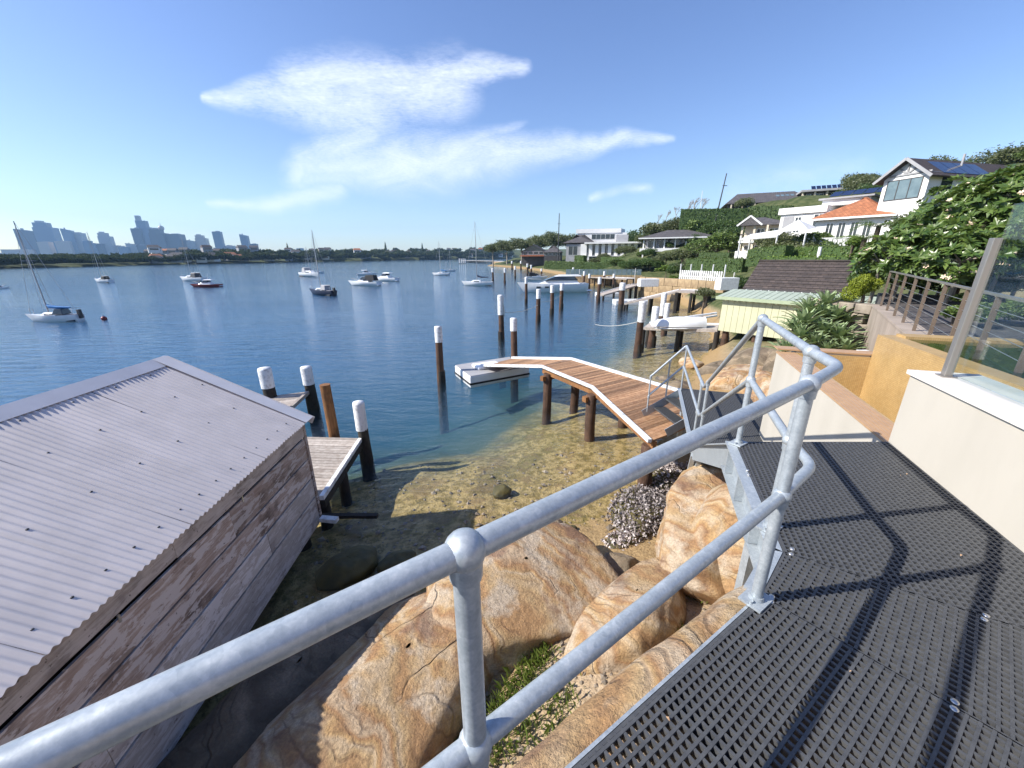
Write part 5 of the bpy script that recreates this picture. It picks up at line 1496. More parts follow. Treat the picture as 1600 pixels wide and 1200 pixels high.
for c, rd, sq in lob[:10]:
    p = Vector(c); mb.tube([V(p.x + .3, p.y + .3, FZ - .1), V(p.x + .15, p.y + .1, (FZ + p.z) / 2), p], [.06, .05, .03], 6)
    for k in range(7):
        a_ = k * .9; mb.tube([p, p + V(math.cos(a_) * rd * .8, math.sin(a_) * rd * .8, rd * sq * .4)], [.03, .012], 5)
mb.build('branch', G['bark_pale'], shrub)
c = pxp(1352, 452, 12.6); tree('lime_bush', 'rounded lime-green bush on the stone wall corner', 'bushlime', c.x, c.y, c.z - .5, c.z + .62, .56, cat='bush', trunk_frac=.05, limbs=False)
for k, (u, v) in enumerate(((1440, 505), (1490, 500), (1540, 490), (1590, 485), (1470, 480), (1560, 510), (1600, 520))):
    q = P(u, v, FZ - .05)
    tree('low_shrub', 'low dark green ground-cover shrub in the bed behind the wire fence', 'bush', q.x + fnv.x * .5, q.y + fnv.y * .5, FZ - .1, FZ + .55, .6, 'low shrubs behind the wire fence', cat='bush', trunk_frac=.05, limbs=False)

# agave rosettes: each plant a thing, each leaf a part
al = MB(); prof = [(0, .05, 0), (.25, .085, .03), (.5, .105, .05), (.75, .078, .04), (.93, .02, .0), (1.0, .002, -.03)]
avs = []; afs = []
for x, w_, z in prof: avs += [(x, -w_, z + .02), (x, 0, z), (x, w_, z + .02)]
for k in range(5): afs += [(k * 3, k * 3 + 1, k * 3 + 4, k * 3 + 3), (k * 3 + 1, k * 3 + 2, k * 3 + 5, k * 3 + 4)]
al.add(avs, afs, True); tmp = al.build('leaf', G['leaf_agave'], None); alm = tmp.data; bpy.data.objects.remove(tmp)
AG = [(1290, 470, .62), (1318, 468, .5), (1262, 478, .55), (1300, 492, .62), (1255, 498, .6), (1322, 495, .45), (1285, 512, .55), (1250, 518, .5), (1310, 522, .62), (1272, 528, .45), (1240, 535, .42), (1225, 540, .42), (1318, 540, .5), (1290, 540, .4), (1278, 485, .5), (1240, 505, .4)]
agb = MB()
for k, (u, v, s) in enumerate(AG):
    t_ = 13.6 - (v - 465) * .024
    c = pxp(u, v + 10, t_)
    t = thing('agave_plant', 'grey-green agave rosette in the clump beside the green shed', 'agave', c, rng.uniform(0, 6), 'agaves beside the green shed')
    for j in range(30):
        a_ = j * 2.399; el = 1.35 - 1.25 * (j / 30) ** .8
        ob = link('leaf', alm, t); ob.rotation_euler = (rng.uniform(-.2, .2), -el, a_); sc = s * 1.6 * (.62 + .38 * j / 30); ob.scale = (sc, sc, sc)
    m_ = MB(); m_.tube([(0, 0, .05), (.05, -.05, -.7)], [.05, .06], 7); m_.build('stem', G['bark'], t, local=True)
c = pxp(1285, 545, 12.9); boulder('earthy bank under the agave clump', V(c.x + .3, c.y + .5, c.z - .45), (1.7, 1.3, 1.25), .4, 'sandstone_grey', seed=41, res=(48, 30))

for k, (u, v, t_) in enumerate(((1400, 425, 14.5), (1450, 420, 15), (1510, 415, 15), (1570, 410, 14.5), (1640, 405, 14), (1480, 445, 14), (1550, 440, 13.5))):
    q = pxp(u, v, t_)
    tree('backing_shrub', 'dense dark shrub in the shade under the flowering shrub', 'dark', q.x, q.y, FZ - .1, q.z + 1.1, 1.4, 'dark shrubs under the flowering shrub', cat='bush', trunk_frac=.05, limbs=False)

for k, (u, v) in enumerate(((1415, 742), (1408, 745), (1330, 1050), (1040, 1120), (1500, 870))):
    q = P(u, v, DZ); m_ = MB(); a_ = k * 1.7; L_ = rng.uniform(.012, .024); d = V(math.cos(a_), math.sin(a_), 0); e = V(-d.y, d.x, 0)
    m_.add([q + V(0, 0, .004), q + d * L_ * .5 + e * L_ * .22 + V(0, 0, .012), q + d * L_ + V(0, 0, .006), q + d * L_ * .5 - e * L_ * .22 + V(0, 0, .01)], [(0, 1, 2, 3)])
    tag(m_.build('fallen_leaf', G['tile_strip']), 'small dry brown leaf lying on the walkway grating', 'leaf', 'dry leaves on the walkway')
# ------------------------------------------------------------------ houses on the hillside
class Frame:
    """facade frame: origin at photo column uL at distance YL, running along dir to column uR"""
    def __init__(s, uL, YL, uR, d=(.6, -.8), v=398):
        s.ex = unit(*d); s.ey = Vector((-s.ex.y, s.ex.x, 0))
        if s.ey.x < 0: s.ey = -s.ey                      # inland
        rL = ray(uL, v); rR = ray(uR, v)
        kL, kR = rL.x / rL.y, rR.x / rR.y
        s.o = Vector((kL * YL, YL, 0))
        s.L = (kR * YL - s.o.x) / (s.ex.x - kR * s.ex.y)
    def p(s, a, b, z=0.0): q = s.o + s.ex * a + s.ey * b; return Vector((q.x, q.y, z))
    def z(s, v, a=0.0):                                  # height seen at photo row v above facade position a
        q = s.o + s.ex * a
        dz0, dz1 = -50., 80.
        for _ in range(40):
            m = (dz0 + dz1) / 2; d = Vector((q.x, q.y, m)) - CAM
            vv = 600 - FOC * d.dot(Uv) / d.dot(Fv)
            if vv > v: dz0 = m
            else: dz1 = m
        return dz0
def hbox(F, root, name, mat, a0, a1, b0, b1, z0, z1, bevel=0):
    m_ = MB(); m_.prism([tuple(F.p(a, b).to_2d()) for a, b in ((a0, b0), (a1, b0), (a1, b1), (a0, b1))], z0, z1); return m_.build(name, G[mat], root, bevel=bevel)
def win(F, root, a0, a1, z0, z1, b=0.0, n=2, glass='window_glass', frame='white_paint'):
    m_ = MB(); t_ = .07
    for aa, ab, za, zb in ((a0, a1, z0, z0 + t_), (a0, a1, z1 - t_, z1)): m_.prism([tuple(F.p(x, y).to_2d()) for x, y in ((aa, b - .06), (ab, b - .06), (ab, b), (aa, b))], za, zb)
    for k in range(n + 1):
        c = a0 + (a1 - a0) * k / n; c = min(max(c, a0 + t_ / 2), a1 - t_ / 2)
        m_.prism([tuple(F.p(x, y).to_2d()) for x, y in ((c - t_ / 2, b - .06), (c + t_ / 2, b - .06), (c + t_ / 2, b), (c - t_ / 2, b))], z0 + t_, z1 - t_)
    w_ = m_.build('window', G[frame], root)
    for k in range(n):
        g_ = MB(); c0, c1 = a0 + (a1 - a0) * k / n, a0 + (a1 - a0) * (k + 1) / n
        g_.prism([tuple(F.p(x, y).to_2d()) for x, y in ((c0 + .03, b - .03), (c1 - .03, b - .03), (c1 - .03, b - .005), (c0 + .03, b - .005))], z0 + .03, z1 - .03); g_.build('pane', G[glass], w_)
    return w_
def hip_roof(F, root, mat, a0, a1, b0, b1, ze, zr, over=.4, hipL=None, hipR=None, th=.12):
    a0 -= over; a1 += over; b0 -= over; b1 += over; bm = (b0 + b1) / 2; hw_ = (b1 - b0) / 2
    hl = hw_ if hipL is None else hipL; hr_ = hw_ if hipR is None else hipR
    v = [F.p(a0, b0, ze), F.p(a1, b0, ze), F.p(a1, b1, ze), F.p(a0, b1, ze), F.p(a0 + hl, bm, zr), F.p(a1 - hr_, bm, zr)]
    m_ = MB(); m_.add([*v, *[p - V(0, 0, th) for p in v[:4]]], [(0, 1, 5, 4), (2, 3, 4, 5), (1, 2, 5), (3, 0, 4), (0, 6, 7, 1), (1, 7, 8, 2), (2, 8, 9, 3), (3, 9, 6, 0), (9, 8, 7, 6)])
    return m_.build('roof', G[mat], root)
def balustrade(F, root, a0, a1, b, z0, z1, mat='white_paint', solid=True, n=None):
    if solid: return hbox(F, root, 'balustrade', mat, a0, a1, b - .06, b + .06, z0, z1)
    n = n or max(6, int((a1 - a0) / .35))
    m_ = MB(); m_.bar(F.p(a0, b, z1), F.p(a1, b, z1), .06, .06); bo = m_.build('balustrade', G[mat], root)
    for k in range(n + 1):
        m_ = MB(); q = F.p(a0 + (a1 - a0) * k / n, b); m_.bar(V(q.x, q.y, z0), V(q.x, q.y, z1 - .03), .05, .05); m_.build('baluster', G[mat], bo)
def house(label, F, z0, name='house', group=None): return thing(name, label, 'house', (F.o.x, F.o.y, z0), 0, group)

# dark-roofed boathouse and the pale green shed in front of it
F = Frame(1166, 27.5, 1327, (.62, -.78), 430); zr = F.z(408, 0) ; ze = F.z(443, 0) - .35
bh = house('low boathouse with dark brown tiled roof behind the pale green shed', F, 2.0, 'boathouse')
hbox(F, bh, 'wall', 'house_dark', .15, F.L - .1, 0, 4.4, .8, ze + .05)
for k in range(9):
    f0, f1_ = k / 9, (k + 1) / 9
    m_ = MB(); b0_, b1_ = -2.2 + 2.2 * f0 + .0, -2.2 + 2.2 * f1_ + .02
    za, zb_ = ze + (zr - ze) * f0 + .03, ze + (zr - ze) * f1_
    m_.slab([F.p(-.1, b0_ + 2.2, za), F.p(F.L + .1, b0_ + 2.2, za), F.p(F.L + .1, b1_ + 2.2, zb_), F.p(-.1, b1_ + 2.2, zb_)], .05); m_.build('tile_course', G['roof_brown'], bh)
m_ = MB(); m_.slab([F.p(-.1, 2.2, zr), F.p(F.L + .1, 2.2, zr), F.p(F.L + .1, 4.6, ze), F.p(-.1, 4.6, ze)], .06); m_.build('rear_roof', G['roof_brown'], bh)
m_ = MB(); m_.bar(F.p(-.12, 2.2, zr + .03), F.p(F.L + .12, 2.2, zr + .03), .22, .08); m_.build('ridge_cap', G['roof_brown'], bh)
m_ = MB(); m_.bar(F.p(-.05, -.08, ze - .08), F.p(F.L + .05, -.08, ze - .08), .1, .14); m_.build('gutter', G['house_dark'], bh)
for k in range(12):
    q = F.p(F.L * (k + .5) / 12, -.15, ze - .06); m_ = MB(); m_.ball(q, .05, 8, 6); m_.build('bulb', G['white_paint'], bh)
gs0 = P(1122, 516, 1.35); gd = unit(.62, -.78); gn = Vector((-gd.y, gd.x, 0)); gn = gn if gn.x > 0 else -gn
gsh = thing('green_shed', 'pale green shed with vertical cladding and metal roof over the water', 'shed', gs0)
GL_, gz0, gz1 = 6.6, 1.35, 3.12
for k in range(22):
    m_ = MB(); w_ = GL_ / 22; c = gs0 + gd * (w_ * (k + .5)); m_.box((c.x, c.y, (gz0 + gz1) / 2), (w_ - .014, .05, gz1 - gz0), gd, gn); m_.build('cladding_panel', G['clad_green'], gsh)
m_ = MB(); m_.prism([tuple((gs0 + gn * .035).to_2d()), tuple((gs0 + gd * GL_ + gn * .035).to_2d()), tuple((gs0 + gd * GL_ + gn * 2.6).to_2d()), tuple((gs0 + gn * 2.6).to_2d())], gz0 + .02, gz1); m_.build('wall', G['trim_green'], gsh)
for k in range(24):
    m_ = MB(); w_ = (GL_ + .5) / 24; a = gs0 - gd * .25 + gd * (w_ * k)
    q = [a - gn * .28, a + gd * (w_ - .03) - gn * .28, a + gd * (w_ - .03) + gn * 1.7, a + gn * 1.7]
    m_.slab([V(q[0].x, q[0].y, gz1 + .06), V(q[1].x, q[1].y, gz1 + .06), V(q[2].x, q[2].y, gz1 + .34), V(q[3].x, q[3].y, gz1 + .34)], .03); m_.build('roof_sheet', G['roof_green'], gsh)
m_ = MB(); a = gs0 - gd * .25 - gn * .31; bq = a + gd * (GL_ + .5); m_.bar(V(a.x, a.y, gz1 + .0), V(bq.x, bq.y, gz1 + .0), .06, .16); m_.build('fascia', G['trim_green'], gsh)
for k in range(5):
    for o_ in (.3, 2.2):
        q = gs0 + gd * (.3 + k * 1.5) + gn * o_; m_ = MB(); m_.tube([(q.x, q.y, hz(q.x, q.y) - .4), (q.x, q.y, gz0 + .02)], [.19, .16], 10); m_.build('pile', G['timber_dark'], gsh)

# orange-tiled house with white balustrade
F = Frame(1272, 50, 1385, v=360); zb_ = F.z(388, 0); ze = F.z(341, F.L * .25); zr = F.z(322, 0) + 2.2
h = house('white house with orange tiled roof and white balcony balustrade', F, zb_ - 2)
hbox(F, h, 'wall', 'house_white', 0, F.L, 0, 7, zb_ - 5, ze)
hip_roof(F, h, 'roof_orange', 0, F.L, 0, 7, ze, ze + 2.3, .6)
m_ = MB(); m_.bar(F.p(-.6, -.66, ze - .08), F.p(F.L + .6, -.66, ze - .08), .12, .2); m_.build('gutter', G['white_paint'], h)
for k in range(4): win(F, h, 1.0 + k * (F.L - 2) / 4 + .1, 1.0 + (k + 1) * (F.L - 2) / 4 - .3, zb_ + .9, ze - .5, 0, 2)
hbox(F, h, 'balcony', 'house_white', -1.5, F.L, -2.0, -.01, zb_ - .2, zb_)
for k in range(int((F.L + 1.4) / .45)):
    hbox(F, h, 'baluster', 'white_paint', -1.4 + k * .45, -1.4 + k * .45 + .36, -1.98, -1.9, zb_, zb_ + 1.0)
hbox(F, h, 'balustrade_cap', 'white_paint', -1.5, F.L, -2.04, -1.84, zb_ + 1.0, zb_ + 1.1)
for k in range(4): hbox(F, h, 'column', 'house_white', k * F.L / 3.2, k * F.L / 3.2 + .35, -1.9, -1.55, zb_ - 3, zb_ - .2)
# modern white house with solar panels
F = Frame(1218, 58, 1322, v=350); zb_ = F.z(378, 0); ze = F.z(336, 0)
h = house('white modern house with flat parapets and solar panels', F, zb_ - 2)
hbox(F, h, 'wall', 'house_white', 0, F.L, 0, 8, zb_ - 5, ze)
hbox(F, h, 'parapet', 'house_white', -.3, F.L * .7, -.3, 7, ze + .002, ze + .8)
hbox(F, h, 'upper_storey', 'house_white', F.L * .55, F.L * 1.2, 1.2, 8, ze + .802, ze + 1.5)
hbox(F, h, 'upper_roof', 'house_grey', F.L * .5, F.L * 1.25, .8, 8.4, ze + 1.502, ze + 1.7)
hbox(F, h, 'recess_shade_panel', 'house_grey', .4, F.L * .22, -.05, .0, ze - 2.6, ze - .3)  # flat grey sheet on the wall; the balcony's shade is put into its colour
win(F, h, F.L * .24, F.L * .34, ze - 2.4, ze - .4, 0, 2); win(F, h, F.L * .52, F.L * .74, ze - 1.9, ze - .2, 0, 3)
for k in range(5):
    m_ = MB(); a_ = F.L * .62 + k * 1.15; m_.slab([F.p(a_, 1.4, ze + 1.9), F.p(a_ + 1.05, 1.4, ze + 1.9), F.p(a_ + 1.05, 3.2, ze + 2.6), F.p(a_, 3.2, ze + 2.6)], .05); m_.build('solar_panel', G['solar'], h)
# cream gabled house with verandah
F = Frame(1156, 62, 1222, (.75, -.66), 365); zb_ = F.z(402, 0); z1_ = F.z(378, 0); ze = F.z(352, 0); zr = F.z(339, 0)
h = house('cream gabled house with slate roof and open verandahs', F, zb_ - 1)
hbox(F, h, 'wall', 'house_cream', .3, F.L, 1.5, 8, zb_ - 3, ze)
hbox(F, h, 'floor_slab', 'house_white', 0, F.L, -.2, 1.49, z1_ - .15, z1_ + .15)
hbox(F, h, 'base_wall', 'house_white', -.2, F.L * .55, -.2, 1.49, zb_ - 2, zb_ + .9)
for k in range(4): hbox(F, h, 'column', 'house_cream', .1 + k * F.L * .3, .4 + k * F.L * .3, 0, .3, zb_ + .902 if k < 2 else zb_ - 1, z1_ - .152); hbox(F, h, 'post', 'house_cream', .1 + k * F.L * .3, .35 + k * F.L * .3, 0, .25, z1_ + .152, ze - .1)
hbox(F, h, 'verandah_rail', 'house_dark', .1, F.L * .9, -.1, -.04, z1_ + 1.0, z1_ + 1.1)
win(F, h, F.L * .35, F.L * .55, z1_ + .3, ze - .5, 1.5, 2); win(F, h, F.L * .65, F.L * .9, z1_ + .3, ze - .5, 1.5, 2); win(F, h, F.L * .1, F.L * .5, zb_ + 1.0, z1_ - .5, 1.5, 3)
m_ = MB(); am_ = F.L * .22
m_.add([F.p(-.4, -.5, ze - .1), F.p(am_, -.5, zr), F.p(2 * am_ + .4, -.5, ze - .1), F.p(-.4, 6, ze - .1), F.p(am_, 6, zr), F.p(2 * am_ + .4, 6, ze - .1)], [(0, 1, 4, 3), (1, 2, 5, 4), (0, 2, 1), (3, 4, 5), (0, 3, 5, 2)]); m_.build('gable_roof', G['roof_slate'], h)
m_ = MB(); m_.bar(F.p(-.45, -.55, ze - .1), F.p(am_, -.55, zr + .05), .08, .22); m_.bar(F.p(2 * am_ + .45, -.55, ze - .1), F.p(am_, -.55, zr + .05), .08, .22); m_.build('barge_board', G['white_paint'], h)
hip_roof(F, h, 'roof_slate', am_, F.L + .5, .4, 8, ze, zr + .1, .4, .1)
# white sail-like awning
F = Frame(1156, 52, 1258, v=368); za, zb_ = F.z(369, 0), F.z(357, F.L * .8)
t = thing('terrace_awning', 'wide white terrace awning in front of the cream gabled house', 'awning', (F.o.x, F.o.y, za - 3))
m_ = MB(); m_.slab([F.p(0, 0, za - .4), F.p(F.L * .6, 0, za - .2), F.p(F.L * .6, 3, zb_ + .2), F.p(0, 3, za + .3)], .12); m_.build('canopy', G['white_paint'], t)
m_ = MB(); c = F.p(F.L * .8, 1.4, zb_ + 1.0); q = [F.p(F.L * .58, 0, zb_ - .3), F.p(F.L * 1.02, 0, zb_ - .2), F.p(F.L * 1.02, 3, zb_ + .1), F.p(F.L * .58, 3, zb_ + .1)]
m_.add([*q, c], [(0, 1, 4), (1, 2, 4), (2, 3, 4), (3, 0, 4), (3, 2, 1, 0)]); m_.build('pyramid_canopy', G['white_paint'], t)
for a_, b_ in ((.1, .1), (F.L * .6, .1), (F.L, .1), (.1, 2.9), (F.L, 2.9)): m_ = MB(); q = F.p(a_, b_); m_.bar(V(q.x, q.y, hz(q.x, q.y) - .5), V(q.x, q.y, za + .0), .12, .12); m_.build('post', G['white_paint'], t)
# gabled house with half timbering above the shrub
F = Frame(1380, 46, 1449, (.25, -.97), 290); ze = F.z(279, 0); zr = F.z(247, F.L / 2); zb_ = F.z(335, 0)
h = house('pale gabled house with half-timbered gable, dark roof and solar panel', F, zb_ - 2)
D_ = 18
hbox(F, h, 'wall', 'house_white', 0, F.L, 0, D_, zb_ - 6, ze)
m_ = MB(); m_.add([F.p(0, 0, ze), F.p(F.L, 0, ze), F.p(F.L / 2, 0, zr - .3), F.p(0, .2, ze), F.p(F.L, .2, ze), F.p(F.L / 2, .2, zr - .3)], [(0, 1, 2), (5, 4, 3), (0, 3, 4, 1), (1, 4, 5, 2), (2, 5, 3, 0)]); m_.build('gable', G['house_white'], h)
for sgn, a_ in ((-1, -.55), (1, F.L + .55)):
    m_ = MB(); zl = ze - .45; m_.slab([F.p(a_, -.7, zl), F.p(F.L / 2, -.7, zr), F.p(F.L / 2, D_ + .4, zr), F.p(a_, D_ + .4, zl)], .16); m_.build('roof', G['roof_brown'], h)
    m_ = MB(); m_.bar(F.p(a_, -.74, zl - .06), F.p(F.L / 2, -.74, zr - .06), .08, .26); m_.build('barge_board', G['house_grey'], h)
m_ = MB(); m_.bar(F.p(-.1, -.06, ze + .05), F.p(F.L + .1, -.06, ze + .05), .1, .16); m_.bar(F.p(F.L / 2, -.06, ze + .1), F.p(F.L / 2, -.06, zr - .4), .1, .16); m_.build('timber_framing', G['house_grey'], h)
for f in (.28, .72): m_ = MB(); m_.bar(F.p(F.L / 2, -.06, ze + .1), F.p(F.L * f, -.06, ze + (zr - ze) * .5), .1, .14); m_.build('timber_brace', G['house_grey'], h)
win(F, h, F.L * .1, F.L * .88, ze - 2.3, ze - .35, 0, 3, 'window_glass_pale', 'house_dark')
for k in range(4):
    m_ = MB(); b0_ = 1.5 + k * 1.8; s0_, s1_ = .18, .85
    A_ = lambda s, b_: F.p(F.L / 2 + (F.L / 2 + .55) * s, b_, zr + (ze - .45 - zr) * s + .06)
    m_.slab([A_(s0_, b0_), A_(s1_, b0_), A_(s1_, b0_ + 1.7), A_(s0_, b0_ + 1.7)], .05); m_.build('solar_panel', G['solar'], h)
m_ = MB(); q = F.p(F.L + .001, 2.4); m_.prism([tuple(F.p(x, y).to_2d()) for x, y in ((F.L, 1.8), (F.L + .05, 1.8), (F.L + .05, 3.3), (F.L, 3.3))], ze - 2.2, ze - .4); sw_ = m_.build('side_window', G['window_glass'], h)
m_ = MB(); q = F.p(F.L * .7, 6, zr - .8); m_.tube([q, q + V(0, 0, 1.3)], .1, 8); m_.build('flue', G['house_grey'], h)
# hilltop house with long slate roof
F = Frame(1140, 104, 1262, (.93, -.36), 318); ze = F.z(316, F.L * .5); zr = F.z(297, F.L * .4)
h = house('hilltop house with long slate hip roof and skylights', F, ze - 3)
hbox(F, h, 'wall', 'house_dark', 0, F.L, 0, 10, ze - 7, ze)
hip_roof(F, h, 'roof_slate', 0, F.L, 0, 10, ze, zr, 1.0, 3.0, 3.0)
for k in range(7): hbox(F, h, 'post', 'house_cream', .2 + k * F.L / 6.5, .5 + k * F.L / 6.5, -.9, -.6, ze - 3.4, ze - .15)
for k in range(4):
    m_ = MB(); a_ = F.L * .62 + k * 1.0; q = lambda a, f: F.p(a, -1 + 6 * f, ze + (zr - ze) * f + .05)
    m_.slab([q(a_, .5), q(a_ + .7, .5), q(a_ + .7, .68), q(a_, .68)], .05); m_.build('skylight', G['window_glass_pale'], h)
win(F, h, 2, 6, ze - 2.6, ze - .5, 0, 4); win(F, h, 8, 14, ze - 2.6, ze - .5, 0, 5)
# hilltop modern house with roof panels
F = Frame(1252, 96, 1312, (.9, -.43), 310); z0_, z1_, z2_ = F.z(326, 0), F.z(312, 0), F.z(298, 0)
h = house('flat-roofed two-storey hilltop house with roof-top solar panels', F, z0_ - 2)
hbox(F, h, 'wall', 'house_dark', .3, F.L, 1.2, 8, z0_ - 5, z2_ - .3)
hbox(F, h, 'floor_slab', 'house_grey', 0, F.L, -.3, 1.19, z1_ - .2, z1_ + .2); hbox(F, h, 'roof', 'house_grey', -.3, F.L + .3, -.5, 8.3, z2_ - .299, z2_ + .1)
for k in range(4): hbox(F, h, 'column', 'house_cream', k * (F.L - .4) / 3, k * (F.L - .4) / 3 + .35, 0, .35, z1_ + .201, z2_ - .3); hbox(F, h, 'lower_column', 'house_cream', k * (F.L - .4) / 3, k * (F.L - .4) / 3 + .35, 0, .35, z0_ - 4, z1_ - .201)
win(F, h, 1, F.L * .6, z1_ + .3, z2_ - .6, 1.2, 4); win(F, h, F.L * .65, F.L * .95, z1_ + .3, z2_ - .6, 1.2, 2)
for k in range(6):
    m_ = MB(); a_ = F.L * .25 + k * .95; m_.slab([F.p(a_, 1, z2_ + .3), F.p(a_ + .8, 1, z2_ + .3), F.p(a_ + .8, 2.2, z2_ + 1.1), F.p(a_, 2.2, z2_ + 1.1)], .05); m_.build('solar_panel', G['solar'], h)
# verandah house near the seawall
F = Frame(1004, 92, 1112, (.93, -.36), 380); zb_, z1_, ze, zr = F.z(408, 0), F.z(390, 0), F.z(372, 0), F.z(357, F.L * .5)
h = house('two-storey house with hipped slate roof and long white-edged verandah', F, zb_ - 1)
hbox(F, h, 'wall', 'house_grey', .5, F.L, 2.0, 10, zb_ - 3, ze)
hbox(F, h, 'verandah_floor', 'house_white', -.5, F.L, -.4, 1.99, z1_ - .45, z1_ + .25)
hip_roof(F, h, 'roof_slate', 0, F.L, 0, 10, ze, zr, .9); m_ = MB(); m_.bar(F.p(-.9, -.95, ze - .1), F.p(F.L + .9, -.95, ze - .1), .14, .25); m_.build('gutter', G['white_paint'], h)
for k in range(7):
    a_ = .1 + k * F.L / 6.4; hbox(F, h, 'post', 'house_white', a_, a_ + .28, 0, .28, z1_ + .251, ze - .13); hbox(F, h, 'lower_post', 'house_white', a_, a_ + .28, 0, .28, zb_ - 2, z1_ - .451)
for k in range(5): a_ = 1 + k * (F.L - 2) / 5; win(F, h, a_, a_ + (F.L - 2) / 5 - .5, z1_ + .4, ze - .4, 2.0, 2); win(F, h, a_, a_ + (F.L - 2) / 5 - .5, zb_ + .1, z1_ - .7, 2.0, 2)
# white gallery-like house with fins, low grey wing and boxy top
F = Frame(884, 122, 1004, (.97, -.24), 388); zb_, z1_, z2_, z3_ = F.z(416, 0), F.z(400, 0), F.z(380, 0), F.z(356, 0)
h = house('large modern white house with fin facade and boxy upper storey', F, zb_ - 1)
L_ = F.L
hbox(F, h, 'lower_wall', 'house_grey', 0, L_, 1.0, 12, zb_ - 3, z2_ - .3)
hbox(F, h, 'white_wall', 'house_white', L_ * .2, L_ * .28, .2, .98, z1_, z2_ - .3); hbox(F, h, 'base_wall', 'house_white', L_ * .22, L_ * .32, -.5, .15, zb_ - 2, z1_ - .2)
hbox(F, h, 'flat_roof', 'house_white', L_ * .25, L_, -.8, 6, z2_ - .299, z2_ + .15)
hbox(F, h, 'floor_slab', 'house_white', L_ * .22, L_, -.6, .98, z1_ - .199, z1_ + .0)
for k in range(8): hbox(F, h, 'fin_panel', 'house_white', L_ * (.31 + .083 * k), L_ * (.31 + .083 * k) + L_ * .045, .4, .6, z1_ + .002, z2_ - .3)
win(F, h, L_ * .3, L_ * .98, z1_ + .2, z2_ - .6, 1.0, 14); win(F, h, L_ * .34, L_ * .95, zb_ - .2, z1_ - .5, 1.0, 10); win(F, h, L_ * .03, L_ * .16, z1_ + .2, z2_ - .8, 1.0, 2)
hip_roof(F, h, 'roof_slate', -.5, L_ * .36, 1, 12, z2_ + .16, z2_ + 2.6, .5)
hbox(F, h, 'upper_wall', 'house_white', L_ * .12, L_ * .80, 8, 14, z2_ - .2, z3_ - 1.2)
m_ = MB(); m_.prism([tuple(F.p(x, y).to_2d()) for x, y in ((L_ * .10, 7.8), (L_ * .72, 7.8), (L_ * .78, 14.2), (L_ * .16, 14.2))], z3_ - 1.199, z3_); m_.build('upper_roof', G['house_white'], h)
win(F, h, L_ * .32, L_ * .64, z2_ + 1.2, z3_ - 1.5, 7.99, 5); hbox(F, h, 'chimney_block', 'house_grey', L_ * .66, L_ * .82, 6.1, 7.8, z2_ - .2, z3_ - 1.9)
# two dark timber boathouses beyond
for (uL, uR, Y_, vb, ve, vr, lb, hip) in ((816, 851, 165, 403, 392, 382, 'dark timber boathouse with steep gable and orange terrace', 0), (850, 876, 158, 404, 394, 384, 'grey-roofed boathouse beside the dark timber boathouse', 1)):
    F = Frame(uL, Y_, uR, (.98, -.2)); zb_, ze, zr = F.z(vb, 0), F.z(ve, 0), F.z(vr, 0)
    h = house(lb, F, zb_, 'boathouse')
    hbox(F, h, 'wall', 'house_dark', 0, F.L, 0, 8, zb_ - 3, ze)
    if hip: hip_roof(F, h, 'roof_slate', 0, F.L, 0, 8, ze, zr, .5)
    else:
        for a_ in (-.6, F.L + .6): m_ = MB(); m_.slab([F.p(a_, -.6, ze - .4), F.p(F.L / 2, -.6, zr), F.p(F.L / 2, 8.4, zr), F.p(a_, 8.4, ze - .4)], .2); m_.build('roof', G['house_dark'], h)
        m_ = MB(); m_.add([F.p(0, 0, ze), F.p(F.L, 0, ze), F.p(F.L / 2, 0, zr - .3)], [(0, 1, 2)]); m_.build('gable', G['window_glass'], h)
        hbox(F, h, 'terrace', 'terracotta', -.5, F.L + .5, -2.5, -.01, zb_ + .6, zb_ + 1.0)
    for k in range(4): win(F, h, .3 + k * (F.L - .4) / 4, .3 + (k + 1) * (F.L - .4) / 4 - .25, zb_ + 1.2, ze - .2, 0, 1)

# ------------------------------------------------------------------ shore walls, fences, far jetties
def shore_wall(label, pts, z0, z1, mat, th=.5, name='seawall'):
    t = thing(name, label, 'wall', (*pts[0], 0))
    for (x0, y0), (x1, y1) in zip(pts[:-1], pts[1:]):
        n = max(1, int(math.hypot(x1 - x0, y1 - y0) / .9)); d = Vector((x1 - x0, y1 - y0, 0)); dl = d.length / n; d.normalize()
        for r_ in range(3):
            for k in range(n):
                m_ = MB(); hh = (z1 - z0) / 3; c = Vector((x0, y0, 0)) + d * (dl * (k + .5) + (r_ % 2) * dl * .3)
                m_.box((0, 0, 0), (dl - .04, th + rng.uniform(-.08, .08), hh - .03), d, Vector((-d.y, d.x, 0)))
                ob = m_.build('stone', G[mat], t, local=True); ob.location = V(c.x, c.y, z0 + hh * (r_ + .5)) - t.location
    return t
gw_pts = [PY(1000, 450, 53), PY(1060, 452, 47.5), PY(1128, 457, 42)]
shore_wall('golden sandstone seawall below the white picket fence', [tuple(p.to_2d()) for p in gw_pts], -.1, 2.6, 'seawall_stone')
shore_wall('long low stone seawall in front of the large modern house', [(10.5, 76.8), (17, 75), (24, 73)], -.3, 1.8, 'seawall_stone')
shore_wall('far stone seawall beside the dark boathouses', [tuple(P(770, 413, .3).to_2d()), tuple(P(810, 415, .3).to_2d()), tuple(P(860, 419, .3).to_2d())], -.3, 2.0, 'seawall_stone')
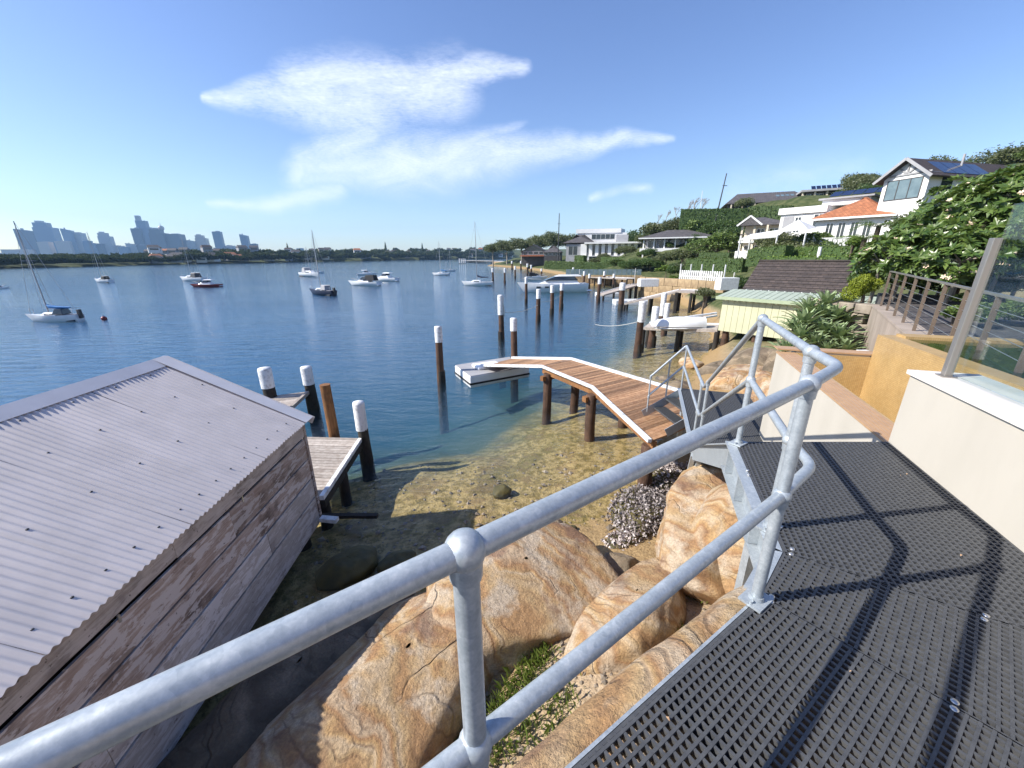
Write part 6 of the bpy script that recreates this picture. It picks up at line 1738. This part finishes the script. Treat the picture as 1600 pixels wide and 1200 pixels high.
# glass fence on the long seawall
a, bq = V(10.6, 77.2, 1.8), V(24, 73.4, 1.8)
t = thing('glass_balustrade', 'long row of glass fence panes on the low seawall', 'fence', a)
n_ = 16
for k in range(n_):
    p_, q_ = a + (bq - a) * (k / n_), a + (bq - a) * ((k + .93) / n_); m_ = MB(); m_.bar(V(p_.x, p_.y, 2.35), V(q_.x, q_.y, 2.35), .03, 1.0); m_.build('pane', G['window_glass_pale'], t)
# white picket fence
a, bq = V(gw_pts[1].x, gw_pts[1].y, 2.6), V(gw_pts[2].x, gw_pts[2].y, 2.6)
t = thing('picket_fence', 'white picket fence on top of the golden seawall', 'fence', a)
L_ = (bq - a).length; n_ = int(L_ / .28); d = (bq - a).normalized()
for k in range(n_): m_ = MB(); q = a + d * (k * .28); m_.box((q.x, q.y, 3.1), (.16, .03, 1.0), d, Vector((-d.y, d.x, 0))); m_.build('picket', G['white_paint'], t)
m_ = MB(); m_.bar(V(a.x, a.y, 2.95) + V(0, .04, 0), V(bq.x, bq.y, 2.95) + V(0, .04, 0), .04, .08); m_.build('fence_rail', G['white_paint'], t)
for k in range(5): m_ = MB(); q = a + d * (L_ * k / 4); m_.bar(V(q.x, q.y + .08, 2.5), V(q.x, q.y + .08, 4.3), .1, .1); m_.build('post', G['white_paint'], t)
q = PY(1136, 440, 40)
m_ = MB(); m_.box((q.x, q.y, 2.5), (1.8, 1.2, 1.2)); tag(m_.build('pump_hut', G['white_paint'], bevel=.03), 'low white hut with flat roof beside the picket fence', 'hut')
m_ = MB(); q = P(1124, 440, 0); qx = PY(1279, 400, 35); qy = PY(1128, 388, 38)
m_.tube([(qx.x, qx.y, qx.z - 1.6), (qx.x, qx.y, qx.z + .75)], [.16, .14], 10); tag(m_.build('white_pillar', G['white_paint']), 'single leaning white pillar among the hedges', 'pillar')

def far_jetty(label, pts, z, w_, mat='plank_grey', ppx=3, name='jetty', piles=True):
    t = thing(name, label, 'jetty', (pts[0].x, pts[0].y, 0))
    for p_, q_ in zip(pts[:-1], pts[1:]):
        d = (q_ - p_); d.z = 0; d.normalize(); m_ = MB(); m_.bar(p_, q_, w_, .16); m_.build('deck', G[mat], t)
        n = max(2, int((q_ - p_).length / 2.2))
        for k in range(n + 1):
            for s_ in (-1, 1):
                c = p_ + (q_ - p_) * (k / n) + Vector((-d.y, d.x, 0)) * (w_ * .45 * s_); m_ = MB(); m_.tube([(c.x, c.y, min(hz(c.x, c.y), 0) - .3), (c.x, c.y, c.z - .05)], .14, 8)
                if piles: m_.build('pile', G['timber_black'], t)
        m_ = MB(); sd = Vector((-d.y, d.x, 0)) * (w_ / 2); m_.bar(p_ + sd + V(0, 0, .12), q_ + sd + V(0, 0, .12), .08, .08); m_.build('kerb', G['weathered_white'], t)
    return t
far_jetty('far timber wharf on many piles beside the wooded point', [P(722, 407, 1.8), P(770, 408, 1.8), P(860, 412, 1.8)], 1.8, 3.0)
far_jetty('grey jetty running out beside the motor yacht', [P(905, 432, 1.4), P(985, 436, 1.4)], 1.4, 2.0)
far_jetty('grey sloping gangway jetty below the white bin', [P(938, 461, .5), P(990, 446, 1.5), P(1025, 444, 1.6)], 1.5, 1.4)
far_jetty('weathered gangway and platform on black piles', [P(978, 474, .5), P(1060, 455, 1.9), P(1108, 457, 1.9)], 1.9, 1.8)
jt = far_jetty('grey platform carrying the upturned dinghy beside green shed', [P(1010, 510, 1.1), P(1122, 513, 1.3)], 1.2, 1.8)
m_ = MB(); m_.bar(P(1062, 497, 1.6), P(1120, 489, 1.9), .12, .1); m_.bar(P(1060, 503, 1.5), P(1120, 493, 1.8), .12, .1); tag(m_.build('slipway_rail', G['weathered_white']), 'pale slipway rails leading up to the green shed', 'rails')
q = P(1012, 447, 1.8); m_ = MB(); m_.box((q.x, q.y, 2.2), (2.2, 1.2, .9)); tag(m_.build('storage_box', G['white_paint'], bevel=.05), 'white storage box at the head of the sloping gangway', 'box')
for u, v, wpx, hpx, lb in ((984, 474, 50, 12, 'low white float at the foot of the weathered gangway'), (948, 462, 34, 8, 'low white float at the foot of the sloping gangway')):
    q = P(u, v, 0); dpt = (q - CAM).dot(Fv); m_ = MB(); m_.box((q.x, q.y, .15), (wpx / FOC * dpt, 1.6, .6)); tag(m_.build('float_pontoon', G['gelcoat'], bevel=.08), lb, 'pontoon')

# ------------------------------------------------------------------ hillside planting
def tpx(name, label, kind, u, vb, vt, wpx, Y, group=None, bark='bark', tf=.3, cat='tree', limbs=True, sq=1.0):
    b_ = PY(u, vb, Y); t_ = PY(u, vt, Y); dpt = (b_ - CAM).dot(Fv)
    zg = min(b_.z, hz(b_.x, b_.y)); tf = 1 - (t_.z - b_.z) * (1 - tf * .5) / (t_.z - zg)
    return tree(name, label, kind, b_.x, b_.y, zg, t_.z, wpx / FOC * dpt / 2, group, bark, tf, cat, sq, None, limbs)
for u, vb, vt, wp, Y, lb in ((770, 402, 372, 34, 225, 'rounded tree at the tip of the wooded point'), (792, 402, 366, 40, 215, 'second spreading tree on the wooded point'), (815, 400, 362, 40, 205, 'leafy tree behind the dark timber boathouse'), (842, 398, 358, 40, 195, 'dense tree between the two dark boathouses'),
                            (866, 398, 350, 46, 185, 'tallest tree of the wooded point by the dark mast'), (888, 396, 356, 44, 180, 'tree beside the boxy white upper storey'), (905, 392, 362, 34, 178, 'tree just behind the modern white house'), (985, 402, 348, 42, 150, 'dark tree rising between the two seawall houses'), (1010, 402, 346, 38, 140, 'tree over the roof of the verandah house')):
    tpx('gum_tree', lb, 'gum' if u < 900 else 'dark', u, vb, vt, wp * 1.15, Y, 'trees of the wooded point', 'bark_pale', .22)
for u, vb, vt, wp, Y, kind, lb in ((1118, 405, 352, 78, 70, 'round', 'large dense round green tree beside the verandah house'), (1040, 415, 385, 44, 78, 'busholive', 'olive bush in front of the verandah house'), (1065, 412, 380, 44, 74, 'busholive', 'grey-olive bush under the large round tree'),
                                   (990, 424, 398, 46, 82, 'dark', 'dark bush beside the modern white house terrace'), (1015, 424, 396, 44, 80, 'dark', 'dark rounded bush below the verandah'), (962, 420, 400, 34, 90, 'bush', 'small clipped tree before the white base wall'),
                                   (1040, 432, 408, 34, 66, 'bushbright', 'bright green bush above the golden seawall'), (1085, 425, 398, 50, 62, 'busholive', 'brownish bush beside the stepped hedges'), (1060, 440, 426, 28, 58, 'bushbright', 'low yellow-green bush on the golden seawall'),
                                   (1345, 315, 258, 52, 85, 'gum', 'tall gum tree with cloud-like crown behind the gabled house'), (1370, 318, 275, 56, 78, 'dark', 'dark tree beside the cloud-crowned gum'), (1320, 318, 285, 40, 88, 'dark', 'small dark tree next to the hilltop house'),
                                   (1570, 285, 200, 120, 70, 'wispy', 'wispy gum crown above the gabled house roof'), (1525, 262, 235, 50, 75, 'wispy', 'small wispy tree at the end of gabled roof'), (1600, 275, 205, 90, 64, 'gum', 'grey-green gum tree beyond the gabled house'),
                                   (1160, 330, 300, 34, 98, 'busholive', 'bushy tree at the end of hilltop slate roof'), (1232, 336, 322, 34, 92, 'bush', 'green bush in front of the hilltop house'), (1185, 338, 327, 50, 94, 'bush', 'low wide bush below hilltop verandah'),
                                   (1110, 385, 330, 56, 92, 'dark', 'dark tree over the tall ivy hedge'), (1075, 385, 330, 50, 95, 'bush', 'green tree above the verandah house roof'), (1140, 385, 345, 50, 75, 'dark', 'dark tree behind the cream gabled house'), (1050, 378, 325, 48, 105, 'gum', 'grey-green tree on the ridge by the bare trees'), (1020, 378, 334, 46, 110, 'busholive', 'olive tree at the low end of the ridge'),
                                   (1210, 410, 388, 34, 50, 'bush', 'palm-like bush beneath the white awning'), (1285, 380, 372, 34, 52, 'bush', 'small bush before the white balustrade'), (1300, 415, 398, 30, 36, 'bushbright', 'bright bush behind the boathouse ridge'), (1330, 395, 360, 40, 34, 'bushbright', 'bright creeper bush at the edge of shrub'), (1100, 470, 440, 34, 30, 'busholive', 'grey sage bush beside the green shed')):
    tpx('leafy_tree' if vb - vt > 28 else 'garden_bush', lb, kind, u, vb, vt, wp * 1.12, Y, None, 'bark', .12, 'tree' if vb - vt > 28 else 'bush', vb - vt > 28)
# filling shrubs on the open hillside
k = 0
for j in range(260):
    x = rng.uniform(24, 110); y = rng.uniform(26, 175)
    z = hz(x, y)
    if z < 1.6: continue
    d = Vector((x, y, z)) - CAM; u = 800 + FOC * d.dot(Rv) / d.dot(Fv)
    if u > 1750 or u < 770: continue
    vt_ = 600 - FOC * (d + V(0, 0, 3)).dot(Uv) / d.dot(Fv)
    if 1105 < u < 1340 and y > 55 and vt_ < 345: continue
    k += 1
    kind = rng.choice(['bush', 'dark', 'busholive', 'bush', 'gum'])
    hgt = rng.uniform(1.6, 3.6) if kind != 'gum' else rng.uniform(3.5, 5)
    nm = {'bush': 'mid-green', 'dark': 'dark green', 'busholive': 'olive', 'gum': 'grey-green'}[kind]
    tree('hillside_bush', f'{nm} bush growing among others on the open hillside', kind, x, y, z - .3, z + hgt, hgt * rng.uniform(.6, .95), f'{nm} bushes on the hillside', cat='bush', trunk_frac=.05, limbs=False)
# hedges: stepped clipped rows
def hpx(label, u0, v0, u1, v1, hp, Y0, Y1, w_=1.4, leaf=.10, dens=22, mat='hedge_leaf', drop=.8):
    a, bq = PY(u0, v0, Y0), PY(u1, v1, Y1); da_ = (a - CAM).dot(Fv); db_ = (bq - CAM).dot(Fv)
    return hedge(label, (a.x, a.y), (bq.x, bq.y), w_, (a.z - drop, bq.z - drop), (a.z + hp / FOC * da_, bq.z + hp / FOC * db_), mat, leaf, dens)
hpx('tall dark ivy-covered hedge below the hilltop house', 1062, 349, 1165, 348, 20, 96, 90, 2, .16, 12, 'leaf_dark', 6)
hpx('dark clipped hedge under the hilltop house posts', 1172, 338, 1236, 337, 14, 92, 86, 2, .16, 12, 'leaf_dark', 4)
hpx('clipped hedge step beside the large round tree', 1095, 404, 1142, 404, 9, 62, 58); hpx('lower clipped hedge step above the picket fence', 1076, 414, 1165, 413, 9, 54, 47)
hpx('sloping clipped hedge below the white awning', 1172, 404, 1232, 398, 14, 46, 42); hpx('long clipped hedge under the white balustrade', 1234, 401, 1345, 399, 14, 44, 36); hpx('low bright hedge behind the boathouse roof', 1200, 409, 1330, 408, 7, 36, 30, 1.0, .09, 30, 'leaf_bright')
hpx('low clipped hedge behind the glass fence panes', 852, 414, 1000, 418, 6, 100, 88, 1.2, .14, 14); hpx('square clipped hedge block beside the white base wall', 900, 412, 914, 412, 12, 112, 110, 2, .14, 16); hpx('long clipped hedge before the modern house', 940, 413, 985, 414, 11, 104, 98, 1.5, .14, 14)
# bare branching trees on the ridge
def bare_tree(label, u, vb, vt, Y, seed):
    r = random.Random(seed); b_ = PY(u, vb, Y); H = PY(u, vt, Y).z - b_.z
    t = thing('bare_tree', label, 'tree', b_, 0, 'bare trees on the ridge'); m_ = MB()
    def grow(p, d, l, rad_, dep):
        q = p + d * l; m_.tube([p, q], [rad_, rad_ * .7], 5, False)
        if dep == 0: return
        for _ in range(3 if dep > 1 else 4):
            nd = (d + Vector((r.uniform(-.8, .8) + .25, r.uniform(-.8, .8), r.uniform(-.1, .6)))).normalized(); grow(q, nd, l * r.uniform(.55, .8), rad_ * .6, dep - 1)
    grow(Vector((0, 0, -.5)), Vector((.1, 0, 1)), H * .34, H * .03, 4); m_.build('branch', G['bark_pale'], t, local=True)
for k, (u, vb, vt) in enumerate(((1040, 345, 322), (1055, 342, 316), (1070, 338, 308), (1082, 335, 302), (1095, 332, 303), (1028, 348, 330))): bare_tree('leafless pale branching tree on the ridge behind the ivy hedge', u, vb, vt, 108 - k * 2, k)
# palm fronds beside the gabled house
for k, (u, v, lb) in enumerate(((1372, 352, 'palm with drooping fronds at the edge of the shrub'), (1350, 372, 'smaller palm with yellowing fronds above the hedge'))):
    q = pxp(u, v, 17); t = thing('palm_tree', lb, 'palm', (q.x, q.y, hz(q.x, q.y)))
    h_ = q.z - t.location.z; m_ = MB(); m_.tube([(0, 0, -.3), (.05, 0, h_)], [.13, .09], 8); m_.build('trunk', G['bark'], t, local=True)
    for j in range(14):
        a_ = j * 2.4; m_ = MB(); dr = rng.uniform(.2, .9); L_ = .95
        for s in range(11):
            f = s / 11; c = Vector((math.cos(a_) * L_ * f, math.sin(a_) * L_ * f, h_ + .5 * f - dr * f * f)); sd = Vector((-math.sin(a_), math.cos(a_), 0)); o_ = Vector((math.cos(a_), math.sin(a_), 0))
            for sg in (-1, 1): m_.add([c, c + o_ * .05, c + sd * (.30 * sg * (1 - f * .6)) + o_ * .22 - V(0, 0, .10)], [(0, 1, 2)])
        m_.build('frond', G['leaf_mid' if k == 0 else 'leaf_bright'], t, local=True)
# masts ashore and beyond
def pole(label, u, vb, vt, Y, r, name='flagpole', lean=0.0, mat='dark_metal'):
    b_ = PY(u, vb, Y); zt_ = PY(u, vt, Y).z; t = thing(name, label, 'pole', (b_.x, b_.y, hz(b_.x, b_.y)))
    m_ = MB(); z_ = t.location.z; m_.tube([(0, 0, -.3), (lean, 0, zt_ - z_)], [r, r * .6], 8); m_.build('pole', G[mat], t, local=True)
    m_ = MB(); m_.tube([(lean - .5, 0, (zt_ - z_) * .8), (lean + .5, 0, (zt_ - z_) * .8)], r * .4, 6); m_.build('crossbar', G[mat], t, local=True); return t
pole('tall dark mast behind the modern white house', 872, 400, 333, 150, .22, 'tall_mast'); pole('thin dark mast standing on the ridge above the ivy hedge', 1118, 330, 271, 92, .18, 'tall_mast', 1.2); pole('slim white flagpole among the bare ridge trees', 1093, 334, 298, 96, .10, 'flagpole', 0, 'white_paint'); pole('white lamp post beside the verandah house bushes', 992, 432, 419, 72, .06, 'lamp_post', 0, 'white_paint')

# ------------------------------------------------------------------ boats
def hull_mesh(L, B, H, draft=.25, sheer=.12, transom=.75, name='hull', mat='gelcoat', parent=None, stern_rake=0.0, bowflare=.9):
    m_ = MB(); ns, nr = 17, 7; vs = []
    for i_ in range(ns):
        f = i_ / (ns - 1); x = -L / 2 + L * f
        hb_ = B / 2 * (transom + (1 - transom) * math.sin(min(f / .45, 1) * math.pi / 2)) * (1 - max(0, (f - .45) / .55) ** 2.2)
        hb_ = max(hb_, .015); zt_ = H * (1 + sheer * (2 * f - .8) ** 2 * (1 if f > .4 else .4))
        for j in range(-nr, nr + 1):
            g_ = abs(j) / nr; y = hb_ * (math.sin(g_ * math.pi / 2) ** .7) * (1 if j >= 0 else -1)
            z = -draft * (1 - max(0, f - .6) / .4 * .8) + (zt_ + draft * (1 - max(0, f - .6) / .4 * .8)) * (1 - math.cos(g_ * math.pi / 2)) ** .8
            vs.append((x + (z / H) * .10 * L * max(0, f - .8) / .2 * bowflare, y, z))
    w_ = 2 * nr + 1
    fs = [(i_ * w_ + j, (i_ + 1) * w_ + j, (i_ + 1) * w_ + j + 1, i_ * w_ + j + 1) for i_ in range(ns - 1) for j in range(w_ - 1)]
    m_.add(vs, fs, True)
    m_.add([vs[j] for j in range(w_)], [tuple(range(w_))])
    dk = [(i_ * w_, i_ * w_ + w_ - 1) for i_ in range(ns)]
    m_.add([(vs[k][0], vs[k][1] * .985, vs[k][2] - .02) for pr in dk for k in pr], [(2 * i_, 2 * i_ + 1, 2 * i_ + 3, 2 * i_ + 2) for i_ in range(ns - 1)])
    return m_.build(name, G[mat], parent, local=True)
def blob(parent, name, mat, x0, x1, w0, w1, z0, z1, slope=.3, taper=.8):
    """cabin-like block: tapering in plan and with raked ends"""
    m_ = MB(); L_ = x1 - x0; vs = []
    for x, w_, z in ((x0, w0, z0), (x1, w1, z0), (x1 - L_ * slope, w1 * taper, z1), (x0 + L_ * slope * .35, w0 * taper, z1)): vs += [(x, -w_, z), (x, w_, z)]
    m_.add(vs, [(0, 2, 4, 6), (1, 7, 5, 3), (6, 4, 5, 7), (0, 6, 7, 1), (2, 3, 5, 4), (0, 1, 3, 2)]); return m_.build(name, G[mat], parent, local=True, bevel=.05)
def sailboat(label, u, vwl, lpx, vmast, heading, hull='gelcoat', cover=None, outboard=False, canopy=None, group='moored yachts', stern_rail=True, mast_shift=.06):
    q = P(u, vwl, 0); dpt = (q - CAM).dot(Fv); xr = q.x / q.y; L = lpx / FOC * dpt / max(.4, abs(math.cos(heading) - xr * math.sin(heading)))
    L = min(max(L, 4.0), 10); B = L * .31; H = L * .095 + .15
    t = thing('sailboat', label, 'sailboat', (q.x, q.y, 0), heading, group)
    hull_mesh(L, B, H, .25, .18, .72, 'hull', hull, t)
    m_ = MB(); m_.tube([(x, 0, .02) for x in (-L * .45, L * .42)], [B * .44, .05], 10); m_.build('boot_stripe', G['antifoul'], t, local=True).scale = (1, 1, .25)
    blob(t, 'cabin', 'gelcoat', -L * .10, L * .28, B * .36, B * .22, H - .05, H + L * .06, .25)
    blob(t, 'cabin_window', 'window_glass', -L * .04, L * .17, B * .365, B * .29, H + L * .005, H + L * .034, .1, .97)
    blob(t, 'cockpit', 'house_grey', -L * .42, -L * .12, B * .28, B * .30, H - .03, H + .02, .02, .98)
    zt_ = PY(u, vmast, q.y).z; mx_ = L * mast_shift
    m_ = MB(); m_.tube([(mx_, 0, H), (mx_, 0, zt_)], [.05 + L * .003, .035], 8); ms = m_.build('mast', G['mast_alloy'], t, local=True)
    m_ = MB(); m_.tube([(mx_, -.55, zt_ * .62), (mx_, .55, zt_ * .62)], .02, 6); m_.build('spreader', G['mast_alloy'], ms, local=True)
    for p_, e_ in (((L * .5, 0, H * 1.2), zt_ * .97), ((-L * .48, 0, H), zt_), ((mx_ - .1, B * .42, H), zt_ * .95), ((mx_ - .1, -B * .42, H), zt_ * .95)):
        m_ = MB(); m_.tube([p_, (mx_, 0, e_)], .010 + dpt * .00006, 5); m_.build('stay', G['mast_alloy'], ms, local=True)
    zbm = H + L * .14
    m_ = MB(); m_.tube([(mx_, 0, zbm), (-L * .36, 0, zbm + .05)], .04, 8); bm_ = m_.build('boom', G['mast_alloy'], t, local=True)
    if cover: m_ = MB(); m_.tube([(mx_ - .05, 0, zbm + L * .09), (mx_ - .25, 0, zbm + L * .05), (-L * .1, 0, zbm + .10), (-L * .36, 0, zbm + .08)], [.06, .16, .14, .07], 9); m_.build('sail_cover', G[cover], bm_, local=True)
    if canopy: blob(t, 'spray_canopy', canopy, -L * .26, -L * .02, B * .36, B * .36, H + .05, H + L * .14, .3)
    m_ = MB()
    for xx in (L * .46, -L * .46):
        s_ = 1 if xx > 0 else -1; m_.tube([(xx, -B * (.12 if s_ > 0 else .34), H * 1.1), (xx, -B * (.12 if s_ > 0 else .34), H + .55), (xx + s_ * .15, 0, H + .6), (xx, B * (.12 if s_ > 0 else .34), H + .55), (xx, B * (.12 if s_ > 0 else .34), H * 1.1)], .018, 6)
    m_.build('pulpit_rail', G['mast_alloy'], t, local=True)
    if outboard: blob(t, 'outboard_motor', 'dark_metal', -L * .55, -L * .47, .16, .16, .2, H + .45, .15)
    return t
pi = math.pi
sailboat('small white sailboat with blue sail cover and outboard motor', 90, 501, 72, 345, pi + .1, cover='canvas_blue', outboard=True, canopy='window_glass', mast_shift=.12)
sailboat('white sailboat with dark canopy, moored off the skyline shore', 163, 441, 23, 362, pi - .3, canopy='canvas_black')
sailboat('cream sailboat partly hidden behind the red-hulled boat', 303, 439, 34, 372, pi - .3, canopy='dark_metal')
sailboat('white cabin sailboat with grey frame canopy and short mast', 484, 432, 24, 385, -.7, canopy='house_grey')
sailboat('distant white yacht half behind the grey canopy sailboat', 496, 427, 16, 378, .3)
sailboat('navy-hulled sailboat with tall mast and grey cover', 505, 460, 34, 359, pi - .5, 'navy', canopy='house_grey', outboard=True)
sailboat('white yacht with blue boom cover near the far wharf', 690, 430, 24, 377, pi - .2, cover='canvas_blue')
sailboat('tiny white yacht just behind the blue-covered yacht', 703, 424, 14, 392, .2)
sailboat('white yacht with navy sail cover and tall mast near piles', 748, 446, 44, 346, pi - .12, cover='navy')
def cruiser(label, u, vwl, lpx, heading, canopy='canvas_black', hull='gelcoat', fly=False, name='motorboat', Lmax=9, hgt=1.0):
    q = P(u, vwl, 0); dpt = (q - CAM).dot(Fv); L = min(lpx / FOC * dpt / max(.5, abs(math.cos(heading))), Lmax); B = L * .32; H = L * .115 * hgt
    t = thing(name, label, 'motorboat', (q.x, q.y, 0), heading, 'moored motorboats')
    hull_mesh(L, B, H, .25, .22, .92, 'hull', hull, t)
    blob(t, 'cabin', 'gelcoat', -L * .22, L * .30, B * .42, B * .26, H - .05, H + L * .085, .35)
    blob(t, 'windscreen', 'window_glass', -L * .12, L * .14, B * .40, B * .32, H + L * .075, H + L * .16, .42)
    if canopy: blob(t, 'canopy', canopy, -L * .42, L * .0, B * .40, B * .38, H + L * .04, H + L * .21, .25)
    else: blob(t, 'hardtop', 'gelcoat', -L * .26, L * .06, B * .38, B * .34, H + L * .155, H + L * .185, .15)
    m_ = MB(); m_.tube([(L * .1, -B * .4, H + .1), (L * .3, -B * .32, H + .5), (L * .50, 0, H + .65), (L * .3, B * .32, H + .5), (L * .1, B * .4, H + .1)], .02, 6); m_.build('bow_rail', G['mast_alloy'], t, local=True)
    blob(t, 'swim_platform', 'gelcoat', -L * .56, -L * .48, B * .4, B * .4, .12, .22, .0)
    m_ = MB(); m_.tube([(-L * .12, B * .2, H + L * .2), (-L * .16, B * .2, H + L * .42)], .015, 5); m_.build('antenna', G['white_paint'], t, local=True)
    return t
cruiser('white motor cruiser with black stern canopy, nearest of three', 571, 446, 47, pi - .25)
cruiser('white hardtop cruiser with dark stern just behind the black canopy one', 603, 439, 40, pi - .35, None)
cruiser('small white launch mostly hidden behind the two cruisers', 573, 430, 26, .1, None)
cruiser('red-hulled open motorboat beside the cream sailboat', 324, 448, 40, pi + .1, None, 'boat_red', hgt=.8)
cruiser('white speedboat with dark windscreen, moored apart off the skyline', 2, 451, 14, .5)
cruiser('white runabout moored behind the slim piles', 838, 436, 30, .15, 'canvas_black')
cruiser('white cruiser lying ashore side of the dark mast', 893, 412, 40, pi, None, Lmax=12)
# motor yacht
q = P(869, 457, 0); dpt = (q - CAM).dot(Fv); L = 100 / FOC * dpt; B = L * .27; H = L * .125
t = thing('motor_yacht', 'long white motor yacht with sweeping dark window band berthed at the piles', 'yacht', (q.x, q.y + 1.2, 0), pi + .06)
hull_mesh(L, B, H, .3, .16, .9, 'hull', 'gelcoat', t)
blob(t, 'deckhouse', 'gelcoat', -L * .38, L * .30, B * .42, B * .22, H - .05, H + L * .06, .3)
blob(t, 'window_band', 'window_glass', -L * .34, L * .19, B * .405, B * .28, H + L * .055, H + L * .115, .35, .9)
blob(t, 'hardtop', 'gelcoat', -L * .40, L * .02, B * .39, B * .33, H + L * .112, H + L * .135, .2, .9)
for x in (-.1, .12, .25): blob(t, 'hull_port', 'window_glass', L * x, L * (x + .07), B * .512 if x < .1 else B * .47, B * .50 if x < .1 else B * .42, H * .55, H * .75, .1, 1.0)
m_ = MB(); m_.tube([(L * .05, -B * .44, H), (L * .25, -B * .36, H + .7), (L * .52, 0, H + .85), (L * .25, B * .36, H + .7), (L * .05, B * .44, H)], .025, 6); m_.build('bow_rail', G['mast_alloy'], t, local=True)
blob(t, 'swim_platform', 'gelcoat', -L * .57, -L * .48, B * .42, B * .42, .15, .3, .0)
# dinghy upside down on the platform, buoy
q = P(1062, 508, 1.45)
t = thing('dinghy', 'upturned white dinghy lying on the grey platform', 'dinghy', (q.x, q.y, 1.72), pi * .97)
o = hull_mesh(2.7, 1.15, .30, .22, .1, .7, 'hull', 'gelcoat', t); o.rotation_euler = (pi, 0, 0)
m_ = MB(); m_.tube([(-1.33, -.4, -.37), (0, -.56, -.38), (.95, -.34, -.42), (1.4, 0, -.45), (.95, .34, -.42), (0, .56, -.38), (-1.33, .4, -.37)], .04, 6); m_.build('gunwale', G['weathered_white'], t, local=True)
q = P(163, 499, 0); t = thing('mooring_buoy', 'small round mooring buoy floating alone near the blue-covered sailboat', 'buoy', q)
m_ = MB(); m_.ball((0, 0, .08), .22, 14, 10); m_.build('float', G['boat_red'], t, local=True); m_ = MB(); m_.tube([(0, 0, .28), (0, 0, .42)], .03, 8); m_.build('eye', G['white_paint'], t, local=True)
